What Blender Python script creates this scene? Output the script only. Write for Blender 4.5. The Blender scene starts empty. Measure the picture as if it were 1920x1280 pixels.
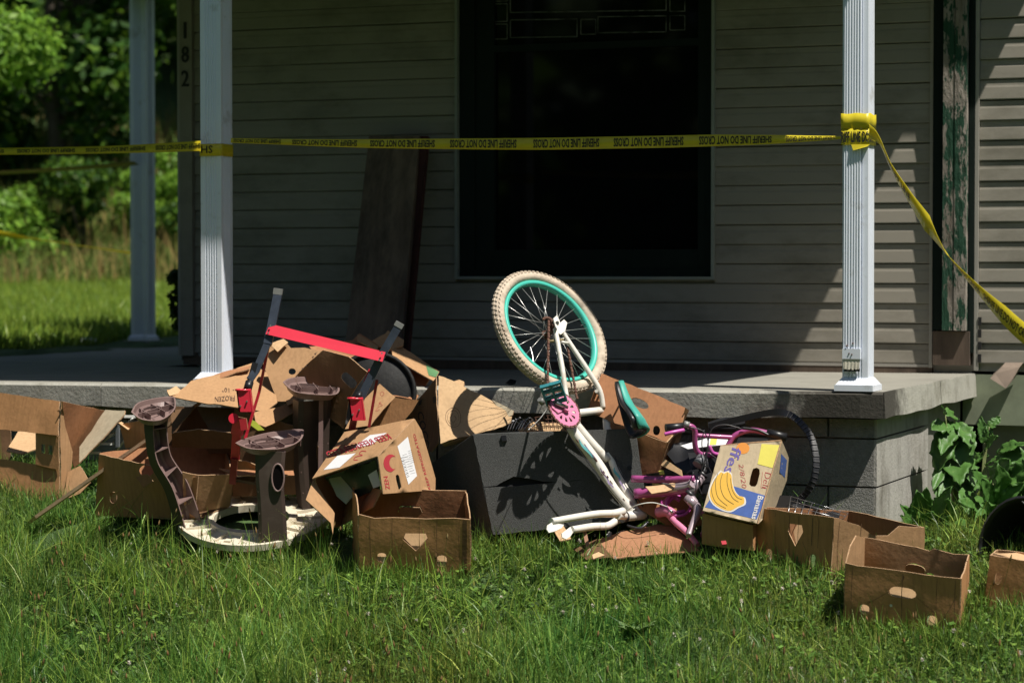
import bpy, bmesh, math, random
import numpy as np
from mathutils import Vector, Matrix, noise, geometry
random.seed(7); np.random.seed(7)
R = math.radians
scene = bpy.context.scene
COL = scene.collection

# ------------------------------------------------------------------ camera
FPX = 4533.0                      # 85 mm lens on a 36 mm sensor, in photo pixels
HORIZON = 505.0
PITCH = math.atan((640 - HORIZON) / FPX)
CAMZ = 1.0574
camd = bpy.data.cameras.new('camera'); cam = bpy.data.objects.new('camera', camd); COL.objects.link(cam)
cam.location = (0, 0, CAMZ); cam.rotation_euler = (math.pi / 2 - PITCH, 0, 0)
camd.lens = 85.0; camd.sensor_width = 36.0; camd.clip_end = 600; camd.clip_start = .05
camd.dof.use_dof = True; camd.dof.focus_distance = 10.05; camd.dof.aperture_fstop = 2.8
scene.camera = cam

# ------------------------------------------------------------------ house frame: corner of the slab, right along the wall, back into the house
CX, CY = 1.533, 10.0
AU = R(22)
U = Vector((math.cos(AU), -math.sin(AU), 0)); V = Vector((math.sin(AU), math.cos(AU), 0))
W = 1.94                          # porch depth
SLAB = .55                        # slab top
def H(u, v, z): return Vector((CX, CY, 0)) + U * u + V * v + Vector((0, 0, z))

# ------------------------------------------------------------------ light
sun_dir = U * -.472 + V * .19 + Vector((0, 0, -1)); sun_dir.normalize()
world = bpy.data.worlds.new('World'); scene.world = world; world.use_nodes = True
wn = world.node_tree; wn.nodes.clear()
sky = wn.nodes.new('ShaderNodeTexSky'); sky.sky_type = 'NISHITA'; sky.sun_disc = False
elev = math.asin(-sun_dir.z)
sky.sun_elevation = elev
sky.sun_rotation = math.atan2(-sun_dir.x, -sun_dir.y)
sky.air_density = 1.0; sky.dust_density = 1.0; sky.ozone_density = 1.5
bg = wn.nodes.new('ShaderNodeBackground'); bg.inputs[1].default_value = .05
wo = wn.nodes.new('ShaderNodeOutputWorld')
wn.links.new(sky.outputs[0], bg.inputs[0]); wn.links.new(bg.outputs[0], wo.inputs[0])
sd = bpy.data.lights.new('sun', 'SUN'); so = bpy.data.objects.new('sun', sd); COL.objects.link(so)
sd.energy = 5.0; sd.angle = R(.53); sd.color = (1, .95, .86)
so.rotation_euler = sun_dir.to_track_quat('-Z', 'Y').to_euler(); so.location = (4, 2, 9)
scene.view_settings.view_transform = 'Standard'; scene.view_settings.look = 'None'
scene.view_settings.exposure = .42; scene.view_settings.gamma = 1
scene.view_settings.use_curve_mapping = False

# ------------------------------------------------------------------ projection of photo pixels to points at a given distance
CP, SP = math.cos(PITCH), math.sin(PITCH)
def ray(px, py):
    a = (px - 960) / FPX; b = (640 - py) / FPX
    return Vector((a, CP + b * SP, -SP + b * CP))
def P(px, py, Y):
    r = ray(px, py)
    return Vector((r.x / r.y * Y, Y, CAMZ + r.z / r.y * Y))
CAMP = Vector((0, 0, CAMZ))
def hit(px, py, pt, n):
    r = ray(px, py); t = (pt - CAMP).dot(n) / r.dot(n)
    return CAMP + r * t

# ------------------------------------------------------------------ materials
MATS = {}
def mat(name, col=(.5, .5, .5), stain=None, streak=0, rough=.7, metal=0, noise_amt=.15, scale=8, bump=.1, bscale=60, dark=None, dscale=3, damt=.0,
        trans=0, tint=False, spec=.5, bdist=.004, stretch=None, third=None, tscale=20, tth=.6, tw=.05, coat=0, sheen=0):
    if name in MATS: return MATS[name]
    m = bpy.data.materials.new(name); m.use_nodes = True; MATS[name] = m
    nt = m.node_tree; N = nt.nodes; L = nt.links; b = N['Principled BSDF']
    b.inputs['Roughness'].default_value = rough; b.inputs['Metallic'].default_value = metal
    b.inputs['Specular IOR Level'].default_value = spec
    if coat: b.inputs['Coat Weight'].default_value = coat
    tc = N.new('ShaderNodeTexCoord'); mp = N.new('ShaderNodeMapping'); L.new(tc.outputs['Object'], mp.inputs[0])
    if stretch: mp.inputs['Scale'].default_value = stretch
    def nz(s, det=6, ro=.6):
        n = N.new('ShaderNodeTexNoise'); n.inputs['Scale'].default_value = s; n.inputs['Detail'].default_value = det
        n.inputs['Roughness'].default_value = ro; L.new(mp.outputs[0], n.inputs['Vector']); return n
    def mix(fac, a, c, mode='MIX'):
        x = N.new('ShaderNodeMix'); x.data_type = 'RGBA'; x.blend_type = mode
        for k, s in ((0, fac), (6, a), (7, c)):
            if hasattr(s, 'is_linked'): L.new(s, x.inputs[k])
            elif isinstance(s, (int, float)): x.inputs[k].default_value = s
            else: x.inputs[k].default_value = (*s, 1)
        return x.outputs[2]
    def ramp(src, lo, hi):
        r = N.new('ShaderNodeMapRange'); r.inputs[1].default_value = lo; r.inputs[2].default_value = hi; L.new(src, r.inputs[0]); return r.outputs[0]
    n1 = nz(scale)
    f = ramp(n1.outputs[0], .25, .75)
    c = mix(f, [max(0, x * (1 - noise_amt)) for x in col], [min(1, x * (1 + noise_amt)) for x in col])
    if dark is not None:
        n2 = nz(dscale, 8, .7); c = mix(ramp(n2.outputs[0], .62 - damt * .35, .8 - damt * .25), c, dark)
    if third is not None:
        n3 = nz(tscale, 10, .75); c = mix(ramp(n3.outputs[0], tth, tth + tw), c, third)
    if stain is not None:   # weather stain round a point of the place: (x, y, z, radius, colour), in the object's own coordinates
        sx_, sy_, sz_, sr_, sc_ = stain; vm = N.new('ShaderNodeVectorMath'); vm.operation = 'DISTANCE'; L.new(tc.outputs['Object'], vm.inputs[0]); vm.inputs[1].default_value = (sx_, sy_, sz_)
        n5 = nz(9, 8, .75); ad = N.new('ShaderNodeMath'); ad.operation = 'MULTIPLY_ADD'; L.new(n5.outputs[0], ad.inputs[0]); ad.inputs[1].default_value = sr_ * 1.6; L.new(vm.outputs['Value'], ad.inputs[2])
        c = mix(ramp(ad.outputs[0], sr_ * 2.1, sr_ * 1.45), c, sc_)
    if streak:               # fine upright flutes showing through the paper
        ms_ = N.new('ShaderNodeMapping'); ms_.inputs['Scale'].default_value = (1, 1, .05); L.new(tc.outputs['Object'], ms_.inputs[0]); n6 = N.new('ShaderNodeTexNoise'); n6.inputs['Scale'].default_value = 75; n6.inputs['Detail'].default_value = 3; L.new(ms_.outputs[0], n6.inputs['Vector'])
        c = mix(ramp(n6.outputs[0], .42, .68), c, [x * (1 - streak) for x in col])
    if tint:
        at = N.new('ShaderNodeAttribute'); at.attribute_name = 'tint'; c = mix(1.0, c, at.outputs['Color'], 'MULTIPLY')
    L.new(c, b.inputs['Base Color'])
    if bump:
        n4 = nz(bscale, 5); bp = N.new('ShaderNodeBump'); bp.inputs['Strength'].default_value = bump; bp.inputs['Distance'].default_value = bdist
        L.new(n4.outputs[0], bp.inputs['Height']); L.new(bp.outputs[0], b.inputs['Normal'])
    if trans:
        tr = N.new('ShaderNodeBsdfTranslucent'); L.new(c, tr.inputs[0]); ms = N.new('ShaderNodeMixShader'); ms.inputs[0].default_value = trans
        L.new(b.outputs[0], ms.inputs[1]); L.new(tr.outputs[0], ms.inputs[2]); L.new(ms.outputs[0], N['Material Output'].inputs[0])
    return m

def card(name, col, **k):
    return mat(name, col, rough=.85, noise_amt=.10, scale=6, bump=.4, bscale=36, bdist=.004, dark=[c * .6 for c in col], dscale=3.2, damt=.12, third=[min(1, c * 1.22) for c in col], tscale=16, tth=.66, tw=.14, spec=.15, streak=.14, **k)
kraft = card('kraft_outer', (.40, .235, .12))
kraft_dull = card('kraft_weathered', (.46, .235, .105))
kraft_in = card('kraft_inner', (.36, .17, .085))
kraft_pale = card('kraft_pale', (.52, .34, .19))
kraft_rim = mat('corrugated_edge', (.40, .25, .14), rough=.9, noise_amt=.35, scale=90, bump=.6, bscale=220)
kraft_grey = card('kraft_greyed', (.40, .34, .24))
white_paint = mat('white_painted_aluminium', (.74, .78, .86), rough=.42, noise_amt=.04, scale=5, bump=.03, dark=(.42, .41, .38), dscale=7, damt=.12, third=(.12, .11, .09), tscale=60, tth=.76, tw=.03)
siding_m = mat('beige_vinyl_siding', (.285, .26, .215), rough=.6, noise_amt=.06, scale=3, bump=.05, bscale=30, dark=(.17, .155, .12), dscale=1.6, damt=.42, stretch=(1, 1, 2.2), third=(.16, .15, .12), tscale=2.5, tth=.66, tw=.2)
siding_trim = mat('beige_trim', (.34, .32, .28), rough=.55, noise_amt=.06, bump=.03, dark=(.2, .18, .15), damt=.1)
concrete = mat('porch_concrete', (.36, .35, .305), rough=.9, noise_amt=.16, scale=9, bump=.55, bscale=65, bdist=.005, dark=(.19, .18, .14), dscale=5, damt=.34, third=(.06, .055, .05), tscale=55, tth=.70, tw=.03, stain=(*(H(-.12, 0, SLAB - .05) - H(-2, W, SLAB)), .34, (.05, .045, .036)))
slab_top_m = mat('porch_floor_concrete', (.245, .235, .20), rough=.9, noise_amt=.12, scale=4, bump=.4, bscale=60, dark=(.16, .15, .13), dscale=2.5, damt=.2, stretch=(1, 1, 1))
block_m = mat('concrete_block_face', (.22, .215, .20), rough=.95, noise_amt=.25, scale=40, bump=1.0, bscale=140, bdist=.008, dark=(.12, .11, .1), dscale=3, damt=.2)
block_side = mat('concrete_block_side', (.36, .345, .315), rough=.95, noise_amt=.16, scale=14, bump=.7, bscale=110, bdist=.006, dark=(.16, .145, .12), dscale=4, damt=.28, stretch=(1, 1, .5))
mortar = mat('mortar', (.24, .23, .2), rough=.95, bump=.5)
green_peel = mat('peeling_green_paint', (.27, .235, .20), rough=.9, noise_amt=.35, scale=40, bump=1, bscale=45, bdist=.012, stretch=(1, 1, .3), third=(.012, .058, .030), tscale=19, tth=.49, tw=.02, dark=(.10, .08, .055), dscale=6, damt=.3)
green_dark = mat('dark_green_paint', (.007, .014, .011), spec=.2, rough=.75, noise_amt=.3, bump=.3, third=(.16, .17, .15), tscale=14, tth=.69, tw=.03, stretch=(1, 1, .3))
weathered_board = mat('weathered_dark_board', (.17, .12, .085), rough=.9, noise_amt=.6, scale=9, bump=.5, stretch=(1, 1, .12), third=(.14, .06, .04), tscale=5, tth=.60, tw=.15, dark=(.035, .03, .025), dscale=5, damt=.4)
brown_wood = mat('old_brown_wood', (.10, .07, .05), rough=.9, noise_amt=.4, scale=15, bump=.5, stretch=(1, 1, .15))
lit_wood = mat('raw_pale_wood', (.46, .32, .2), rough=.85, noise_amt=.25, scale=18, bump=.3, stretch=(.25, 1, 1), dark=(.25, .17, .1), damt=.2)
glass_m = mat('dark_window_glass', (.004, .004, .005), rough=.04, noise_amt=0, bump=0, spec=.25)
caulk = mat('worn_white_glazing_line', (.20, .21, .195), rough=.8, noise_amt=.5, scale=50, bump=.2, third=(.05, .05, .05), tscale=12, tth=.5, tw=.1)
black_int = mat('dark_interior', (.012, .012, .012), rough=.9, noise_amt=.1, bump=0)
soil = mat('soil_under_grass', (.045, .085, .022), rough=1, noise_amt=.5, scale=12, bump=.8, bscale=40, bdist=.02, third=(.11, .10, .05), tscale=5, tth=.64, tw=.12)
tape_m = mat('yellow_barrier_tape', (.72, .60, .03), rough=.38, noise_amt=.08, scale=20, bump=.1, trans=.25)
ink_black = mat('black_ink', (.012, .012, .011), rough=.6, noise_amt=0, bump=0)
ink_red = mat('red_ink', (.36, .022, .035), rough=.7, noise_amt=.15, bump=0)
ink_brown = mat('dark_brown_ink', (.07, .035, .02), rough=.8, noise_amt=.3, bump=0)
red_metal = mat('red_powder_coated_steel', (.60, .025, .05), rough=.3, noise_amt=.06, bump=.04, coat=.3, third=(.3, .06, .05), tscale=40, tth=.72, tw=.04)
black_metal = mat('blue_black_steel_tube', (.035, .045, .065), rough=.4, noise_amt=.3, scale=30, bump=.05, third=(.16, .16, .17), tscale=35, tth=.66, tw=.05)
black_pl = mat('black_plastic', (.012, .012, .014), rough=.38, noise_amt=.2, bump=.03, third=(.08, .08, .08), tscale=25, tth=.7, tw=.1)
grey_cap = mat('grey_metal_cap', (.25, .25, .24), rough=.5, metal=.4, noise_amt=.2)
chrome = mat('worn_chrome', (.45, .45, .46), rough=.3, metal=.9, noise_amt=.2)
brown_pl = mat('brown_plastic', (.055, .038, .031), rough=.42, noise_amt=.1, bump=.04, dark=(.085, .066, .055), dscale=8, damt=.15)
brown_pl_in = mat('mauve_brown_plastic_inside', (.19, .125, .115), rough=.5, noise_amt=.1, bump=.05, dark=(.12, .07, .055), dscale=25, damt=.2)
cream_pl = mat('dirty_cream_plastic', (.62, .56, .44), rough=.45, noise_amt=.08, bump=.05, dark=(.32, .25, .15), dscale=8, damt=.25, third=(.2, .14, .07), tscale=40, tth=.68, tw=.05)
carpet = mat('charcoal_speaker_carpet', (.082, .084, .082), rough=1, noise_amt=.35, scale=220, bump=1, bscale=350, bdist=.006, spec=.1, third=(.12, .12, .115), tscale=160, tth=.60, tw=.1, dark=(.055, .056, .052), dscale=3, damt=.3)
white_bike = mat('scuffed_white_bike_paint', (.70, .67, .61), rough=.4, noise_amt=.06, scale=12, bump=.04, dark=(.42, .36, .27), dscale=14, damt=.2, third=(.16, .09, .05), tscale=34, tth=.655, tw=.03, coat=.2)
teal_print = mat('teal_paint_swirl', (.12, .42, .44), rough=.45, noise_amt=.2, bump=0)
lilac_print = mat('lilac_paint_swirl', (.36, .28, .48), rough=.45, noise_amt=.2, bump=0)
teal = mat('turquoise_rim_paint', (.06, .47, .38), rough=.4, noise_amt=.08, bump=.03, third=(.3, .3, .2), tscale=45, tth=.70, tw=.06)
teal_pl = mat('faded_teal_plastic', (.03, .20, .23), rough=.5, noise_amt=.2, bump=.05)
tire_m = mat('muddy_tan_tyre', (.50, .42, .33), rough=.95, noise_amt=.25, scale=25, bump=.6, bscale=90, bdist=.004, dark=(.17, .12, .08), dscale=12, damt=.25, third=(.55, .48, .38), tscale=16, tth=.6, tw=.1)
pink_m = mat('pink_plastic', (.62, .20, .34), rough=.45, noise_amt=.08, bump=.03)
magenta_m = mat('magenta_bike_paint', (.32, .06, .20), rough=.32, noise_amt=.15, scale=10, bump=.03, coat=.4, third=(.5, .3, .45), tscale=18, tth=.62, tw=.1)
purple_m = mat('bright_orchid_plastic', (.50, .09, .36), rough=.35, noise_amt=.12, bump=.03)
silverpink = mat('silver_pink_paint', (.42, .34, .38), rough=.3, metal=.4, noise_amt=.15, scale=16, bump=.03)
rust = mat('rusty_steel', (.10, .045, .03), rough=.85, noise_amt=.4, scale=60, bump=.5, bscale=150, third=(.2, .1, .05), tscale=80, tth=.55, tw=.1)
spoke_m = mat('spoke_steel', (.6, .6, .58), rough=.35, metal=.7, noise_amt=.1, bump=0)
banana_y = mat('banana_yellow_print', (.72, .42, .06), rough=.8, noise_amt=.06, bump=.1)
banana_o = mat('orange_print', (.66, .25, .04), rough=.8, noise_amt=.06, bump=.1)
box_blue = mat('blue_print', (.055, .11, .34), rough=.8, noise_amt=.12, scale=30, bump=.1)
box_purple = mat('violet_blue_print', (.13, .10, .33), rough=.8, noise_amt=.12, bump=.1)
white_print = mat('white_print', (.66, .63, .58), rough=.8, noise_amt=.06, bump=.05)
paper = mat('white_paper_label', (.66, .66, .68), rough=.7, noise_amt=.05, bump=.08)
yellow_paper = mat('yellow_sticker', (.66, .58, .10), rough=.7, noise_amt=.1, bump=.08, third=(.45, .42, .12), tscale=60, tth=.6, tw=.1)
green_tape = mat('green_sticky_tape', (.10, .22, .10), rough=.45, noise_amt=.2)
grass_m = mat('grass_blades', (.145, .235, .05), rough=.4, noise_amt=.2, scale=1.3, bump=0, trans=.35, tint=True, spec=.35)
leaf_m = mat('leaves', (.12, .22, .038), rough=.5, noise_amt=.25, scale=1.2, bump=0, trans=.4, tint=True, spec=.3)
dry_m = mat('dry_stalks', (.30, .25, .13), rough=.9, noise_amt=.25, bump=0, trans=.2, tint=True)
bigleaf = mat('burdock_leaf', (.085, .20, .04), rough=.45, noise_amt=.25, scale=12, bump=.5, bscale=45, bdist=.006, trans=.3, third=(.14, .26, .06), tscale=30, tth=.55, tw=.1)
stem_m = mat('plant_stem', (.22, .25, .10), rough=.6, noise_amt=.2)
bark = mat('tree_bark', (.10, .08, .06), rough=.95, noise_amt=.4, scale=10, bump=.8, bscale=20, stretch=(1, 1, .3))
roof_m = mat('dark_soffit', (.10, .095, .085), rough=.9, noise_amt=.1)
shingle = mat('grey_shingles', (.08, .08, .08), rough=.95, noise_amt=.3, scale=30)
foundation_m = mat('mossy_render', (.16, .17, .115), rough=.95, noise_amt=.25, scale=6, bump=.6, bscale=40, dark=(.07, .08, .05), damt=.3)

# ------------------------------------------------------------------ object helpers
def props(o, label=None, cat=None, group=None, kind=None):
    if label: o['label'] = label
    if cat: o['category'] = cat
    if group: o['group'] = group
    if kind: o['kind'] = kind
    return o
def thing(name, label, cat, loc=(0, 0, 0), group=None):
    o = bpy.data.objects.new(name, None); o.empty_display_size = .1; COL.objects.link(o); o.location = loc
    return props(o, label, cat, group)
def origin_of(o):
    p = Vector((0, 0, 0))
    while o: p += Vector(o.location); o = o.parent
    return p
def link(name, verts, faces, mats, parent=None, midx=None, smooth=False, loc=None, label=None):
    off = origin_of(parent)
    if loc is None and parent is None: loc = Vector((0, 0, 0))
    L0 = (Vector(loc) - off) if loc is not None else Vector((0, 0, 0))
    base = off + L0
    me = bpy.data.meshes.new(name)
    me.from_pydata([tuple(Vector(v) - base) for v in verts], [], faces)
    for m in (mats if isinstance(mats, (list, tuple)) else [mats]): me.materials.append(m)
    if midx is not None: me.polygons.foreach_set('material_index', midx)
    if smooth is True: me.polygons.foreach_set('use_smooth', [True] * len(me.polygons))
    elif smooth: me.polygons.foreach_set('use_smooth', smooth)
    me.update()
    o = bpy.data.objects.new(name, me); COL.objects.link(o); o.location = L0
    if parent: o.parent = parent
    if label: o['label'] = label
    return o
class MB:
    """collects simple solids into one mesh"""
    def __init__(s): s.v = []; s.f = []; s.sm = []; s.mi = []; s.cur = 0
    def add(s, vs, fs, sm=False):
        b = len(s.v); s.v += [Vector(v) for v in vs]; s.f += [[b + i for i in f] for f in fs]
        s.sm += [sm] * len(fs); s.mi += [s.cur] * len(fs); return s
    def hexa(s, c):                       # 8 corners: 4 bottom ccw, 4 top ccw
        return s.add(c, [(3, 2, 1, 0), (4, 5, 6, 7), (0, 1, 5, 4), (1, 2, 6, 5), (2, 3, 7, 6), (3, 0, 4, 7)])
    def box(s, o, a, b, c):               # origin corner + three edge vectors
        o, a, b, c = map(Vector, (o, a, b, c))
        return s.hexa([o, o + a, o + a + b, o + b, o + c, o + a + c, o + a + b + c, o + b + c])
    def hb(s, u0, u1, v0, v1, z0, z1):    # box in house coordinates
        return s.box(H(u0, v0, z0), U * (u1 - u0), V * (v1 - v0), Vector((0, 0, z1 - z0)))
    def tube(s, pts, rad, n=10, cap=True, flat=None):
        pts = [Vector(p) for p in pts]; m = len(pts)
        rs = rad if isinstance(rad, (list, tuple)) else [rad] * m
        vs = []; prev = None
        for i, p in enumerate(pts):
            d = (pts[min(i + 1, m - 1)] - pts[max(i - 1, 0)]).normalized()
            if prev is None:
                a = d.cross(Vector((0, 0, 1)) if abs(d.z) < .9 else Vector((1, 0, 0))).normalized()
            else:
                a = (prev - d * prev.dot(d)).normalized()
            prev = a; b = d.cross(a)
            for k in range(n):
                t = 2 * math.pi * k / n
                vs.append(p + a * math.cos(t) * rs[i] + b * math.sin(t) * rs[i] * (flat or 1))
        fs = [(i * n + k, i * n + (k + 1) % n, (i + 1) * n + (k + 1) % n, (i + 1) * n + k) for i in range(m - 1) for k in range(n)]
        s.add(vs, fs, True)
        if cap:
            b = len(s.v) - len(vs)
            s.f += [[b + k for k in range(n)][::-1], [b + (m - 1) * n + k for k in range(n)]]; s.sm += [False, False]; s.mi += [s.cur] * 2
        return s
    def extrude(s, poly, d):              # poly 3D loop, extruded by vector d
        n = len(poly); poly = [Vector(p) for p in poly]; d = Vector(d)
        vs = poly + [p + d for p in poly]
        return s.add(vs, [list(range(n))[::-1], [n + i for i in range(n)]] + [(i, (i + 1) % n, n + (i + 1) % n, n + i) for i in range(n)])
    def build(s, name, mats, parent=None, loc=None, label=None):
        return link(name, s.v, s.f, mats, parent, s.mi, s.sm, loc, label)
def spline(pts, n=6):
    pts = [Vector(p) for p in pts]; out = []
    for i in range(len(pts) - 1):
        p0 = pts[max(i - 1, 0)]; p1 = pts[i]; p2 = pts[i + 1]; p3 = pts[min(i + 2, len(pts) - 1)]
        for k in range(n):
            t = k / n
            out.append(.5 * ((2 * p1) + (p2 - p0) * t + (2 * p0 - 5 * p1 + 4 * p2 - p3) * t * t + (3 * p1 - p0 - 3 * p2 + p3) * t ** 3))
    out.append(pts[-1]); return out

# ------------------------------------------------------------------ text
_txt = {}
def text2d(s, offset=0.0):
    if (s, offset) in _txt: return _txt[(s, offset)]
    c = bpy.data.curves.new('tmp', 'FONT'); c.body = s; c.size = 1; c.resolution_u = 2; c.offset = offset
    o = bpy.data.objects.new('tmp', c); COL.objects.link(o)
    dg = bpy.context.evaluated_depsgraph_get(); me = bpy.data.meshes.new_from_object(o.evaluated_get(dg))
    v = [(p.co.x, p.co.y) for p in me.vertices]; f = [tuple(p.vertices) for p in me.polygons]
    bpy.data.objects.remove(o); bpy.data.curves.remove(c); bpy.data.meshes.remove(me)
    x0 = min(p[0] for p in v); x1 = max(p[0] for p in v); y1 = max(p[1] for p in v); y0 = min(0, min(p[1] for p in v))
    v = [((p[0] - x0) / (x1 - x0), (p[1] - 0) / (y1 if y1 else 1)) for p in v]
    _txt[(s, offset)] = (v, f); return v, f

# ------------------------------------------------------------------ thin sheets with holes, thickness and print
def inside(p, poly):
    x, y = p; c = False; n = len(poly); j = n - 1
    for i in range(n):
        xi, yi = poly[i]; xj, yj = poly[j]
        if (yi > y) != (yj > y) and x < (xj - xi) * (y - yi) / (yj - yi + 1e-12) + xi: c = not c
        j = i
    return c
def resample(poly, step, jit=0):
    out = []
    for i, a in enumerate(poly):
        b = poly[(i + 1) % len(poly)]; d = math.dist(a, b); k = max(1, int(d / step))
        nx, ny = (-(b[1] - a[1]) / (d + 1e-9), (b[0] - a[0]) / (d + 1e-9))
        for q in range(k):
            t = q / k; w = random.uniform(-jit, jit) if q else 0
            out.append((a[0] + (b[0] - a[0]) * t + nx * w, a[1] + (b[1] - a[1]) * t + ny * w))
    return out
def circle(cx, cy, rx, ry=None, n=14, rot=0):
    ry = rx if ry is None else ry
    return [(cx + rx * math.cos(t) * math.cos(rot) - ry * math.sin(t) * math.sin(rot), cy + rx * math.cos(t) * math.sin(rot) + ry * math.sin(t) * math.cos(rot)) for t in [2 * math.pi * i / n for i in range(n)]]
def slot(cx, cy, w, h, rot=0, r=.5):
    pts = []; rr = min(w, h) * r
    for sx, sy, a0 in ((1, 1, 0), (-1, 1, 90), (-1, -1, 180), (1, -1, 270)):
        for k in range(4):
            t = R(a0 + k * 30); pts.append((sx * (w / 2 - rr) + rr * math.cos(t), sy * (h / 2 - rr) + rr * math.sin(t)))
    return [(cx + x * math.cos(rot) - y * math.sin(rot), cy + x * math.sin(rot) + y * math.cos(rot)) for x, y in pts]
def sheet(name, outline, fn, nrm, parent, mats=None, holes=(), thick=.005, step=14, amp=.002, freq=7, jit=0, decals=(), label=None, seed=0, crease=0):
    mats = mats or (kraft, kraft_in, kraft_rim)
    ol = resample(outline, step, jit); hs = [resample(h, step) for h in holes]
    xs = [p[0] for p in ol]; ys = [p[1] for p in ol]
    pts = list(ol); edges = [(i, (i + 1) % len(ol)) for i in range(len(ol))]
    for h in hs:
        b = len(pts); pts += h; edges += [(b + i, b + (i + 1) % len(h)) for i in range(len(h))]
    nx = max(2, int((max(xs) - min(xs)) / step)); ny = max(2, int((max(ys) - min(ys)) / step))
    for i in range(1, nx):
        for j in range(1, ny):
            p = (min(xs) + (max(xs) - min(xs)) * (i + random.uniform(-.2, .2)) / nx, min(ys) + (max(ys) - min(ys)) * (j + random.uniform(-.2, .2)) / ny)
            if inside(p, ol) and not any(inside(p, h) for h in hs): pts.append(p)
    r = geometry.delaunay_2d_cdt([Vector(p) for p in pts], edges, [], 0, 1e-7)
    vv = [(p[0], p[1]) for p in r[0]]
    tris = []
    for f in r[2]:
        c = (sum(vv[i][0] for i in f) / len(f), sum(vv[i][1] for i in f) / len(f))
        if inside(c, ol) and not any(inside(c, h) for h in hs):
            a, b, d = f[:3]
            if (vv[b][0] - vv[a][0]) * (vv[d][1] - vv[a][1]) - (vv[b][1] - vv[a][1]) * (vv[d][0] - vv[a][0]) < 0: f = f[::-1]
            tris.append(tuple(f))
    sv = Vector((seed * 3.1, seed * 7.7, seed))
    def disp(p):
        d = noise.noise(p * freq + sv) * amp * 2
        if crease: d += (abs(noise.noise(p * freq * .8 + sv * 2)) - .2) * crease * 2
        return d
    def M(x, y, k):
        p = fn(x, y); return p + nrm * (disp(p) + k)
    h = thick / 2
    # orientation of fn: sign so that front faces look along nrm
    c0 = (sum(xs) / len(xs), sum(ys) / len(ys)); e = step * .2
    g = (fn(c0[0] + e, c0[1]) - fn(*c0)).cross(fn(c0[0], c0[1] + e) - fn(*c0)).dot(nrm) > 0
    n = len(vv); V3 = [M(x, y, h) for x, y in vv] + [M(x, y, -h) for x, y in vv]
    F = []; mi = []; sm = []
    for f in tris:
        F.append(f if g else f[::-1]); mi.append(0); sm.append(True)
    for f in tris:
        q = tuple(i + n for i in f); F.append(q[::-1] if g else q); mi.append(1); sm.append(True)
    cnt = {}
    for f in tris:
        for i in range(len(f)):
            a, b = f[i], f[(i + 1) % len(f)]; cnt[(a, b)] = 1
    rims = [(a, b) for (a, b) in cnt if (b, a) not in cnt]
    for a, b in rims:
        k = len(V3); V3 += [V3[a], V3[b], V3[b + n], V3[a + n]]
        F.append((k + 1, k, k + 3, k + 2) if g else (k, k + 1, k + 2, k + 3)); mi.append(2); sm.append(False)
    o = link(name, V3, F, list(mats), parent, mi, sm, label=label)
    for d in decals:
        kind = d[0]; lift = .0009
        if kind == 'poly':       # ('poly', outline, material, name, lift)
            _, pl, m_, nm = d[:4]; lift = d[4] if len(d) > 4 else lift
            pl = resample(pl, step)
            rr = geometry.delaunay_2d_cdt([Vector(p) for p in pl], [(i, (i + 1) % len(pl)) for i in range(len(pl))], [], 0, 1e-7)
            v2 = [(p[0], p[1]) for p in rr[0]]; f2 = []
            for f in rr[2]:
                c = (sum(v2[i][0] for i in f) / len(f), sum(v2[i][1] for i in f) / len(f))
                if inside(c, pl): f2.append(tuple(f))
        elif kind == 'text':     # ('text', string, origin, end of baseline, up vector, material, name, lift)
            _, s, o0, o1, up, m_, nm = d[:7]; lift = d[7] if len(d) > 7 else lift
            tv, f2 = text2d(s, -.014 if 'hand' in nm else .012)
            v2 = [(o0[0] + (o1[0] - o0[0]) * x + up[0] * y, o0[1] + (o1[1] - o0[1]) * x + up[1] * y) for x, y in tv]
        elif kind == 'line':     # ('line', points, width, material, name, lift)
            _, pl, wd, m_, nm = d[:5]; lift = d[5] if len(d) > 5 else .0011; v2 = []; f2 = []
            for i in range(len(pl) - 1):
                a, b = pl[i], pl[i + 1]; dd = math.dist(a, b) + 1e-9; nx_, ny_ = -(b[1] - a[1]) / dd * wd / 2, (b[0] - a[0]) / dd * wd / 2
                k = len(v2); v2 += [(a[0] + nx_, a[1] + ny_), (b[0] + nx_, b[1] + ny_), (b[0] - nx_, b[1] - ny_), (a[0] - nx_, a[1] - ny_)]; f2.append((k, k + 1, k + 2, k + 3))
        f3 = []
        for f in f2:
            a, b, c = f[0], f[1], f[2]
            s_ = (v2[b][0] - v2[a][0]) * (v2[c][1] - v2[a][1]) - (v2[b][1] - v2[a][1]) * (v2[c][0] - v2[a][0])
            f3.append(f if (s_ > 0) == g else f[::-1])
        if f3: link(nm, [M(x, y, h + lift) for x, y in v2], f3, [m_], o)
    return o
def plane_of(pts):
    c = sum(pts, Vector()) / len(pts); n = Vector()
    for i in range(len(pts)):
        n += (pts[i] - c).cross(pts[(i + 1) % len(pts)] - c)
    n.normalize()
    if n.dot(CAMP - c) < 0: n = -n
    return c, n
def flap(name, outline, parent, mats=None, **k):
    """flat piece whose corners are read off the photograph; corners given as (px, py, distance) fix its plane"""
    a = [P(*p) for p in outline if len(p) == 3]
    c, n = plane_of(a)
    fn = lambda x, y: hit(x, y, c, n)
    return sheet(name, [p[:2] for p in outline], fn, n, parent, mats, **k)
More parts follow.
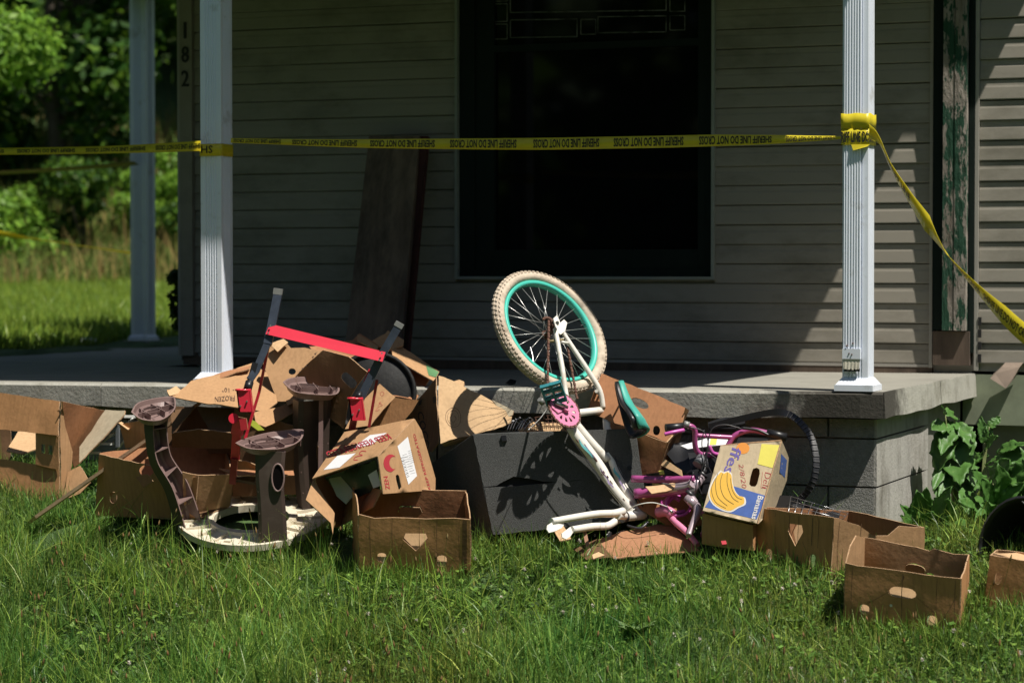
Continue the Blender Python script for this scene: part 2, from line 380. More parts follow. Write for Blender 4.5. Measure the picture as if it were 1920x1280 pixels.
def quad(name, c00, c10, c11, c01, out, parent, mats=None, outline=None, **k):
    """sheet spanned by four 3D corners, 2D coordinates in 0..1 (x along 00->10, y along 00->01)"""
    fn = lambda x, y: (c00 * (1 - x) * (1 - y) + c10 * x * (1 - y) + c11 * x * y + c01 * (1 - x) * y)
    n = (c10 - c00).cross(c01 - c00).normalized()
    if n.dot(out) < 0: n = -n
    k.setdefault('step', .12)
    return sheet(name, outline or [(0, 0), (1, 0), (1, 1), (0, 1)], fn, n, parent, mats, **k)
# ================================================================== the ground
def ground_np(X, Y):
    X = np.asarray(X, float); Y = np.asarray(Y, float)
    rx = X - CX; ry = Y - CY
    u = rx * U.x + ry * U.y; v = rx * V.x + ry * V.y
    z = -.04 - .26 * np.clip(-v, 0, None) ** 1.25
    z = z + 0
    z = np.where(v < -3, -.04 - .26 * 3 ** 1.25 + (v + 3) * .02, z)
    z = z + .075 * np.clip(-u - 2.3, 0, 2.6) * np.clip((.5 - v) / .3, 0, 1)
    s = np.clip((v - .35) / 2.3, 0, 1); s = s * s * (3 - 2 * s)
    left = np.clip((-6.15 - u) / .35, 0, 1)
    back = np.clip((v - 5.6) / 1.0, 0, 1)
    m = np.maximum(left, back)
    z = np.where(v > .3, -.04 + .55 * s * m, z)
    far = np.interp(Y, [16, 22, 28, 31, 33.5, 36, 60, 110], [0, .05, .18, .40, 1.3, 2.4, 13, 30])
    z = z + np.where(v > 5, far, 0)
    z = z + .018 * np.sin(X * 3.1 + 1) * np.sin(Y * 2.3) + .012 * np.sin(X * 7.3 + Y * 5.1)
    return z
def ground(x, y): return float(ground_np(x, y))
gx = np.unique(np.concatenate([np.linspace(-60, -6, 40), np.linspace(-6, 4, 120), np.linspace(4, 60, 30)]))
gy = np.unique(np.concatenate([np.linspace(-30, 6, 14), np.linspace(6, 14, 110), np.linspace(14, 40, 70), np.linspace(40, 110, 20)]))
GX, GY = np.meshgrid(gx, gy); GZ = ground_np(GX, GY)
nv = [(a, b, c) for a, b, c in zip(GX.ravel(), GY.ravel(), GZ.ravel())]
nx_ = len(gx); gf = [(j * nx_ + i, j * nx_ + i + 1, (j + 1) * nx_ + i + 1, (j + 1) * nx_ + i) for j in range(len(gy) - 1) for i in range(nx_ - 1)]
props(link('ground', nv, gf, soil, smooth=True), kind='structure', label='sloping lawn ground in front of and behind the porch')

# ================================================================== the house
house = thing('house', 'beige vinyl-sided house with a concrete porch, dark window and peeling green corner post', 'house', tuple(H(-2, W, SLAB)))
# slab with a worn edge
def slab_z(u): return SLAB + (.008 * (u) if u < 0 else 0)
sb = MB()
for (ua, ub, gap) in ((-7.0, -3.75, .003), (-3.745, 0, .0)):
    n = 40; top = []; bot = []
    for i in range(n + 1):
        u = ua + (ub - ua) * i / n; w = .006 * noise.noise(Vector((u * 3, 1, 0))) + .004 * noise.noise(Vector((u * 14, 2, 0)))
        if abs(u) < .02: w += .012
        top.append((u, w)); bot.append((u, .012 + .014 * noise.noise(Vector((u * 2.2, 5, 0))) ))
    for i in range(n):
        (u0, w0), (u1, w1) = top[i], top[i + 1]; b0, b1 = bot[i][1], bot[i + 1][1]
        vb = W + .02 if u1 > -4.5 else 5.95
        z0, z1 = slab_z(u0), slab_z(u1); c = .012
        vs = [H(u0, vb, z0), H(u1, vb, z1), H(u1, w1 + c, z1), H(u0, w0 + c, z0), H(u1, w1, z1 - c), H(u0, w0, z0 - c),
              H(u1, w1 + .002, z1 - .10 - b1), H(u0, w0 + .002, z0 - .10 - b0), H(u1, .12, z1 - .10 - b1), H(u0, .12, z0 - .10 - b0), H(u1, vb, z1 - .11), H(u0, vb, z0 - .11)]
        k = len(sb.v); sb.v += vs
        for f, mi in (((3, 2, 1, 0), 1), ((5, 4, 2, 3), 0), ((7, 6, 4, 5), 0), ((9, 8, 6, 7), 0), ((11, 10, 8, 9), 0)):
            sb.f.append([k + q for q in f]); sb.mi.append(mi); sb.sm.append(False)
        if i == n - 1 or i == 0:
            a = (1, 2, 4, 6, 8, 10) if i == n - 1 else (0, 3, 5, 7, 9, 11)
            sb.f.append([k + q for q in (a if i < n - 1 else a[::-1])]); sb.mi.append(0); sb.sm.append(False)
# right edge strip: rounded, chipped
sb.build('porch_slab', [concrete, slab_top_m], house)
e = MB()
for (v0, v1) in ((.016, 1.13), (1.142, W + .0)):
    n = 16
    for i in range(n):
        a = v0 + (v1 - v0) * i / n; b = v0 + (v1 - v0) * (i + 1) / n
        wa = .010 + .006 * noise.noise(Vector((a * 4, 0, 3))) ; wb = .010 + .006 * noise.noise(Vector((b * 4, 0, 3)))
        da = .112 + .012 * noise.noise(Vector((a * 3, 9, 3))); db = .112 + .012 * noise.noise(Vector((b * 3, 9, 3)))
        e.hexa([H(.0015, a, SLAB - da), H(wa, a, SLAB - da), H(wb, b, SLAB - db), H(.0015, b, SLAB - db), H(.0015, a, SLAB - .002), H(wa - .006, a, SLAB - .002), H(wb - .006, b, SLAB - .002), H(.0015, b, SLAB - .002)])
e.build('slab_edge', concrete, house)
# foundation blocks
fnd = MB(); fnd.hb(-6.6, -.062, .10, 1.9, -.35, SLAB - .118); fnd.build('foundation_core', mortar, house)
def block(u0, u1, v0, v1, z0, z1, m, r=.004):
    b = MB(); z0 += r; z1 -= r; b.hb(u0, u1, v0, v1, z0, z1); bb = b.build('concrete_block', m, house); return bb
rows = [(-.26, -.057), (-.057, .146), (.146, .349), (.349, .434)]
for ri, (z0, z1) in enumerate(rows):
    u = -.048; off = .2 if ri % 2 else .4
    first = True
    while u > -6.5:
        L_ = off if first else .4; first = False
        j = random.uniform(-.002, .002)
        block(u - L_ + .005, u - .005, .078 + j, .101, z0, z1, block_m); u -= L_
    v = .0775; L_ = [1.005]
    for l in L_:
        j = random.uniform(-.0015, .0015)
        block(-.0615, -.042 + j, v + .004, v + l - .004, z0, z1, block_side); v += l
# far foundation right of the porch
b = MB(); b.hb(.03, 3.6, W + .06, W + .5, -.4, .42); b.build('rendered_foundation', foundation_m, house)
for i in range(8):
    for k in range(2):
        b = MB(); b.hb(.28 + i * .41, .28 + i * .41 + .39, W + .045, W + .062, .0 + k * .2, .19 + k * .2); b.build('concrete_block', foundation_m, house)
b = MB(); b.hb(-.06, .30, W + .01, W + .058, .30, .545); b.build('render_patch', mat('mossy_plaster', (.26, .29, .2), rough=.95, noise_amt=.2, dark=(.12, .13, .08), damt=.2), house)
b = MB(); b.hb(.34, 3.6, W + .02, W + .08, .40, .56); b.build('sill_beam', brown_wood, house)
b = MB(); b.hb(-4.41, -.21, W - .002, W + .06, SLAB - .02, SLAB + .035); b.build('sill_strip', brown_wood, house)
br = thing('broken_timber', 'short broken timber sticking out under the siding right of the porch', 'timber', tuple(P(1885, 705, 11.5)))
qq = [P(1856, 709, 11.62), P(1886, 728, 11.60), P(1897, 715, 11.60), P(1912, 688, 11.64), P(1878, 688, 11.66), P(1866, 700, 11.64)]
MB().extrude(qq, Vector((.03, .06, .02))).build('weathered_block', mat('split_grey_wood', (.17, .13, .10), rough=.9, noise_amt=.3, dark=(.12, .09, .07), damt=.2), br)

# walls: structural core
b = MB(); b.hb(-4.40, -2.745, W + .03, W + .14, SLAB, 3.1); b.hb(-1.338, -.02, W + .03, W + .14, SLAB, 3.1)
b.hb(-2.745, -1.338, W + .03, W + .14, SLAB, 1.03); b.hb(-2.745, -1.338, W + .03, W + .14, 2.75, 3.1)
b.hb(-.02, 3.6, W + .03, W + .14, .56, 5.2); b.hb(-4.40, -4.3, W + .14, 7.0, SLAB - .5, 5.2); b.hb(-4.3, 3.6, 6.9, 7.0, .0, 5.2); b.hb(3.5, 3.6, W + .14, 6.9, .0, 5.2)
b.build('wall', siding_trim, house)
b = MB(); b.hb(-4.3, 3.5, W + .15, 6.9, .5, .54); b.build('interior_floor', black_int, house)
b = MB(); b.hb(-4.29, -4.27, W + .15, 6.8, .55, 3.4); b.hb(-4.2, 3.4, 4.0, 4.05, .55, 3.4); b.build('interior_wall', black_int, house)
# siding courses, each a part; dutch-lap profile
SH = .0985; Z0 = SLAB + .045
def course(u0, u1, z, top=None):
    h = SH if top is None else top
    pr = [(.030, h + .006), (.028, h - .0035), (.0085, h - .0045), (.0065, h * .70), (.0042, h * .60), (0, .005), (.001, 0), (.026, .001), (.030, .002)]
    if u1 - u0 > 1.2:
        um = random.uniform(u0 + .5, u1 - .5); course(u0, um, z, top); course(um - .0005, u1, z, top); return
    j = random.uniform(-.0016, .0016)
    jz = random.uniform(-.0014, .0014)
    vs = []
    for u in (u0, u1):
        for (v, zz) in pr: vs.append(H(u, W + v + j, z + zz + jz + (u - u0) * 0))
    n = len(pr); fs = [(i, (i + 1) % n, n + (i + 1) % n, n + i) for i in range(n)] + [list(range(n))[::-1], [n + i for i in range(n)]]
    fs = [f[::-1] for f in fs]
    link('siding_board', vs, fs, siding_m, house)
nrow = 25
for k in range(nrow):
    z = Z0 + k * SH
    if z + SH < 1.02 or z > 2.75:
        course(-4.336, -.226, z)
    else:
        course(-4.336, -2.757, z); course(-1.326, -.226, z)
for k in range(46):
    course(.018, 3.6, Z0 + .004 + k * SH)
b = MB(); b.hb(-.224, -.208, W - .012, W + .05, Z0 - .02, 3.1); b.hb(-.002, .016, W - .012, W + .05, Z0 - .03, 4.9); b.build('channel_trim', siding_trim, house)
b = MB(); b.hb(-4.31, -.226, W - .004, W + .02, Z0 - .018, Z0 - .004); b.build('starter_strip', siding_trim, house)
# left corner board with the house number
cb = MB().hb(-4.415, -4.338, W - .022, W + .05, SLAB + .03, 3.1).build('corner_board', mat('taupe_corner_board', (.27, .24, .20), rough=.7, noise_amt=.1, dark=(.18, .16, .13), damt=.2), house)
MB().hb(-4.43, -4.41, W - .022, 3.0, SLAB + .03, 3.1).build('side_corner_board', siding_trim, house)
for ch, py in (('1', 58), ('8', 103), ('2', 148)):
    tv, tf = text2d(ch, .01)
    zc = P(345, py, 13.42).z; hh = .088; ww = .046 if ch != '1' else .015
    mb = MB(); k = len(tv)
    vs = [H(-4.377 + (x - .5) * ww, W - .024, zc - .042 + y * hh) for x, y in tv] + [H(-4.377 + (x - .5) * ww, W - .030, zc - .042 + y * hh) for x, y in tv]
    ec = {}
    for f in tf:
        for i in range(len(f)): ec[(f[i], f[(i + 1) % len(f)])] = 1
    fs = [tuple(i + k for i in f)[::-1] for f in tf] + [(a, b_, b_ + k, a + k) for (a, b_) in ec if (b_, a) not in ec]
    link('house_number', vs, fs, ink_black, cb, label='black metal house numeral ' + ch)
# mailbox-like dark bit
MB().hb(-4.22, -4.17, W - .03, W, 2.18, 2.29).build('bell_box', black_pl, house)
# pilaster with peeling paint
MB().hb(-.196, -.152, W - .030, W + .05, SLAB + .21, 4.9).build('pilaster_shade_strip', green_dark, house)  # shade on the pilaster's side put into a dark green strip
b = MB(); b.hb(-.150, -.094, W - .058, W + .05, SLAB + .21, 4.9); b.hb(-.0915, -.034, W - .062, W + .05, SLAB + .21, 4.9); pil = b.build('corner_pilaster', green_peel, house, label='peeling green and bare grey corner pilaster')
MB().hb(-.205, -.197, W - .03, W + .05, SLAB + .2, 3.1).hb(-.029, -.004, W - .02, W + .05, SLAB + .1, 4.9).build('dark_gap', green_dark, house)
MB().hb(-.20, -.02, W - .035, W + .04, SLAB + .04, SLAB + .205).build('bare_base_timber', brown_wood, house)
for k in range(4):
    MB().hb(.018, .034, W - .016, W - .011, Z0 + .01 + k * .06, Z0 + .05 + k * .06).build('nail_slot', black_int, house)
# window
win = link('window', [H(-2.04, W, 1.5)], [], green_dark, house)
b = MB(); t = .014
wu0, wu1, wz0, wz1 = -2.757, -1.326, 1.02, 2.76
b.hb(wu0, wu0 + t, W - .02, W + .06, wz0, wz1); b.hb(wu1 - t, wu1, W - .02, W + .06, wz0, wz1); b.hb(wu0, wu1, W - .024, W + .06, wz0 - t, wz0); b.hb(wu0, wu1, W - .02, W + .06, wz1, wz1 + t)
b.build('window_trim', mat('grey_green_trim', (.27, .29, .26), rough=.6, noise_amt=.1, bump=.03), win)
b = MB(); b.hb(wu0 + t, wu0 + .10, W + .012, W + .07, wz0, wz1); b.hb(wu1 - .05, wu1 - t, W + .012, W + .07, wz0, wz1); b.hb(wu0 + .1, wu1 - .05, W + .008, W + .07, wz0, wz0 + .035); b.build('casing', green_dark, win)
b = MB(); b.hb(wu0 + .10, wu0 + .205, W + .03, W + .08, wz0 + .035, wz1); b.hb(wu1 - .10, wu1 - .05, W + .03, W + .08, wz0 + .035, wz1); b.hb(wu0 + .205, wu1 - .1, W + .026, W + .08, wz0 + .035, wz0 + .14)
b.hb(wu0 + .205, wu1 - .1, W + .03, W + .08, wz1 - .1, wz1); b.build('sash_frame', green_dark, win)
b = MB(); b.hb(wu0 + .205, wu1 - .1, W + .060, W + .064, wz0 + .14, 2.20); b.build('lower_pane', glass_m, win)
b = MB(); b.hb(wu0 + .205, wu1 - .1, W + .052, W + .056, 2.235, wz1 - .1); b.build('upper_pane', glass_m, win)
b = MB(); b.hb(wu0 + .205, wu1 - .1, W + .03, W + .075, 2.2, 2.235); b.build('meeting_rail', green_dark, win)
# worn glazing lines of the leaded upper sash
def wpt(px, py):
    n = -V; return hit(px, py, H(0, W + .05, 0), n)
for rect in ((922, 8, 951, 41), (922, 46, 951, 74), (957, 38, 1082, 71), (1089, 37, 1117, 65), (1121, 32, 1249, 62), (1256, 30, 1284, 57), (1256, -20, 1284, 22), (957, -30, 1249, 24), (922, -30, 951, 3)):
    b = MB(); x0, y0, x1, y1 = rect; sl = -.015 * (x1 - x0)
    P4 = [wpt(x0, y0), wpt(x1, y0 + sl), wpt(x1, y1 + sl), wpt(x0, y1)]
    for i in range(4):
        b.tube([P4[i], P4[(i + 1) % 4]], .0024, 5)
    b.build('lead_came', caulk, win)
# porch roof, main roof
rf = MB(); rf.hb(-7.1, .26, -.325, W + .1, 3.05, 3.2).build('porch_roof', roof_m, house)
MB().hb(-6.9, -4.42, W + .1, 3.4, 3.05, 3.2).hb(-6.95, -5.55, 4.95, 5.85, 3.08, 3.2).build('side_roof_shade_parts', roof_m, house)  # unseen roof cut short for a sunlit lawn; patch added to shade far post
MB().hb(-4.6, .56, W - .25, W + .1, 3.04, 3.07).build('roof_shadow_step', roof_m, house)  # unseen slab added to step the shadow edge on the right wall
MB().hb(-4.9, 4.2, W - .15, 7.4, 5.2, 5.35).build('main_roof', shingle, house)
MB().hb(-4.6, .2, W - .02, W + .14, 3.2, 5.2).build('upper_wall', siding_trim, house)
MB().hb(-6.9, .06, .05, .25, 2.86, 3.05).build('porch_beam', white_paint, house)

# ------------------------------------------------------------------ porch posts
def post(u, v, label, lean=0.0, damaged=False, s=.054, zb=SLAB):
    root = thing('porch_post', label, 'post', tuple(H(u, v, zb)), 'fluted white posts holding the porch roof')
    prof = []
    def face(n):  # one face from -s to s with flutes
        out = [(-s, 0)]
        for g in (-.026, -.013, 0, .013, .026):
            out += [(g - .0042, 0), (g - .0025, -.0042), (g + .0025, -.0042), (g + .0042, 0)]
        return out
    for k in range(4):
        a = k * math.pi / 2
        for (x, d) in face(0):
            px, py = x, -(s + d); prof.append((px * math.cos(a) - py * math.sin(a), px * math.sin(a) + py * math.cos(a)))
    n = len(prof); z0 = .04; z1 = 3.04 - zb
    vs = [H(u + x, v + y, zb + z0) for x, y in prof] + [H(u + x - lean, v + y, zb + z1) for x, y in prof]
    link('shaft', vs, [(i, (i + 1) % n, n + (i + 1) % n, n + i) for i in range(n)] + [list(range(n))[::-1], [n + i for i in range(n)]], white_paint, root)
    b = MB(); w = .082; b.hb(u - w, u + w, v - w, v + w, zb + .001, zb + .026)
    c = [H(u + a * .078, v + b_ * .078, zb + .0265) for a, b_ in ((-1, -1), (1, -1), (1, 1), (-1, 1))] + [H(u + a * .0565, v + b_ * .0565, zb + .055) for a, b_ in ((-1, -1), (1, -1), (1, 1), (-1, 1))]
    b.hexa(c); b.build('base_plate', white_paint, root)
    if damaged:
        # torn downspout-like sleeve screwed to the front face
        b = MB(); y = v - s - .016
        pts = []
        for i in range(19):
            x = u - .045 + i * .068 / 18; rr = .0045 if i % 3 == 1 else 0
            pts.append((x, y + rr))
        for i in range(18):
            (xa, ya), (xb, yb) = pts[i], pts[i + 1]; lo = SLAB + .155
            b.hexa([H(xa, ya, lo), H(xb, yb, lo), H(xb, v - s - .001, lo), H(xa, v - s - .001, lo), H(xa, ya, 2.86), H(xb, yb, 2.86), H(xb, v - s - .001, 2.86), H(xa, v - s - .001, 2.86)])
        b.build('fluted_sleeve', white_paint, root)
        MB().hb(u - .049, u + .027, y - .006, v - s - .0012, SLAB + .135, SLAB + .178).build('sleeve_collar', white_paint, root)
        b = MB()
        for i in range(9):
            xa = u - .046 + i * .0075; lo = SLAB + .092 + .006 * noise.noise(Vector((i * .9, 0, 0)))
            b.hexa([H(xa, y - .004 - .002 * (i % 2), lo), H(xa + .0075, y - .004 - .002 * ((i + 1) % 2), lo), H(xa + .0075, y + .004, lo), H(xa, y + .004, lo),
                    H(xa, y - .003, SLAB + .137), H(xa + .0075, y - .003, SLAB + .137), H(xa + .0075, y + .006, SLAB + .137), H(xa, y + .006, SLAB + .137)])
        b.build('torn_end', mat('crumpled_dirty_aluminium', (.6, .56, .46), rough=.5, noise_amt=.3, scale=30, dark=(.25, .2, .1), damt=.3), root)
        MB().hb(u - .044, u + .022, y - .001, y + .012, SLAB + .083, SLAB + .096).build('burnt_rim', ink_black, root)
        for (dx, dz) in ((-.02, .158), (-.008, .154), (-.005, .20), (-.03, .19)):
            MB().tube([H(u + dx, y - .009, SLAB + dz), H(u + dx, y + .003, SLAB + dz)], .003, 8).build('screw', rust, root)
    return root
def uv_of(px, v):
    r = (px - 960) / FPX   # position along the porch for a picture column on the line v = const
    X0 = CX + V.x * v; Y0 = CY + V.y * v
    return (X0 - r * Y0) / (r * U.y - U.x)
post_right = post(uv_of(1609.5, .085), .085, 'white fluted porch post at the right slab corner with torn sleeve and yellow tape', lean=.006, damaged=True)
post_left = post(uv_of(407, .085), .085, 'white fluted porch post behind the left end of the cardboard pile', lean=0, zb=slab_z(-3.2))
post_back = post(-6.86, 5.64, 'farthest porch post, in shade near the trees on the left', zb=.535, s=.066)
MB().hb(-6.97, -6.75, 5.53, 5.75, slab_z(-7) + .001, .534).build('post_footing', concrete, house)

# ------------------------------------------------------------------ barrier tape
def tape(name, pts, widths, twist, label, text_at=(), flip=True, parent=None, thick=.0005, mats=None, tdir=1, th=.70):
    """ribbon through 3D points; widths in m; twist in degrees about the path (0 = upright)"""
    n = 6; pp = spline(pts, n); m = len(pp)
    ws = np.interp(np.arange(m), np.arange(len(pts)) * n, widths); tw = np.interp(np.arange(m), np.arange(len(pts)) * n, twist)
    fr = []
    for i, p in enumerate(pp):
        d = (pp[min(i + 1, m - 1)] - pp[max(i - 1, 0)]).normalized()
        view = (CAMP - p).normalized(); up = Vector((0, 0, 1)); w0 = (up - d * up.dot(d)).normalized(); f0 = d.cross(w0)
        if f0.dot(view) < 0: f0 = -f0
        a = R(tw[i]); w = w0 * math.cos(a) + f0 * math.sin(a); f = f0 * math.cos(a) - w0 * math.sin(a)
        fr.append((p, w * ws[i] / 2, f))
    root = thing(name, label, 'tape', tuple(pp[0])) if parent is None else parent
    vs = []; fs = []
    for (p, w, f) in fr: vs += [p + w + f * thick, p - w + f * thick, p + w - f * thick, p - w - f * thick]
    for i in range(m - 1):
        a = i * 4; b = a + 4; fs += [(a, b, b + 1, a + 1), (a + 2, a + 3, b + 3, b + 2), (a, a + 2, b + 2, b), (a + 1, b + 1, b + 3, a + 3)]
    link('ribbon', vs, fs, mats or tape_m, root, smooth=True)
    s = [0]
    for i in range(m - 1): s.append(s[-1] + (pp[i + 1] - pp[i]).length)
    def at(q, t, lift=.0012):
        q = min(max(q, 0), s[-1] - 1e-4); i = max(0, int(np.searchsorted(s, q)) - 1); k = (q - s[i]) / (s[i + 1] - s[i] + 1e-9)
        p = fr[i][0].lerp(fr[i + 1][0], k); w = fr[i][1].lerp(fr[i + 1][1], k); f = fr[i][2].lerp(fr[i + 1][2], k)
        return p + w * t + f * (thick + lift)
    for (q0, q1, st) in text_at:
        tv, tf = text2d(st, .028); out = []
        for x, y in tv:
            if flip: q = q1 - (q1 - q0) * x; t = -(-.5 + y) * 2 * th
            else: q = q0 + (q1 - q0) * x; t = (-.5 + y) * 2 * th
            out.append(at(q, t))
        link('printed_words', out, [f for f in tf], ink_black, root)
    return root, s[-1]
SL = 'SHERIFF LINE DO NOT CROSS'
def depth_run(px, v=.0):
    u = uv_of(px, v); return H(u, v, 0).y
main_px = [(433, 263.5), (520, 266), (600, 268), (700, 269.5), (860, 270), (1000, 270), (1100, 268.5), (1240, 266), (1340, 263.5), (1440, 262), (1520, 260), (1582, 258)]
main_w = [.021, .026, .032, .040, .048, .052, .052, .052, .050, .040, .024, .010]
pts = [P(x, y, depth_run(x, .02)) for x, y in main_px]
cum = [0]
for i in range(len(pts) - 1): cum.append(cum[-1] + (pts[i + 1] - pts[i]).length)
def q_of(px): return float(np.interp(px, [m[0] for m in main_px], cum))
tx = [(q_of(a), q_of(b), SL) for a, b in ((438, 527), (548, 670), (694, 816), (844, 969), (1000, 1124), (1151, 1282), (1311, 1447), (1474, 1567))]
tape('barrier_tape', pts, main_w, [0] * 12, 'yellow sheriff line tape stretched between the two front porch posts', tx)
# left run leaving the frame
def left_pt(x, y, Y): return P(x, y, Y)
lp = [left_pt(-260, 286, 13.2), left_pt(0, 284, 12.4), left_pt(200, 281, 11.7), left_pt(376, 274, 11.12)]
cum2 = [0]
for i in range(3): cum2.append(cum2[-1] + (lp[i + 1] - lp[i]).length)
def q2(px): return float(np.interp(px, [-260, 0, 200, 376], cum2))
tape('barrier_tape', lp, [.05, .036, .036, .048], [0, 0, 0, 0], 'yellow tape running from the left post out of the picture', [(q2(a), q2(b), SL) for a, b in ((-120, 8), (32, 142), (162, 275), (294, 376))], th=.5)
# wraps on the posts
def wrap(u, v, s, zc, h, label, words=None, slopes=(0, 0), crump=0, nm='tape_wrap', front=0):
    root = thing(nm, label, 'tape', tuple(H(u, v, zc)))
    loop = []
    fv = s + front
    for a, b in ((-1, -1), (1, -1), (1, 1), (-1, 1), (-1, -1)):
        loop.append((u + a * s, v + (b * s if b > 0 else -fv)))
    vs = []; fs = []; m = 0; info = []
    for i in range(4):
        (ax, ay), (bx, by) = loop[i], loop[i + 1]
        for k in range(8):
            t = k / 8; x = ax + (bx - ax) * t; y = ay + (by - ay) * t
            r = 1 + crump * noise.noise(Vector((i * 2 + t * 9, zc * 9, 0))) * .05
            x = u + (x - u) * r; y = v + (y - v) * r
            dz = crump * .006 * noise.noise(Vector((i + t * 3, 4, zc)))
            sl = slopes[0] * (x - u) if i in (0,) else 0
            vs += [H(x, y, zc + h / 2 + dz + sl), H(u + (x - u) * (1 + crump * .012), v + (y - v) * (1 + crump * .012), zc + dz), H(x, y, zc - h / 2 + dz * .5)]; m += 1
    for i in range(m):
        a = i * 3; b = ((i + 1) % m) * 3; fs += [(a, a + 1, b + 1, b), (a + 1, a + 2, b + 2, b + 1)]
    o = link('band', vs, [f[::-1] for f in fs], tape_m, root, smooth=True)
    md = o.modifiers.new('thick', 'SOLIDIFY'); md.thickness = .0008
    if words:
        tv, tf = text2d(words, .025); out = []
        fr_ = 2 * s; tot = fr_ + .075
        for x, y in tv:
            q = x * tot; zz = zc - h * .33 + y * h * .66
            out.append(H(u - s + q, v - fv - .0022, zz) if q < fr_ else H(u + s + .0022, v - fv + (q - fr_), zz))
        link('printed_words', out, tf, ink_black, root)
    return root
ur = uv_of(1609.5, .085)
wrap(ur, .085, .0575, P(1609, 255, 10.0).z, .066, 'lower band of yellow tape with upright lettering wrapped round the right post', 'RIFF LINE DO NOT C', front=.0165)
wrap(ur, .085, .0580, P(1609, 226, 10.0).z, .062, 'upper crumpled band of yellow tape wrapped round the right post', crump=1.2, front=.0175)
ul = uv_of(407, .085)
wl = wrap(ul, .085, .0565, P(407, 279, 11.1).z, .056, 'band of yellow tape wrapped round the left front post', None)
tv, tf = text2d('SH', .012)
link('printed_words', [H(ul + .012 - .06 * x, .085 - .0590, P(407, 271, 11.1).z + .0 - y * .034) for x, y in tv], tf, ink_black, wl)
# diagonal run to the lower right
dp = [P(1630, 246, 9.93), P(1648, 262, 9.85), P(1672, 315, 9.75), P(1707, 372, 9.62), P(1738, 418, 9.5), P(1780, 482, 9.35), P(1830, 538, 9.2), P(1880, 588, 9.05), P(1940, 640, 8.9), P(2120, 770, 8.5)]
cum3 = [0]
for i in range(len(dp) - 1): cum3.append(cum3[-1] + (dp[i + 1] - dp[i]).length)
tape('barrier_tape', dp, [.06, .055, .058, .070, .074, .046, .056, .072, .074, .07], [10, 25, 30, 20, 5, 50, 30, 8, 0, 0], 'slack twisted yellow tape sloping from the right post to the lower right', [(cum3[2] * .7, cum3[3], 'SHERIFF LINE'), (cum3[5] + .03, cum3[6] + .03, 'DO NOT CROSS'), (cum3[6] + .06, cum3[8] - .02, SL)], flip=False, th=.45)
# flap end under the wrap
fl = thing('tape_end', 'loose torn tape end hanging under the lower band on the right post', 'tape', tuple(H(ur, .0, 1.5)))
link('ribbon', [H(ur - .015, .010, P(0, 270, 10).z), H(ur + .064, .010, P(0, 270, 10).z), H(ur + .055, .004, P(0, 274, 10).z), H(ur - .005, .003, P(0, 281, 10).z)], [(3, 2, 1, 0)], tape_m, fl).modifiers.new('thick', 'SOLIDIFY').thickness = .0008
# two further strands at the left
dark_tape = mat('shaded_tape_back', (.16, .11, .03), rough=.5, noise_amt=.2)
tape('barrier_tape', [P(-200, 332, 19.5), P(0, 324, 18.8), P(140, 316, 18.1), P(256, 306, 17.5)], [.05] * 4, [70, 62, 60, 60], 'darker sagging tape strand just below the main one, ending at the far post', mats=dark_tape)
tape('barrier_tape', [P(-200, 412, 24), P(0, 438, 23), P(60, 447, 22.3), P(160, 462, 21), P(255, 476, 19.8)], [.06, .055, .05, .045, .05], [0, 15, 70, 75, 60], 'low yellow tape strand sloping down in front of the dry grass bank')

# ------------------------------------------------------------------ boards leaning on the wall
def lean_board(name, px_poly, label, m, dt, db, th):
    root = thing(name, label, 'board', tuple(P(px_poly[3][0], px_poly[3][1], db)))
    c = [P(px_poly[0][0], px_poly[0][1], dt[0]), P(px_poly[1][0], px_poly[1][1], dt[1]), P(px_poly[2][0], px_poly[2][1], db - .07), P(px_poly[3][0], px_poly[3][1], db)]
    n = (c[1] - c[0]).cross(c[3] - c[0]).normalized()
    if n.y < 0: n = -n
    MB().hexa(c + [p + n * th for p in c]).build('plank', m, root); return root
lean_board('leaning_plank', [(692, 255), (786, 255), (748, 690), (642, 690)], 'wide dark weathered plank leaning against the siding left of the window', weathered_board, (12.82, 12.72), 12.4, .04)
lean_board('leaning_plank', [(787, 255), (802, 255), (762, 690), (750, 690)], 'thin dark red edged board leaning right beside the wide plank', mat('dark_red_board', (.06, .016, .012), rough=.8, noise_amt=.4, bump=.3), (12.74, 12.72), 12.42, .03)
# ================================================================== vegetation
def mesh_np(name, verts, faces4, mat_, tint=None, parent=None, loc=None, tri=None, mats2=None):
    me = bpy.data.meshes.new(name)
    base = origin_of(parent) if parent else (Vector(loc) if loc is not None else Vector((0, 0, 0)))
    v = np.asarray(verts, np.float32) - np.array(base, np.float32)
    me.vertices.add(len(v)); me.vertices.foreach_set('co', v.ravel())
    fl = [np.asarray(faces4, np.int32)] if len(faces4) else []
    sizes = np.full(len(faces4), 4, np.int32)
    idx = fl[0].ravel() if fl else np.zeros(0, np.int32)
    if tri is not None:
        tri = np.asarray(tri, np.int32); idx = np.concatenate([idx, tri.ravel()]); sizes = np.concatenate([sizes, np.full(len(tri), 3, np.int32)])
    me.loops.add(len(idx)); me.loops.foreach_set('vertex_index', idx)
    me.polygons.add(len(sizes)); me.polygons.foreach_set('loop_start', np.concatenate([[0], np.cumsum(sizes)[:-1]]).astype(np.int32))
    me.update(calc_edges=True); me.validate()
    me.materials.append(mat_)
    if tint is not None:
        a = me.color_attributes.new('tint', 'FLOAT_COLOR', 'POINT'); a.data.foreach_set('color', np.asarray(tint, np.float32).ravel())
    o = bpy.data.objects.new(name, me); COL.objects.link(o)
    if parent: o.parent = parent
    elif loc is not None: o.location = loc
    return o
rng = np.random.default_rng(5)
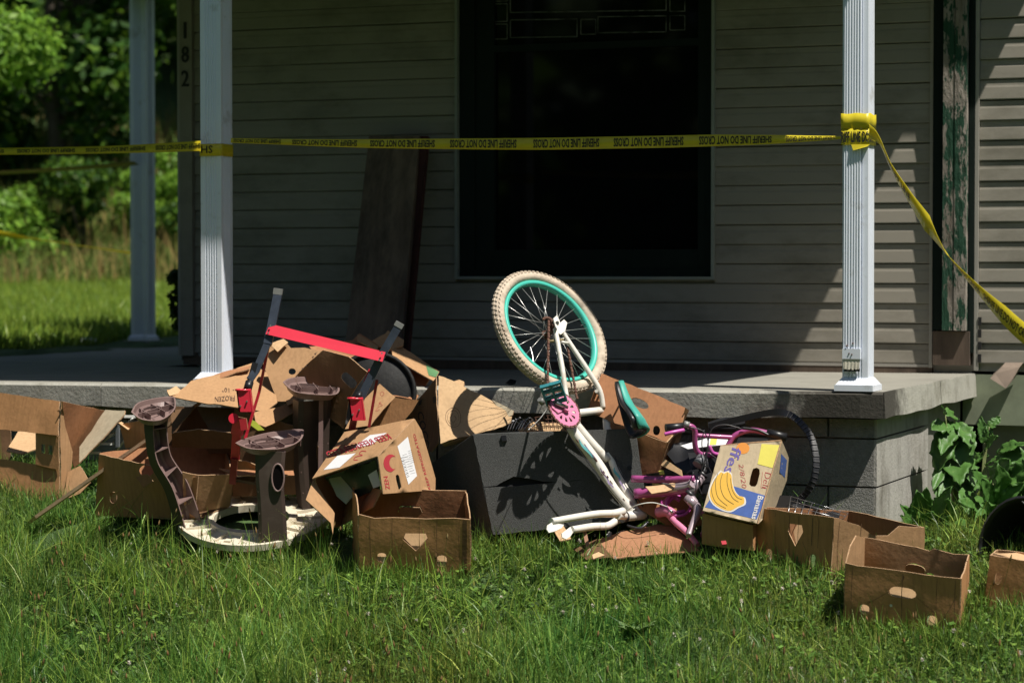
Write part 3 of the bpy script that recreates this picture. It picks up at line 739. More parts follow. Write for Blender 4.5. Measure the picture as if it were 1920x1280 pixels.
def pnoise(x, y, s, seed=0):
    r = np.random.default_rng(seed); out = 0
    for k in range(5):
        a, b, c, d = r.uniform(-1, 1, 4) * s * 2; p = r.uniform(0, 6.28, 2)
        out = out + np.sin(a * x + b * y + p[0]) * np.cos(c * x + d * y + p[1])
    return out / 2.2
def blades(name, X, Y, h, w, mat_, label, tints, lean=.5, Z=None, seg=3, kind='stuff', parent=None, stiff=1.0):
    n = len(X); Z = ground_np(X, Y) if Z is None else Z
    a = rng.uniform(0, 2 * np.pi, n); ld = rng.uniform(0, 2 * np.pi, n); lm = np.abs(rng.normal(0, lean, n)) * h
    side = np.stack([np.cos(a), np.sin(a), np.zeros(n)], 1); ldv = np.stack([np.cos(ld), np.sin(ld), np.zeros(n)], 1)
    base = np.stack([X, Y, Z - .01], 1); vs = []
    for k in range(seg + 1):
        t = k / seg; c = base + ldv * (lm * t ** 1.8)[:, None]; c[:, 2] += h * t * (1 - .35 * t * np.clip(lm / h, 0, 1.6) ** 2 * stiff)
        ww = (w * (1 - t ** 1.6) + .0004)[:, None]
        vs += [c - side * ww / 2, c + side * ww / 2]
    v = np.stack(vs, 1).reshape(-1, 3); k = 2 * (seg + 1)
    b = (np.arange(n) * k)[:, None]
    f = np.concatenate([b + np.array([2 * i, 2 * i + 1, 2 * i + 3, 2 * i + 2]) for i in range(seg)], 0)
    tc = np.ones((n, k, 4)); tc[:, :, :3] = tints[:, None, :]
    o = mesh_np(name, v, f, mat_, tc.reshape(-1, 4), parent)
    if kind: props(o, label, None, None, kind)
    return o
EXCL = []   # footprints (world XY polygons) kept clear of tall grass
def clear_mask(X, Y):
    m = np.ones(len(X), bool)
    for poly in EXCL:
        ins = np.zeros(len(X), bool); j = len(poly) - 1
        for i in range(len(poly)):
            xi, yi = poly[i]; xj, yj = poly[j]
            c = ((yi > Y) != (yj > Y)) & (X < (xj - xi) * (Y - yi) / (yj - yi + 1e-12) + xi); ins ^= c; j = i
        m &= ~ins
    return m
def uvof(X, Y):
    rx = X - CX; ry = Y - CY; return rx * U.x + ry * U.y, rx * V.x + ry * V.y
def tint_mix(n, palette, probs, var=.18):
    p = np.array(palette)[rng.choice(len(palette), n, p=probs)]
    return np.clip(p * rng.normal(1, var, (n, 1)), .15, 2.5)

def plant_all():
    # near lawn
    n = 285000
    X = rng.uniform(-3.3, 3.0, n); Y = rng.uniform(8.1, 12.2, n); u, v = uvof(X, Y)
    ok = (v < .06) | (u > .06); ok &= (v < W - .05) & (u > -6.2) & (X < Y * .235) & (X > -Y * .30) & (v > -2.2)
    ok &= clear_mask(X, Y)
    d = pnoise(X, Y, 3.2, 3); ok &= rng.uniform(0, 1, n) < .86 + .2 * d
    X = X[ok]; Y = Y[ok]; n = len(X); v = v[ok]
    cl = pnoise(X, Y, 2.8, 1) * 1.3; cl2 = pnoise(X, Y, 9, 2)
    h = np.clip(rng.normal(.058, .020, n) * (1 + .30 * cl + .35 * cl2) * (1 + .22 * np.clip(-X - .2, 0, 1.6)) * (1 + .55 * np.clip(9.75 - Y, 0, 1.2) * np.clip(.9 - X, 0, 1.4)), .02, .24)
    w = np.clip(rng.normal(.0044, .0013, n), .002, .0085) * (1 + .4 * np.clip(9.75 - Y, 0, 1.2) * np.clip(.9 - X, 0, 1.4))
    pal = [(.95, .95, .9), (.6, .8, .8), (1.35, 1.25, 1.0), (.4, .52, .55), (1.9, 1.55, 1.5), (2.8, 1.7, 2.2)]
    t = tint_mix(n, pal, [.34, .27, .17, .12, .07, .03]); t *= (1 + .22 * cl)[:, None] * np.stack([1 + .25 * pnoise(X, Y, 1.7, 21), np.ones(n), np.ones(n)], 1)
    blades('lawn_grass', X, Y, h, w, grass_m, 'uneven unmown green lawn grass in front of the porch', t, lean=.75)
    # long wiry blades, in tufts
    cx_ = rng.uniform(-2.2, 2.3, 480); cy_ = rng.uniform(8.4, 10.8, 480); X = np.repeat(cx_, 22) + rng.normal(0, .04, 480 * 22); Y = np.repeat(cy_, 22) + rng.normal(0, .035, 480 * 22)
    u, v = uvof(X, Y); ok = ((v < .02) | (u > .1)) & clear_mask(X, Y); X = X[ok]; Y = Y[ok]; n = len(X)
    h = np.clip(rng.normal(.14, .045, n) * (1 + .25 * np.clip(-X, -1, 1.5)), .05, .3)
    blades('long_grass', X, Y, h, np.clip(rng.normal(.005, .0012, n), .002, .009), grass_m, 'tufts of longer arching grass blades in the lawn', tint_mix(n, [(.8, 1.0, .8), (1.5, 1.4, .95), (2.3, 1.8, 1.6)], [.48, .36, .16]), lean=1.0, seg=5)
    # blades standing against the fronts of things
    bx = []; by = []
    for poly in EXCL:
        cxp = sum(p[0] for p in poly) / len(poly); cyp = sum(p[1] for p in poly) / len(poly)
        for i in range(len(poly)):
            a, b = poly[i], poly[(i + 1) % len(poly)]; L_ = math.dist(a, b)
            mx, my = (a[0] + b[0]) / 2 - cxp, (a[1] + b[1]) / 2 - cyp
            if my > .02: continue
            k = int(L_ * 600); t = rng.uniform(0, 1, k); o = rng.uniform(.0, .10, k); dl = math.hypot(mx, my) + 1e-6
            bx.append(a[0] + (b[0] - a[0]) * t + mx / dl * o); by.append(a[1] + (b[1] - a[1]) * t + my / dl * o)
    X = np.concatenate(bx); Y = np.concatenate(by); u, v = uvof(X, Y); ok = (v < .03) & clear_mask(X, Y); X = X[ok]; Y = Y[ok]; n = len(X)
    blades('long_grass', X, Y, np.clip(rng.normal(.080, .035, n), .02, .18), np.clip(rng.normal(.0046, .0012, n), .002, .008), grass_m, 'longer grass growing up against the boxes and the table', tint_mix(n, [(.8, 1.0, .8), (1.2, 1.2, .9), (1.9, 1.6, 1.4)], [.55, .32, .13]), lean=.55, seg=4)
    # low broad leaves (clover, plantain) between the blades
    n = 26000; X = rng.uniform(-2.3, 2.3, n); Y = rng.uniform(8.2, 11.4, n); u, v = uvof(X, Y); ok = (v < .02) & clear_mask(X, Y); ok &= pnoise(X, Y, 2.4, 8) > -.25
    X = X[ok]; Y = Y[ok]; n = len(X); Z = ground_np(X, Y) + rng.uniform(.012, .055, n)
    a = rng.uniform(0, 6.28, n); s = rng.uniform(.006, .017, n); t1 = np.stack([np.cos(a), np.sin(a), rng.normal(0, .35, n)], 1) * s[:, None]; t2 = np.stack([-np.sin(a), np.cos(a), rng.normal(0, .35, n)], 1) * (s * .7)[:, None]
    c = np.stack([X, Y, Z], 1); vv = np.stack([c - t1, c + t2, c + t1, c - t2], 1).reshape(-1, 3)
    tt = np.ones((n, 4, 4)); tt[:, :, :3] = tint_mix(n, [(1.2, 1.2, 1), (.8, .95, .9)], [.5, .5])[:, None, :]
    props(mesh_np('clover_leaves', vv, (np.arange(n) * 4)[:, None] + np.arange(4), grass_m, tt.reshape(-1, 4)), 'small clover leaves low in the lawn', kind='stuff')
    # dead straw on the ground
    n = 42000; X = rng.uniform(-2.3, 2.3, n); Y = rng.uniform(8.2, 11, n); u, v = uvof(X, Y); ok = (v < .02) & clear_mask(X, Y) & (pnoise(X, Y, 2.2, 12) + .9 * (9.1 - Y) > .1); X = X[ok]; Y = Y[ok]; n = len(X)
    blades('dry_straw', X, Y, np.clip(rng.normal(.045, .02, n), .01, .12), np.full(n, .003), dry_m, 'dry pale straw lying in the lawn', tint_mix(n, [(1, 1, 1), (.7, .6, .5)], [.7, .3]), lean=1.3)
    # seed stalks: thin stem with a brown head
    n = 300; X = np.concatenate([rng.uniform(-1.95, -.2, 230), rng.uniform(-.6, 1.9, 70)]); Y = np.concatenate([rng.uniform(8.1, 10.4, 230), rng.uniform(8.2, 9.0, 70)])
    u, v = uvof(X, Y); ok = (v < -.1) & clear_mask(X, Y); X = X[ok]; Y = Y[ok]; n = len(X)
    h = np.clip(rng.normal(.17, .05, n), .07, .32); Z = ground_np(X, Y)
    a = rng.uniform(0, 6.28, n); le = rng.uniform(.0, .35, n) * h
    vs = []; fs = []; tri = []; tn = []
    for i in range(n):
        b = Vector((X[i], Y[i], Z[i])); tip = b + Vector((math.cos(a[i]) * le[i], math.sin(a[i]) * le[i], h[i])); mid = b.lerp(tip, .5) - Vector((math.cos(a[i]), math.sin(a[i]), 0)) * le[i] * .12
        head = rng.uniform(.018, .034); hr = rng.uniform(.0028, .0048); dirv = (tip - mid).normalized()
        rings = [(b, .0011), (mid, .0010), (tip, .0009), (tip + dirv * head * .15, hr), (tip + dirv * head * .55, hr * .95), (tip + dirv * head, hr * .2)]
        k = len(vs)
        for (c, r) in rings:
            for q in range(4): vs.append((c.x + r * math.cos(q * 1.571), c.y + r * math.sin(q * 1.571), c.z)); tn.append((.62, .78, .35, 1) if r < .0025 and c is not rings[-1][0] else (rng.uniform(.5, .9), rng.uniform(.42, .6), .34, 1))
        for j in range(5):
            for q in range(4): fs.append((k + j * 4 + q, k + j * 4 + (q + 1) % 4, k + j * 4 + 4 + (q + 1) % 4, k + j * 4 + 4 + q))
    props(mesh_np('seed_stalks', vs, fs, dry_m, tn), 'thin upright plantain stalks with brown seed heads in the lawn', kind='stuff')
    # clover flowers
    vs = []; fs = []; n = 120
    fx = rng.uniform(-1.9, 1.95, n); fy = rng.uniform(8.3, 10.4, n)
    for i in range(n):
        u, v = uvof(fx[i], fy[i])
        if v > -.1: continue
        c = Vector((fx[i], fy[i], ground(fx[i], fy[i]) + rng.uniform(.05, .10))); r = rng.uniform(.006, .010); k = len(vs)
        for q in range(26):
            dr = Vector(rng.normal(0, 1, 3)).normalized(); s1 = dr.cross(Vector((0, 0, 1))).normalized() * r * .28; p = c + dr * r
            kk = len(vs); vs += [c + s1 * .3, c - s1 * .3, p - s1, p + s1]; fs.append((kk, kk + 1, kk + 2, kk + 3))
    props(mesh_np('clover_flowers', [tuple(p) for p in vs], fs, mat('clover_white', (.6, .55, .48), noise_amt=.2, bump=0, trans=.2)), 'scattered small white clover flowers in the lawn', kind='stuff')
    # far lawn behind the porch
    n = 420000; X = np.concatenate([rng.uniform(-9, -1.5, 280000), rng.uniform(-13, 0, 140000)]); Y = rng.uniform(11, 33, n); u, v = uvof(X, Y)
    ok = ((u < -7.03) | (v > 7.1)) & (v > .0) & (((X / Y > -.265) & (X / Y < -.115)) | ((np.arange(n) >= 280000) & (X / Y > -.42))); X = X[ok]; Y = Y[ok]; n = len(X)
    blades('back_lawn_grass', X, Y, np.clip(rng.normal(.13, .04, n), .05, .3), np.full(n, .012), grass_m, 'sunlit grass of the back lawn beyond the porch', tint_mix(n, [(1.8, 1.5, .95), (1.1, 1.15, .8)], [.6, .4]), lean=.6, seg=2)
    # dry bank
    n = 26000; X = rng.uniform(-12, -1, n); Y = rng.uniform(29.5, 36.5, n)
    blades('dry_bank_grass', X, Y, np.clip(rng.normal(.42, .16, n), .12, .9), np.full(n, .02), dry_m, 'tall dry tan grass on the bank behind the lawn', tint_mix(n, [(1.05, .9, .6), (.55, .85, .3), (.3, .6, .18)], [.34, .3, .36]), lean=.45, seg=2)

def leaf_cloud(name, centers, radii, n, size, parent, tintp, mat_=None, probs=None, squash=.8, kind=None, label=None, loc=None):
    centers = np.array(centers, float); radii = np.array(radii, float)
    k = rng.choice(len(centers), n, p=radii ** 2 / np.sum(radii ** 2))
    d = rng.normal(0, 1, (n, 3)); d /= np.linalg.norm(d, axis=1)[:, None]
    rr = rng.uniform(.55, 1.0, n) ** .6 * (1 + .18 * rng.normal(0, 1, n))
    c = centers[k] + d * (radii[k] * rr)[:, None] * np.array([1, 1, squash])
    nrm = d + rng.normal(0, .7, (n, 3)) + np.array([0, 0, .5]); nrm /= np.linalg.norm(nrm, axis=1)[:, None]
    a = np.cross(nrm, rng.normal(0, 1, (n, 3))); a /= np.linalg.norm(a, axis=1)[:, None]; b = np.cross(nrm, a)
    s = rng.uniform(.6, 1.3, n) * size
    v = np.stack([c - a * s[:, None], c + b * (s * .5)[:, None], c + a * s[:, None], c - b * (s * .5)[:, None]], 1).reshape(-1, 3)
    t = np.ones((n, 4, 4)); tt = tint_mix(n, tintp, probs or [1 / len(tintp)] * len(tintp), .2); t[:, :, :3] = tt[:, None, :]
    o = mesh_np(name, v, (np.arange(n) * 4)[:, None] + np.arange(4), mat_ or leaf_m, t.reshape(-1, 4), parent)
    return o
def tree(name, label, x, y, h, r, n, size, tp, trunk_r=.14, low=.25, lobes=11, group='trees on the slope behind the lawn'):
    z = ground(x, y) - .05; root = thing(name, label, 'tree', (x, y, z), group)
    b = MB(); top = Vector((x + .2, y, z + h * .8))
    b.tube(spline([Vector((x, y, z)), Vector((x + rng.uniform(-.2, .2), y, z + h * .4)), top], 5), [trunk_r * (1 - .07 * i) for i in range(11)], 8)
    cs = []; rs = []
    for i in range(lobes):
        a = rng.uniform(0, 6.28); hh = rng.uniform(low, .98); rad = r * (1 - abs(hh - .55) * .9) * rng.uniform(.4, .95)
        c = Vector((x + math.cos(a) * rad, y + math.sin(a) * rad, z + h * hh)); cs.append(tuple(c)); rs.append(r * rng.uniform(.28, .48))
        st = Vector((x, y, z + h * hh * .6)); b.tube([st, st.lerp(c, .5) + Vector((0, 0, .1)), c], [trunk_r * .4, trunk_r * .25, .02], 5)
    b.build('trunk', bark, root)
    leaf_cloud('crown', cs, rs, n, size, root, tp)
    return root
def background():
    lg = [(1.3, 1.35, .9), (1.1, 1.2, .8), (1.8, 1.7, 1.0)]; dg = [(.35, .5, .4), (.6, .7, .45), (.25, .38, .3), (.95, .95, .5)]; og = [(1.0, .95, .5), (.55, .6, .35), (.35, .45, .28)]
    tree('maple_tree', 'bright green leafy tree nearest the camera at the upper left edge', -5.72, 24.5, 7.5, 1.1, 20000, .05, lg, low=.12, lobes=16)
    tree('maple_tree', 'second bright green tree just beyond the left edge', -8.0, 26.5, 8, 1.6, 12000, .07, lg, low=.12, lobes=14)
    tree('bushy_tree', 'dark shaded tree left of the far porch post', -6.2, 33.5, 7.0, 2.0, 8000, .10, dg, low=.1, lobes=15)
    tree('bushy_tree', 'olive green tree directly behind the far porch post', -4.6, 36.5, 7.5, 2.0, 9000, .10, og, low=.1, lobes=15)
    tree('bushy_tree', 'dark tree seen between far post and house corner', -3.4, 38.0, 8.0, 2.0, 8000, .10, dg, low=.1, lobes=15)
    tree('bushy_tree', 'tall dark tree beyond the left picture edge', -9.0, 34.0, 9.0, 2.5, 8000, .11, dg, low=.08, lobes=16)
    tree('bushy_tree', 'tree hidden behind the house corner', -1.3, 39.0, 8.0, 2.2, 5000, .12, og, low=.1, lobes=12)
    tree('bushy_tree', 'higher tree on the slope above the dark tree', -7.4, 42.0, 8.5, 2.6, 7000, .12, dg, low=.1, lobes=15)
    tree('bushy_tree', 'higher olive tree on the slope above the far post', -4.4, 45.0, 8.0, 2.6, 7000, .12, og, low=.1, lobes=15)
    for (x, y, w, lab, tp) in ((-6.6, 31.2, .7, 'rounded green shrub on the bank at the left edge', lg), (-5.6, 31.8, .75, 'green shrub on the bank left of the far post', dg), (-4.75, 32.2, .6, 'small leafy shrub close to the far post on the bank', lg), (-3.7, 31.4, .8, 'leafy shrub between the far post and house corner', dg), (-7.6, 31.5, .9, 'shrub on the bank outside the left edge', dg)):
        z = ground(x, y); root = thing('shrub', lab, 'shrub', (x, y, z), 'shrubs along the dry bank')
        b = MB(); cs = []; rs = []
        for i in range(7):
            c = Vector((x + rng.normal(0, w * .45), y + rng.normal(0, w * .4), z + rng.uniform(.35, 1.15))); cs.append(tuple(c)); rs.append(w * rng.uniform(.3, .5)); b.tube([Vector((x, y, z - .05)), c], [.02, .008], 5)
        b.build('stems', bark, root); leaf_cloud('foliage', cs, rs, 2600, .05, root, tp)
    # wooded slope seen as one mass
    n = 26000; X = rng.uniform(-22, 2, n); Y = rng.uniform(38, 66, n); Z = ground_np(X, Y) + np.abs(pnoise(X, Y, .8, 4)) * 2.5 + rng.uniform(0, 1.2, n)
    c = np.stack([X, Y, Z], 1); nrm = rng.normal(0, .6, (n, 3)) + np.array([0, -.5, .7]); nrm /= np.linalg.norm(nrm, axis=1)[:, None]
    a = np.cross(nrm, rng.normal(0, 1, (n, 3))); a /= np.linalg.norm(a, axis=1)[:, None]; b = np.cross(nrm, a); s = rng.uniform(.15, .4, n)
    v = np.stack([c - a * s[:, None], c + b * (s * .6)[:, None], c + a * s[:, None], c - b * (s * .6)[:, None]], 1).reshape(-1, 3)
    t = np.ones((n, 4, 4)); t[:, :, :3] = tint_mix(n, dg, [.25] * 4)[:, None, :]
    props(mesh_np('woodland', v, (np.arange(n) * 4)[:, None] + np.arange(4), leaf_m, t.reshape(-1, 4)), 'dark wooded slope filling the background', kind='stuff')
    # unseen ring of leaves added round front and sides to dim the porch
    n = 42000; A = rng.uniform(R(118), R(378), n); rad = rng.uniform(19, 27, n) + 3 * np.sin(A * 7); X = np.cos(A) * rad; Y = 6 + np.sin(A) * rad
    Z = rng.uniform(-1.5, 1, n) + rng.uniform(0, 1, n) ** .8 * (8.5 + 2 * np.sin(A * 11) + 1.5 * np.sin(A * 23))
    c = np.stack([X, Y, Z], 1); nrm = np.stack([-np.cos(A), -np.sin(A), np.full(n, .6)], 1) + rng.normal(0, .5, (n, 3)); nrm /= np.linalg.norm(nrm, axis=1)[:, None]
    a = np.cross(nrm, rng.normal(0, 1, (n, 3))); a /= np.linalg.norm(a, axis=1)[:, None]; b = np.cross(nrm, a); s = rng.uniform(.25, .55, n)
    v = np.stack([c - a * s[:, None], c + b * (s * .6)[:, None], c + a * s[:, None], c - b * (s * .6)[:, None]], 1).reshape(-1, 3)
    t = np.ones((n, 4, 4)); t[:, :, :3] = tint_mix(n, dg, [.25] * 4)[:, None, :]
    props(mesh_np('woodland', v, (np.arange(n) * 4)[:, None] + np.arange(4), leaf_m, t.reshape(-1, 4)), 'unseen ring of leaves added to dim the porch, outside the picture', kind='stuff')
    # dark bush leaning round the house corner
    x, y = P(328, 560, 14.6).x, 14.6; root = thing('shrub', 'dark wilted shrub poking out behind the house corner board', 'shrub', (x, y, SLAB - .04), None)
    b = MB(); cs = []; rs = []
    for i in range(6):
        c = P(332 + rng.uniform(-8, 14), 520 + i * 17, 14.6 + rng.uniform(-.1, .1)); cs.append(tuple(c)); rs.append(.05); b.tube([Vector((x + .05, y, SLAB - .04)), c], [.008, .003], 5)
    b.build('stems', bark, root); leaf_cloud('foliage', cs, rs, 260, .03, root, [(.2, .25, .15), (.5, .5, .3)])
    # white bag on the grass
    c = P(166, 641, 17.6); root = thing('plastic_bag', 'small white plastic bag lying on the grass edge behind the porch', 'bag', tuple(c))
    vs = []; fs = []; m = 12
    for j in range(7):
        th = math.pi * j / 6
        for i in range(m):
            ph = 2 * math.pi * i / m; p = Vector((math.sin(th) * math.cos(ph) * .07, math.sin(th) * math.sin(ph) * .06, math.cos(th) * .035)); p *= 1 + .35 * noise.noise(p * 40); vs.append(c + p)
    for j in range(6):
        for i in range(m): fs.append((j * m + i, (j + 1) * m + i, (j + 1) * m + (i + 1) % m, j * m + (i + 1) % m))
    link('bag_body', vs, fs, mat('white_film', (.6, .62, .66), rough=.35, noise_amt=.05), root, smooth=True)

# ------------------------------------------------------------------ burdock and leafy weeds
def big_leaf(parent, base, tip, width, up, droop=.15, m=None, nm='leaf', wavy=.12):
    base = Vector(base); tip = Vector(tip); ax = tip - base; L_ = ax.length; ax.normalize(); side = ax.cross(up).normalized(); nr = side.cross(ax).normalized()
    nu, nw = 16, 9; vs = []; fs = []
    sd_ = random.random() * 50
    for i in range(nu + 1):
        t = i / nu; wd = width * (math.sin(math.pi * min(1, t * .93 + .07)) ** .62) * (1.15 - .5 * t)
        for j in range(nw):
            s = (j / (nw - 1) - .5) * 2; e = abs(s)
            wob = 1 + wavy * noise.noise(Vector((t * 9, (s > 0) * 3., sd_))) * 3.2 * e + .07 * math.sin(i * 2.4) * e
            p = base + ax * (t * L_ * (1 + .06 * e * noise.noise(Vector((t * 9, sd_, s))))) + side * s * wd / 2 * wob
            p += nr * (-droop * L_ * t * t + .12 * wd * e + wavy * 1.3 * width * noise.noise(Vector((t * 7, s * 2.2, sd_ + 9))) * (.3 + e))
            vs.append(p)
    for i in range(nu):
        for j in range(nw - 1): a = i * nw + j; fs.append((a, a + 1, a + nw + 1, a + nw))
    o = link(nm, vs, fs, m or bigleaf, parent, smooth=True); md = o.modifiers.new('thick', 'SOLIDIFY'); md.thickness = .001; return o
def leafy_plant(label, base, leaves, name='burdock_plant', stemr=.007, group='broad leaved weeds beside the porch'):
    base = Vector(base); root = thing(name, label, 'plant', tuple(base), group)
    for (b0, t0, w) in leaves:
        b0 = P(*b0); t0 = P(*t0)
        MB().tube(spline([base, base.lerp(b0, .5) + Vector((0, 0, .02)), b0], 4), [stemr - i * .0005 for i in range(9)], 6).build('leaf_stalk', stem_m, root)
        big_leaf(root, b0, t0, w, Vector((random.uniform(-.4, .4), -.9, .7)), droop=random.uniform(.05, .25))
    return root
def weeds():
    g = P(1790, 990, 10.75)
    leafy_plant('tall burdock with large leaves against the right side of the porch', (g.x, g.y, ground(g.x, g.y)),
        [((1772, 775, 10.7), (1768, 758, 10.6), .03), ((1783, 800, 10.75), (1757, 880, 10.62), .13), ((1790, 795, 10.75), (1815, 880, 10.6), .15), ((1800, 850, 10.8), (1832, 900, 10.6), .10),
         ((1795, 830, 10.8), (1770, 925, 10.5), .10), ((1775, 860, 10.7), (1752, 905, 10.55), .07), ((1783, 790, 10.75), (1768, 840, 10.55), .10), ((1815, 870, 10.8), (1850, 850, 10.7), .08), ((1775, 800, 10.7), (1750, 800, 10.6), .09), ((1800, 800, 10.75), (1822, 830, 10.6), .10), ((1790, 850, 10.75), (1800, 905, 10.5), .12), ((1780, 880, 10.7), (1760, 945, 10.5), .09), ((1790, 780, 10.8), (1776, 772, 10.7), .08), ((1805, 890, 10.75), (1820, 945, 10.5), .11)])
    g = P(1835, 1000, 10.6)
    leafy_plant('burdock with leaves lifting to the right picture edge', (g.x, g.y, ground(g.x, g.y)),
        [((1868, 860, 10.5), (1930, 850, 10.4), .12), ((1875, 845, 10.5), (1920, 825, 10.4), .07), ((1850, 815, 10.6), (1858, 790, 10.6), .04), ((1846, 830, 10.6), (1838, 780, 10.6), .05), ((1855, 800, 10.6), (1875, 780, 10.6), .05),
         ((1848, 840, 10.6), (1862, 815, 10.5), .07), ((1852, 870, 10.6), (1868, 852, 10.5), .06), ((1846, 900, 10.6), (1880, 925, 10.4), .10), ((1842, 930, 10.5), (1868, 955, 10.3), .11)], stemr=.006)
    g = P(1880, 1010, 10.3)
    leafy_plant('low burdock clump above the black tub', (g.x, g.y, ground(g.x, g.y)),
        [((1860, 900, 10.35), (1890, 860, 10.25), .11), ((1890, 900, 10.3), (1935, 870, 10.2), .12), ((1840, 960, 10.3), (1812, 930, 10.15), .10), ((1850, 930, 10.3), (1835, 880, 10.2), .09), ((1880, 930, 10.3), (1880, 880, 10.2), .10), ((1900, 950, 10.3), (1945, 900, 10.2), .12), ((1870, 950, 10.3), (1915, 905, 10.2), .10), ((1870, 950, 10.3), (1925, 935, 10.1), .13), ((1860, 950, 10.3), (1850, 900, 10.2), .09), ((1862, 960, 10.3), (1838, 960, 10.1), .09), ((1880, 960, 10.3), (1900, 925, 10.0), .11), ((1858, 970, 10.2), (1862, 930, 10.0), .09), ((1890, 975, 10.2), (1935, 960, 10.0), .11)], stemr=.006)
    g = P(1735, 1010, 10.35)
    leafy_plant('rounded dock leaves at the foot of the block pier', (g.x, g.y, ground(g.x, g.y)),
        [((1728, 985, 10.3), (1722, 925, 10.2), .11), ((1740, 985, 10.3), (1765, 935, 10.2), .12), ((1745, 990, 10.3), (1782, 960, 10.1), .08), ((1722, 990, 10.3), (1700, 950, 10.2), .06), ((1730, 990, 10.2), (1742, 950, 10.05), .09), ((1715, 1000, 10.2), (1695, 965, 10.1), .05), ((1760, 985, 10.3), (1800, 930, 10.1), .11), ((1770, 985, 10.2), (1815, 970, 10.0), .10), ((1750, 975, 10.25), (1775, 915, 10.15), .09), ((1730, 975, 10.3), (1738, 920, 10.2), .08)], stemr=.004)
    for i, (x, y, lab) in enumerate(((1190, 1200, 'pale broad leaf weed rosette in the lawn below the bike'), (910, 1120, 'small leafy weed in the lawn right of the middle box'), (1120, 1235, 'low weed rosette near the bottom edge'), (1490, 1180, 'small leafy weed left of the front right box'), (530, 1240, 'low weed rosette at the lower left'))):
        # find ground along the ray
        Y = 8.6
        for k in range(60):
            p = P(x, y, Y)
            if p.z <= ground(p.x, p.y): break
            Y += .04
        root = thing('lawn_weed', lab, 'plant', tuple(p), 'leafy weeds in the lawn')
        r_ = .085 if i == 0 else .05
        for k in range(9):
            a = k * 2.4; d = Vector((math.cos(a), math.sin(a), .85)).normalized(); b0 = p + Vector((0, 0, .02)); big_leaf(root, b0, b0 + d * r_ * random.uniform(.8, 1.25), r_ * .42, Vector((0, 0, 1)), .2, m=mat('pale_weed_leaf', (.17, .27, .09), rough=.5, noise_amt=.2, bump=.2, trans=.3))
# ================================================================== cartons
kraft_dark = card('kraft_shade_and_stain', (.15, .085, .045))  # shade inside boxes put into a dark kraft; also colours stain and tear marks
def carton(name, label, F, B, parent_cat='box', group='empty cardboard boxes on the lawn', mats=None, holes={}, tops={}, decals={}, bottom=True, skip=(), thick=.0048, amp=.0035, jit=.007, excl=True, panel_mats={}, Dn=None):
    """F: front TL, TR, BR, BL as (px,py,Y); B: back TL, TR"""
    TL, TR, BR, BL = [P(*p) for p in F]; bTL, bTR = [P(*p) for p in B]
    bBL = bTL + (BL - TL); bBR = bTR + (BR - TR)
    c = (TL + TR + BR + BL + bTL + bTR + bBL + bBR) / 8
    root = thing(name, label, parent_cat, tuple((BL + BR + bBL + bBR) / 4), group)
    if excl:
        EXCL.append([(p.x, p.y) for p in (BL, BR, bBR, bBL)])
    faces = {'front': (BL, BR, TR, TL), 'back': (bBL, bBR, bTR, bTL), 'left': (bBL, BL, TL, bTL), 'right': (BR, bBR, bTR, TR)}
    for k, (a, b, d, e) in faces.items():
        if k in skip: continue
        out = (a + b + d + e) / 4 - c
        quad('side_panel', a, b, d, e, out, root, panel_mats.get(k, mats), outline=tops.get(k), holes=[h if not isinstance(h, tuple) else h[0] for h in holes.get(k, [])],
             thick=thick, amp=amp, jit=jit, decals=decals.get(k, ()), seed=hash(name + k) % 17, crease=.0012)
        # pushed-in tabs behind the hand holes
        for h in holes.get(k, []):
            if isinstance(h, tuple):
                hp, ang, mm = h; n = (b - a).cross(e - a).normalized()
                if n.dot(out) < 0: n = -n
                cx_ = sum(q[0] for q in hp) / len(hp); ty = min(q[1] for q in hp)
                hh = (ty - min(q[1] for q in hp))
                f0 = lambda x, y, a=a, b=b, d=d, e=e: a * (1 - x) * (1 - y) + b * x * (1 - y) + d * x * y + e * (1 - x) * y
                upv = (e - a)
                def fn(x, y, f0=f0, n=n, ty=ty, ang=ang, upv=upv):
                    dd = (y - ty) * upv.length
                    return f0(x, ty) + upv.normalized() * dd * math.cos(ang) - n * (dd * math.sin(ang) + .0035)
                nn = (n * math.cos(ang) + upv.normalized() * math.sin(ang)).normalized()
                sheet('hand_hole_tab', [(cx_ + (q[0] - cx_) * .97, q[1]) for q in hp], fn, nn, root, (mm, kraft_in, kraft_rim), thick=.004, step=.1, amp=.001)
    if bottom:
        quad('bottom_panel', BL + (bBL - BL) * .02, BR, bBR, bBL, Vector((0, 0, -1)), root, mats, thick=thick, amp=.002)
    return root
def K(px0, py0, px1, py1): pass
pentag = lambda x0, y0, x1, y1: [(x0 + .02, y1), (x1 - .02, y1), (x1, y1 - (y1 - y0) * .3), (x0 + (x1 - x0) * .52, y0), (x0, y1 - (y1 - y0) * .35)]
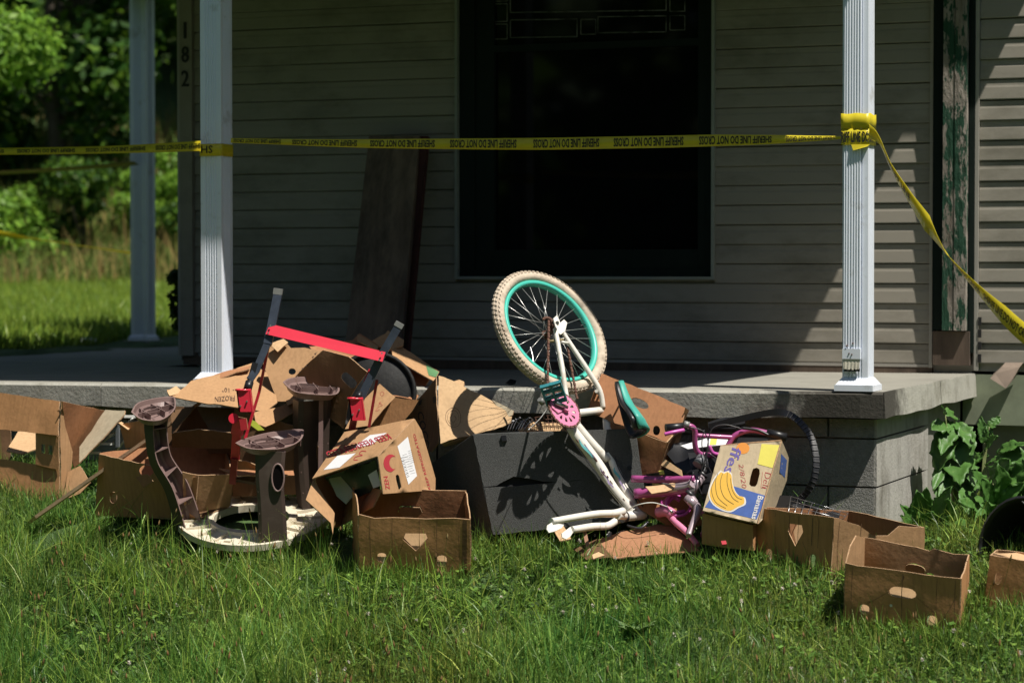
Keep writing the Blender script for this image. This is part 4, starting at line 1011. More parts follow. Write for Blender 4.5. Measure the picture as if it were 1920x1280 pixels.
# ---- middle open box
def creases(xs, diag=()):
    out = [('line', [(x, .03), (x + .004, .35), (x - .003, .7), (x, .96)], w, crease_m, 'crease') for x, w in xs]
    return out + [('line', list(d), .004, crease_m, 'crease') for d in diag]
crease_m = mat('dented_cardboard', (.20, .11, .055), rough=.9, noise_amt=.3, scale=40)
tape_clear = mat('aged_packing_tape', (.36, .22, .12), rough=.25, noise_amt=.1)
carton('cardboard_box', 'open brown box with a heart shaped handle, standing in front of the dark carpeted speaker',
       [(673, 966, 9.92), (882, 971, 9.90), (881, 1098, 9.98), (674, 1090, 10.0)], [(661, 916, 10.18), (874, 920, 10.16)], mats=(kraft_dull, kraft_in, kraft_rim), decals={'front': creases([(.10, .006), (.30, .004), (.545, .004), (.70, .005), (.90, .004)], [((.62, .6), (.70, .48), (.74, .44)), ((.40, .62), (.36, .45)), ((.62, .55), (.80, .50), (.93, .40))]) + [('poly', [(.93, .04), (.97, .04), (.97, .97), (.93, .97)], kraft_dark, 'damp_stain')], 'back': creases([(.3, .004), (.78, .004)])},
       holes={'front': [(pentag(.395, .50, .62, .76), .42, kraft_pale), (slot(.205, .385, .085, .14, 0), .5, kraft_pale), (slot(.745, .36, .09, .17, 0), .45, kraft_pale)], 'back': [(pentag(.40, .50, .62, .76), .12, kraft_pale)]},
       tops={'front': [(0, 0), (1, 0), (1, .985), (.86, 1.0), (.6, .975), (.3, .985), (.14, .965), (.05, 1.0), (0, 1.02)], 'back': [(0, 0), (1, 0), (1, 1), (.6, 1.01), (.3, .99), (0, 1.015)],
             'right': [(0, 0), (1, 0), (1, .99), (.7, 1.08), (.25, 1.05), (0, 1)], 'left': [(0, 0), (1, 0), (1, 1), (.85, 1.08), (.4, 1.07), (0, .98)]})
# ---- front right box
carton('cardboard_box', 'open brown box nearest the camera at the lower right, with a pale slotted hand hole',
       [(1587, 1055, 9.08), (1802, 1084, 8.86), (1797, 1215, 8.90), (1581, 1180, 9.12)], [(1622, 1007, 9.32), (1818, 1039, 9.14)], mats=(kraft_dull, kraft, kraft_rim), decals={'front': creases([(.06, .005), (.50, .007), (.80, .004), (.955, .005)], [((.62, .66), (.80, .45), (.95, .18)), ((.38, .66), (.25, .50), (.18, .43)), ((.97, .75), (.90, .5), (.84, .3))]) + [('poly', circle(.41, .47, .013, .02), white_print, 'white_mark'), ('poly', [(.49, .86), (.505, .93), (.515, .92), (.50, .83)], kraft_dark, 'tear')], 'back': creases([(.3, .004), (.55, .004)])},
       holes={'front': [(slot(.50, .68, .25, .155, 0), .5, kraft_pale), (slot(.18, .36, .085, .14), .55, kraft_pale), (slot(.77, .34, .09, .16), .55, kraft_pale)], 'back': [slot(.64, .55, .085, .17), (slot(.50, .66, .20, .15), .2, kraft_in)]},
       tops={'front': [(0, 0), (1, 0), (1, 1), (.7, .985), (.4, .99), (.1, .98), (0, 1)], 'left': [(0, 0), (1, 0), (1, 1), (.8, 1.18), (.5, 1.22), (.2, 1.08), (0, 1)], 'back': [(0, 0), (1, 0), (1, 1), (.85, .97), (.66, 1.0), (.62, .955), (.5, .98), (0, 1)]})
# ---- angled box behind it
carton('cardboard_box', 'angled brown box with cut-down side, between the banana box and the front right box',
       [(1563, 970, 9.46), (1733, 988, 9.58), (1730, 1105, 9.62), (1557, 1108, 9.50)], [(1422, 950, 9.74), (1590, 957, 9.90)], mats=(kraft, kraft_in, kraft_rim), panel_mats={'left': (kraft_dull, kraft_in, kraft_rim)}, decals={'left': creases([(.25, .005), (.44, .008), (.56, .006), (.74, .012), (.82, .006)], [((.62, .62), (.70, .45), (.78, .3))]), 'front': creases([(.06, .004), (.30, .004)])},
       holes={'left': [(pentag(.42, .54, .62, .84), .5, kraft_pale), (slot(.17, .36, .09, .17), .3, kraft_pale), slot(.76, .36, .08, .22)]},
       tops={'front': [(0, 0), (1, 0), (1, 1), (.72, .98), (.60, .82), (.44, .80), (.28, .93), (.05, 1.0), (0, 1)]})
wr = thing('wire_rack', 'small white wire rack lying behind the angled box beside the block pier', 'rack', tuple(P(1515, 950, 9.85)))
a0, a1, a2, a3 = P(1483, 930, 9.86), P(1590, 962, 9.80), P(1570, 985, 9.6), P(1478, 962, 9.72)
b = MB()
for i in range(9):
    t = i / 8; b.tube([a0.lerp(a1, t), a3.lerp(a2, t)], .0014, 5)
for i in range(5):
    t = i / 4; b.tube([a0.lerp(a3, t), a1.lerp(a2, t)], .0014, 5)
b.build('wire_grid', chrome, wr)
flap('tray_base', [(1478, 936, 9.95), (1575, 962, 9.86), (1570, 985, 9.75), (1474, 962, 9.85)], wr, (black_pl,) * 3, step=30)
bo = thing('black_plastic_tray', 'black plastic piece wedged between banana box and wire rack', 'tray', tuple(P(1470, 950, 9.9)))
flap('tray_base', [(1455, 930, 9.95), (1487, 932, 9.9), (1480, 965, 9.85), (1448, 960, 9.9)], bo, (black_pl,) * 3, step=20, thick=.02)
# ---- far right box and tub
carton('cardboard_box', 'brown box cut by the right picture edge, with a round black hole', [(1856, 1040, 9.02), (2010, 1066, 8.92), (2000, 1175, 8.96), (1846, 1138, 9.06)], [(1872, 1030, 9.16), (2030, 1048, 9.10)],
       mats=(kraft_dull, kraft, kraft_rim), holes={'front': [circle(.13, .60, .045, .12)]})
flapr = thing('cardboard_flap', 'folded pale flap lying on top of the right edge box', 'cardboard', tuple(P(1890, 1043, 9.05)))
flap('panel', [(1862, 1037, 9.03), (1935, 1058, 9.0), (1945, 1047, 9.12), (1905, 1037, 9.16)], flapr, (kraft_pale, kraft_in, kraft_rim))
tub = thing('plastic_tub', 'large black plastic tub lying on its side at the right edge', 'tub', tuple(P(1925, 1060, 9.45)))
ctr = P(1916, 1036, 9.42); axis = Vector((.75, .60, -.12)).normalized(); s1 = axis.cross(Vector((0, 0, 1))).normalized(); s2 = s1.cross(axis)
vs = []; fs = []; m = 28
prof = [(.215, -.004), (.225, 0), (.225, .012), (.21, .014), (.185, .26), (.0, .262), (.0, .256), (.178, .254), (.203, .01), (.215, -.004)]
for (r, t) in prof:
    for i in range(m): ph = 2 * math.pi * i / m; vs.append(ctr + axis * t + s1 * math.cos(ph) * r + s2 * math.sin(ph) * r)
for j in range(len(prof) - 1):
    for i in range(m): fs.append((j * m + i, j * m + (i + 1) % m, (j + 1) * m + (i + 1) % m, (j + 1) * m + i))
link('tub_body', vs, fs, black_pl, tub, smooth=True)
MB().tube(spline([ctr + s2 * .2 - s1 * .02, ctr - axis * .03 + s1 * .17 + s2 * .1, ctr + s1 * .205, ctr - axis * .02 + s1 * .16 - s2 * .12], 5), .004, 6).build('handle', grey_cap, tub)

# ---- banana box
bb = thing('banana_box', 'printed banana carton with blue field and yellow bananas leaning in front of the block pier', 'box', tuple(P(1370, 985, 9.75)), 'cartons in the pile')
fo = [(1351, 836, 9.86), (1465, 827, 9.80), (1419, 981, 9.68), (1318, 957, 9.74)]
ban = []
def crv(pts, n=5): return [(p.x, p.y) for p in spline([Vector((a, b_, 0)) for a, b_ in pts], n)]
Z7 = lambda x, y: (1180 + x / 3.369, 680 + y / 3.369)
body = crv([Z7(580, 690), Z7(545, 730), Z7(515, 790), Z7(510, 840), Z7(535, 890), Z7(590, 925), Z7(640, 935), Z7(685, 910), Z7(725, 890), Z7(722, 850), Z7(690, 840), Z7(665, 810), Z7(650, 760), Z7(645, 710), Z7(620, 690), Z7(600, 700), Z7(580, 690)], 3)
cen = Z7(615, 820); outl = [(cen[0] + (x - cen[0]) * 1.09, cen[1] + (y - cen[1]) * 1.08) for x, y in body]
field = [Z7(505, 870), Z7(660, 780), Z7(868, 842), Z7(805, 990), Z7(478, 912)]
lines = [crv([Z7(*q) for q in l], 4) for l in ([(560, 700), (545, 760), (560, 850), (620, 905)], [(590, 700), (575, 770), (600, 850), (660, 895)], [(620, 695), (620, 770), (650, 850), (690, 880)], [(545, 730), (520, 800), (545, 880), (610, 920)], [(640, 730), (650, 800), (680, 850), (715, 865)])]
hole_big = [Z7(*q) for q in ((783, 668), (805, 662), (822, 672), (824, 700), (808, 765), (795, 782), (770, 780), (757, 765), (765, 720), (775, 685))]
hole_r = [Z7(x, y) for x, y in circle(630, 840, 30, 27)]; hole_o = [Z7(x, y) for x, y in circle(706, 541, 32, 22)]
decs = [('poly', field, box_blue, 'blue_field', .0009), ('poly', outl, white_print, 'white_outline', .0014), ('poly', body, banana_y, 'banana_print', .0019)]
decs += [('poly', [Z7(x, y) for x, y in circle(718, 540, 42, 36)], banana_o, 'orange_print', .0009)]
decs += [('poly', [Z7(836, 512), Z7(948, 520), Z7(905, 665), Z7(810, 640)], yellow_paper, 'yellow_sticker', .0012)]
decs += [('text', 'ffes', Z7(655, 528), Z7(595, 690), (Z7(60, 20)[0] - Z7(0, 0)[0], Z7(60, 20)[1] - Z7(0, 0)[1]), box_purple, 'printed_letters', .0014)]
decs += [('text', 'Bananas', Z7(815, 838), Z7(772, 985), (10, 2.6), white_print, 'printed_letters', .0019)]
decs += [('text', 'Deli', Z7(858, 690), Z7(838, 785), (11, 3), ink_red, 'red_handwriting', .0012), ('text', '2/8/20', Z7(690, 640), Z7(712, 790), (9, 1), ink_red, 'red_handwriting', .0012)]
decs += [('line', [Z7(842, 690), Z7(832, 790), Z7(880, 795), Z7(905, 700)], .6, ink_red, 'red_line')]
for l in lines: decs.append(('line', l, .8, ink_black, 'banana_outline', .0024))
kb = card('kraft_printed_box', (.50, .40, .27))
pan = flap('front_panel', fo, bb, (kb, kraft_in, kraft_rim), holes=[hole_big, hole_r, hole_o], decals=decs, step=8, amp=.001)
# banana outline needs to sit over the yellow
flap('side_panel', [(1466.5, 827, 9.79), (1478, 858, 9.98), (1474, 900, 9.97), (1458, 944, 9.93), (1420, 981, 9.67)], bb, (kb, kraft_in, kraft_rim), step=10, decals=[('poly', [(1464, 850), (1474, 862), (1470, 895), (1460, 885)], box_blue, 'blue_field')])
flap('bottom_panel', [(1317, 958, 9.745), (1419, 982, 9.685), (1452, 962, 9.95), (1350, 940, 10.0)], bb, (kraft_dull, kraft_in, kraft_rim))
flap('top_panel', [(1351, 835, 9.87), (1465, 826, 9.81), (1477, 856, 10.1), (1368, 864, 10.14)], bb, (kb, kraft_in, kraft_rim))
flap('back_panel', [(1368, 866, 10.14), (1477, 857, 10.1), (1440, 962, 10.0), (1345, 950, 10.04)], bb, (kraft_dull, black_int, kraft_rim))
carton('cardboard_box', 'shaded brown box under the banana carton', [(1318, 962, 9.76), (1412, 984, 9.70), (1412, 1032, 9.72), (1316, 1018, 9.78)], [(1345, 950, 10.0), (1445, 965, 9.95)], mats=(kraft_dull, kraft_in, kraft_rim), group='cartons in the pile')

# ---- KEEP REFRIGERATED carton
mb_ = thing('meat_box', 'tan carton with red keep refrigerated lettering and white labels, tilted above the middle box', 'box', tuple(P(700, 915, 10.1)), 'cartons in the pile')
Z4 = lambda x, y: (560 + x / 2.782, 620 + y / 2.782)
A_ = (*Z4(240, 530), 10.50); B_ = (*Z4(603, 460), 10.28); C_ = (*Z4(412, 655), 9.98); D_ = (*Z4(72, 772), 10.20)
def upv(a, b): return (b[0] - a[0], b[1] - a[1])
tdec = [('poly', [Z4(288, 610), Z4(372, 545), Z4(462, 535), Z4(380, 600)], paper, 'white_label', .001), ('poly', [Z4(132, 728), Z4(205, 655), Z4(300, 640), Z4(215, 715)], paper, 'white_label', .001),
        ('text', 'KEEP REFRIGERATED', Z4(490, 566), Z4(162, 664), (-8.5, -9.5), ink_red, 'red_words', .0024), ('text', 'KEEP REFRIGERATED', Z4(300, 588), Z4(205, 606), (-1.6, -1), ink_red, 'red_words', .0012),
        ('line', crv([Z4(355, 632), Z4(330, 630), Z4(318, 645), Z4(335, 652), Z4(300, 660), Z4(290, 675), Z4(310, 676)], 4), 1.2, ink_red, 'red_script')]
topp = flap('top_panel', [A_, B_, C_, D_], mb_, (kraft, kraft_in, kraft_rim), decals=tdec, step=12, amp=.0015)
E1 = (*Z4(713, 770), 10.22); E2 = (*Z4(712, 830), 10.24); E3 = (*Z4(440, 850), 9.99)
sdec = [('poly', [Z4(512, 602), Z4(566, 553), Z4(614, 757), Z4(570, 802)], paper, 'white_label', .001),
        ('text', 'KEEP REFRIGERATED', Z4(686, 826), Z4(604, 536), (-4.2, 1.2), ink_red, 'red_words', .0012), ('text', 'ZEN', Z4(474, 826), Z4(461, 757), (-7.6, 1.2), ink_red, 'red_words', .0012)]
moon = [Z4(476 + 37 * math.cos(t) * (1), 690 + 46 * math.sin(t)) for t in [R(a) for a in range(-60, -300, -20)]] + [Z4(494 + 24 * math.cos(t), 688 + 33 * math.sin(t)) for t in [R(a) for a in range(-290, -50, 20)]]
sdec.append(('poly', moon, ink_red, 'red_crescent', .0012))
for i in range(9):
    x, y = 548 + i * 5.2, 690 + i * 12
    sdec.append(('line', [Z4(x - 10, y - 40), Z4(x + 12 + (i % 3) * 3, y - 47)], .45 + .3 * (i % 2), ink_black, 'label_print'))
for i in range(13):
    sdec.append(('line', [Z4(530 + i * 2.6, 665 + i * 8.2), Z4(543 + i * 2.6, 659 + i * 8.2)], [.9, .4, 1.3, .5][i % 4], ink_black, 'bar_code'))
    if i % 2 == 0: sdec.append(('line', [Z4(566 + i * 1.3, 630 + i * 5), Z4(586 + i * 1.3, 622 + i * 5)], .5, ink_black, 'bar_code'))
flap('side_panel', [(C_[0], C_[1], 9.98), (B_[0], B_[1], 10.28), (*Z4(640, 520), 10.27), E1, E2, E3], mb_, (kraft, kraft_in, kraft_rim), decals=sdec, step=12, holes=[[Z4(505, 755), Z4(513, 748), Z4(522, 755), Z4(535, 815), Z4(530, 826), Z4(520, 826), Z4(507, 775)]], amp=.0015)
# inside walls and hanging flap
flap('back_panel', [(D_[0] + 4, D_[1] + 2, 10.24), (A_[0], A_[1] + 4, 10.52), (655, 905, 10.50), (640, 985, 10.36), (625, 990, 10.30)], mb_, (kraft_in, kraft_in, kraft_rim))
flap('hanging_flap', [(587, 899, 10.19), (573, 937, 10.12), (620, 980, 10.10), (624, 1001, 10.10), (627, 962, 10.14)], mb_, (kraft, kraft_in, kraft_rim))
flap('floor_panel', [(655, 905, 10.52), (716, 918, 10.02), (700, 950, 10.05), (640, 985, 10.36)], mb_, (kraft_dull, kraft_in, kraft_rim))
ln = thing('black_bag', 'dark plastic liner with white sheets inside the refrigerated carton', 'bag', tuple(P(660, 900, 10.2)))
flap('liner', [(612, 893, 10.28), (703, 862, 10.12), (712, 915, 10.14), (665, 935, 10.20), (640, 935, 10.24)], ln, (mat('dark_green_film', (.02, .035, .025), rough=.3, noise_amt=.3, bump=.2), black_pl, black_pl), amp=.012, crease=.01, thick=.003, step=8)
flap('paper_sheet', [(618, 897, 10.25), (640, 893, 10.23), (668, 925, 10.18), (650, 945, 10.2), (632, 930, 10.22)], ln, (mat('grey_paper', (.34, .33, .29), rough=.8), paper, paper), amp=.008, step=8, thick=.002)
flap('paper_sheet', [(690, 890, 10.10), (706, 880, 10.07), (714, 910, 10.06), (700, 915, 10.08)], ln, (paper, paper, paper), step=8, thick=.002)
EXCL.append([(P(x, y, Y).x, P(x, y, Y).y) for x, y, Y in ((640, 980, 10.05), (820, 920, 10.05), (820, 900, 10.5), (600, 900, 10.5))])

# ---- carpeted speaker box
sp = thing('speaker_cabinet', 'torn charcoal carpeted speaker cabinet tipped back under the white bicycle', 'speaker', tuple(P(1060, 985, 10.2)))
a = P(888, 815, 10.24); b_ = P(1190, 804, 10.20); c = P(1216, 972, 10.13); d = P(925, 1002, 10.18)
n = (b_ - a).cross(d - a).normalized(); n = n if n.y < 0 else -n
bk = P(812, 868, 10.46) - a
def torn(x, y):
    return a * (1 - x) * (1 - y) + b_ * x * (1 - y) + c * x * y + d * (1 - x) * y
split = .525
tear_t = [(0, split), (.08, split - .004), (.12, split - .035), (.2, split - .085), (.3, split - .05), (.38, split - .012), (.45, split - .002), (1, split)]
fnS = torn
sheet('carpet_panel', [(0, 0), (1, 0)] + [(x, y - .002) for x, y in reversed(tear_t)], fnS, n, sp, (carpet,) * 3, thick=.008, step=.06, amp=.0012, jit=.004)
sheet('carpet_panel', [(0, split + .003), (.08, split + .006), (.2, split + .012), (.33, split + .006), (.46, split + .0005), (1, split - .001), (1, 1), (0, 1)], fnS, n, sp, (carpet,) * 3, thick=.008, step=.06, amp=.0012, jit=.004)
bkk = -n * .012
MB().hexa([q + bkk for q in (d, c, c + bk, d + bk)] + [q + bkk for q in (a, b_, b_ + bk, a + bk)]).build('plywood_core', black_int, sp)
quad('side_carpet', d, a, a + bk, d + bk, Vector((-1, 0, 0)), sp, (carpet,) * 3, thick=.006, amp=.002)
quad('top_carpet', a, b_, b_ + bk, a + bk, Vector((0, 0, 1)), sp, (carpet,) * 3, thick=.006, amp=.002)
quad('right_carpet', c, b_, b_ + bk, c + bk, Vector((1, 0, 0)), sp, (carpet,) * 3, thick=.006, amp=.002)
MB().tube([torn(.93, .43) + n * .004, torn(.93, .43) + n * .012], .011, 10).build('corner_screw', black_pl, sp)
MB().box(torn(.17, .02) + n * .005, (b_ - a) * .03, (d - a) * .055, n * .012).build('black_latch', black_pl, sp)
EXCL.append([(q.x, q.y) for q in (d, c, c + bk, d + bk)])

# ================================================================== crumpled cardboard pile
def pile(name, label, panels, mats=None, group='crushed cardboard boxes in the pile', cat='box'):
    f = panels[0][1][0]; root = thing(name, label, cat, tuple(P(*f)), group)
    for i, (nm, outline, kw) in enumerate(panels):
        kw = dict(kw); m = kw.pop('m', mats or (kraft, kraft_in, kraft_rim))
        kw.setdefault('amp', .004); kw.setdefault('crease', .003); kw.setdefault('jit', .7); kw.setdefault('seed', i + len(label)); kw.setdefault('step', 12)
        flap(nm, outline, root, m, **kw)
    return root
Z1 = lambda x, y: (x / 3.556, 640 + y / 3.556)
Z2 = lambda x, y: (400 + x / 3.556, 500 + y / 3.556)
Z3 = lambda x, y: (220 + x / 3.555, 680 + y / 3.555)
Z5 = lambda x, y: (860 + x / 3.555, 480 + y / 3.555)
Z6 = lambda x, y: (960 + x / 3.555, 720 + y / 3.555)
KD = (kraft_dull, kraft_in, kraft_rim); KI = (kraft_in, kraft, kraft_rim); KP = (kraft_pale, kraft_in, kraft_rim)
kraft_dark = card('kraft_shade_and_stain', (.15, .085, .045)); KK = (kraft_dark, kraft_in, kraft_rim)
# left box seen through its cut-out
pile('cardboard_box', 'big brown box at the left edge lying on its side with a large square cut-out', [
    ('top_panel', [(-60, 731, 11.35), (0, 736, 11.25), (112, 752, 10.98), (110, 816, 10.96), (-60, 798, 11.3)], dict(m=KD, amp=.002)),
    ('corner_panel', [(67, 812, 11.05), (111, 817, 10.97), (111, 880, 10.97), (67, 870, 11.05)], dict(m=KD, amp=.001, holes=[[(77, 832), (85, 833), (85, 850), (77, 849)], [(90, 834), (99, 835), (99, 853), (90, 851)]])),
    ('bottom_panel', [(-60, 848, 11.3), (0, 860, 11.24), (111, 876, 10.96), (112, 940, 10.96), (-60, 930, 11.3)], dict(m=KD, amp=.002)),
    ('side_panel', [(113, 750, 10.98), (122, 800, 11.0), (135, 846, 11.05), (134, 872, 11.05), (118, 938, 11.0), (113, 938, 10.97)], dict(m=(kraft, kraft_in, kraft_rim), amp=.002)),
    ('inner_panel', [(116, 752, 10.99), (200, 770, 11.3), (150, 868, 11.3), (138, 876, 11.2), (133, 845, 11.1), (122, 800, 11.03)], dict(m=KI, amp=.002)),
    ('lower_flap', [(118, 938, 11.0), (128, 885, 10.99), (150, 873, 11.0), (169, 904, 10.95), (150, 925, 10.9)], dict(m=(kraft, kraft_in, kraft_rim))),
    ('folded_flap', [(199, 769, 11.28), (235, 770, 11.12), (234, 777, 11.1), (150, 868, 11.02), (150, 838, 11.15)], dict(m=(kraft_grey, kraft, kraft_rim), amp=.001)),
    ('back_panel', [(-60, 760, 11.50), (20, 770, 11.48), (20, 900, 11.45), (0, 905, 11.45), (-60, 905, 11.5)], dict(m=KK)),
])
pile('cardboard_piece', 'pale scrap of cardboard on the grass seen through the cut-out of the left box', [('panel', [(12, 846, 11.2), (34, 809, 11.42), (67, 812, 11.4), (67, 842, 11.2), (40, 850, 11.1)], dict(m=KP, amp=.003))], cat='cardboard')
# long pale board
wb = thing('wooden_board', 'long pale wooden board slanting up from the grass behind the curved brown leg', 'board', tuple(P(60, 990, 10.75)))
p0, p1 = P(52, 978, 10.60), P(366, 760, 11.05); dd = p1 - p0; wv = P(380, 764, 11.0) - P(352, 752, 11.02)
q = P(178, 913, 10.8) - P(170, 880, 10.84)
MB().box(p0, dd, Vector((.035, -.03, .030)), Vector((.006, .012, -.012))).build('plank', lit_wood, wb)
EXCL.append([(p0.x - .05, p0.y - .10), (p0.x + .12, p0.y - .10), (P(185, 900, 10.85).x + .06, P(185, 900, 10.85).y - .04), (P(185, 900, 10.85).x - .04, P(185, 900, 10.85).y + .03)])
# tray left of the table
pile('cardboard_box', 'low brown tray box with a dark hole, left of the upturned table', [
    ('front_panel', [(186, 851, 10.78), (281, 872, 10.60), (345, 900, 10.52), (372, 892, 10.50), (365, 975, 10.54), (178, 965, 10.82)], dict(m=KD, amp=.002, holes=[circle(275, 882, 14, 11), circle(213, 932, 7.5, 11, rot=.1)])),
    ('hole_tab', [(255, 894, 10.58), (277, 888, 10.55), (288, 902, 10.53), (270, 914, 10.55)], dict(m=KI)),
    ('hole_tab', [(207, 921, 10.78), (219, 923, 10.76), (219, 944, 10.77), (208, 942, 10.79)], dict(m=KP)),
    ('right_panel', [(342, 884, 10.51), (371, 890, 10.46), (436, 889, 10.60), (431, 948, 10.64), (345, 965, 10.53)], dict(m=(kraft, kraft_in, kraft_rim), amp=.002)),
    ('back_panel', [(187, 849, 10.80), (281, 838, 11.02), (330, 834, 11.02), (348, 832, 11.02), (420, 849, 10.98), (440, 850, 10.97), (436, 900, 10.95), (205, 900, 10.9)], dict(m=KI, amp=.003)),
    ('end_panel', [(437, 889, 10.60), (424, 850, 10.97), (424, 905, 11.0), (432, 945, 10.64)], dict(m=KI)),
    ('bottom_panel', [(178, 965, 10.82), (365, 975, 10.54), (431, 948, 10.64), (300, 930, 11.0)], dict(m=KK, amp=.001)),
])
EXCL.append([(P(*q).x, P(*q).y) for q in ((178, 965, 10.75), (365, 975, 10.5), (440, 948, 10.6), (440, 930, 11.0), (200, 930, 11.0))])
# white slats
ws = thing('slatted_shelf', 'white slatted plastic shelf standing between the left box and the pile', 'shelf', tuple(P(210, 850, 11.15)))
for (x0, y, x1) in ((228, 783, 262), (212, 800, 240), (194, 817, 213), (177, 834, 213), (160, 851, 188)):
    pa, pb = P(x0, y, 11.12), P(x1, y, 11.12); MB().box(pa, pb - pa, Vector((0, .03, 0)), Vector((0, 0, .010))).build('slat', mat('white_slat', (.7, .7, .66), rough=.5, noise_amt=.04), ws)
MB().tube([P(255, 780, 11.16), P(157, 856, 11.16)], .005, 6).build('side_rail', mat('white_slat'), ws)
MB().tube([P(262, 786, 11.16), P(215, 850, 11.16)], .005, 6).build('side_rail', mat('white_slat'), ws)
gp = thing('grey_panel', 'narrow grey plastic upright between white slats and cardboard', 'panel', tuple(P(221, 830, 11.1)))
MB().box(P(217, 838, 11.1), P(223, 838, 11.09) - P(217, 838, 11.1), Vector((0, .03, 0)), Vector((0, 0, .10))).build('upright', mat('grey_plastic', (.22, .24, .26), rough=.5), gp)
pile('cardboard_box', 'small dull box end sticking out behind the curved brown leg', [
    ('end_panel', [(226, 795, 11.05), (262, 788, 10.98), (292, 792, 10.93), (292, 838, 10.93), (235, 840, 11.05)], dict(m=KD)),
    ('torn_edge', [(222, 792, 11.04), (240, 806, 11.0), (244, 803, 11.02), (228, 790, 11.06)], dict(m=KP))])
# frozen carton: flattened top flap
pile('cardboard_box', 'flattened tan carton with upside down frozen print leaning on the porch edge', [
    ('top_panel', [(313, 733, 10.78), (336, 733, 10.85), (358, 716, 11.0), (472, 684, 11.12), (506, 700, 11.05), (520, 756, 10.85), (497, 772, 10.74), (440, 765, 10.68), (316, 741, 10.74)],
     dict(amp=.007, crease=.006, decals=[('text', 'FROZEN', (440, 746), (403, 744), (0, 10), ink_brown, 'printed_words'), ('text', "S - 10°", (448, 733), (416, 730), (0, 8.5), ink_brown, 'printed_words')])),
    ('torn_corner', [(313, 733, 10.78), (330, 724, 10.84), (344, 735, 10.84), (318, 742, 10.74)], dict(m=KP, amp=.004)),
    ('edge_flap', [(357, 717, 11.01), (470, 685, 11.13), (466, 692, 11.06), (370, 722, 10.97)], dict(m=(kraft_in, kraft_in, kraft_rim))),
])
pile('cardboard_box', 'tan folded flap lit by the sun right of the red bracket', [
    ('flap_panel', [(476, 773, 10.66), (524, 762, 10.74), (552, 748, 10.82), (558, 770, 10.76), (497, 801, 10.60), (480, 793, 10.60)], dict(m=(kraft, kraft_in, kraft_rim))),
    ('rolled_edge', [(536, 753, 10.78), (555, 745, 10.83), (559, 752, 10.80), (540, 761, 10.74)], dict(m=KP)),
])
# dark boxes underneath
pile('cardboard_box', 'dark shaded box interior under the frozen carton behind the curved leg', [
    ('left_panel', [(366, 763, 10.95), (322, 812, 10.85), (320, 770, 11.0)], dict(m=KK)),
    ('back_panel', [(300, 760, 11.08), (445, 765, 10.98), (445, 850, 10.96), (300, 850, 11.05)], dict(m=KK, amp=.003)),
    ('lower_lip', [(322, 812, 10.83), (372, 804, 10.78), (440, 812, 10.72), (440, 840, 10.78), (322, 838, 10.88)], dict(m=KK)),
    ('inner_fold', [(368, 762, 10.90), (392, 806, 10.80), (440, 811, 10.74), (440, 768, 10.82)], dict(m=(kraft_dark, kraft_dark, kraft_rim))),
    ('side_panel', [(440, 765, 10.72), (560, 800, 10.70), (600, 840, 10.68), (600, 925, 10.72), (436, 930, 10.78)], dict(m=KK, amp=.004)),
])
pile('cardboard_piece', 'thin brown cardboard strip behind the front brown leg', [
    ('panel', [(411, 879, 10.62), (478, 882, 10.60), (550, 884, 10.62), (552, 893, 10.56), (440, 892, 10.56)], dict(m=KI)),
    ('torn_panel', [(438, 862, 10.64), (460, 864, 10.62), (482, 873, 10.60), (480, 884, 10.62), (430, 878, 10.66)], dict(m=KD))], cat='cardboard')
pile('wood_scrap', 'grey splintered wood scrap under the brown strip', [('panel', [(436, 893, 10.64), (480, 895, 10.62), (478, 906, 10.60), (440, 900, 10.62)], dict(m=(brown_wood, brown_wood, brown_wood), thick=.02, amp=.003))], cat='wood')
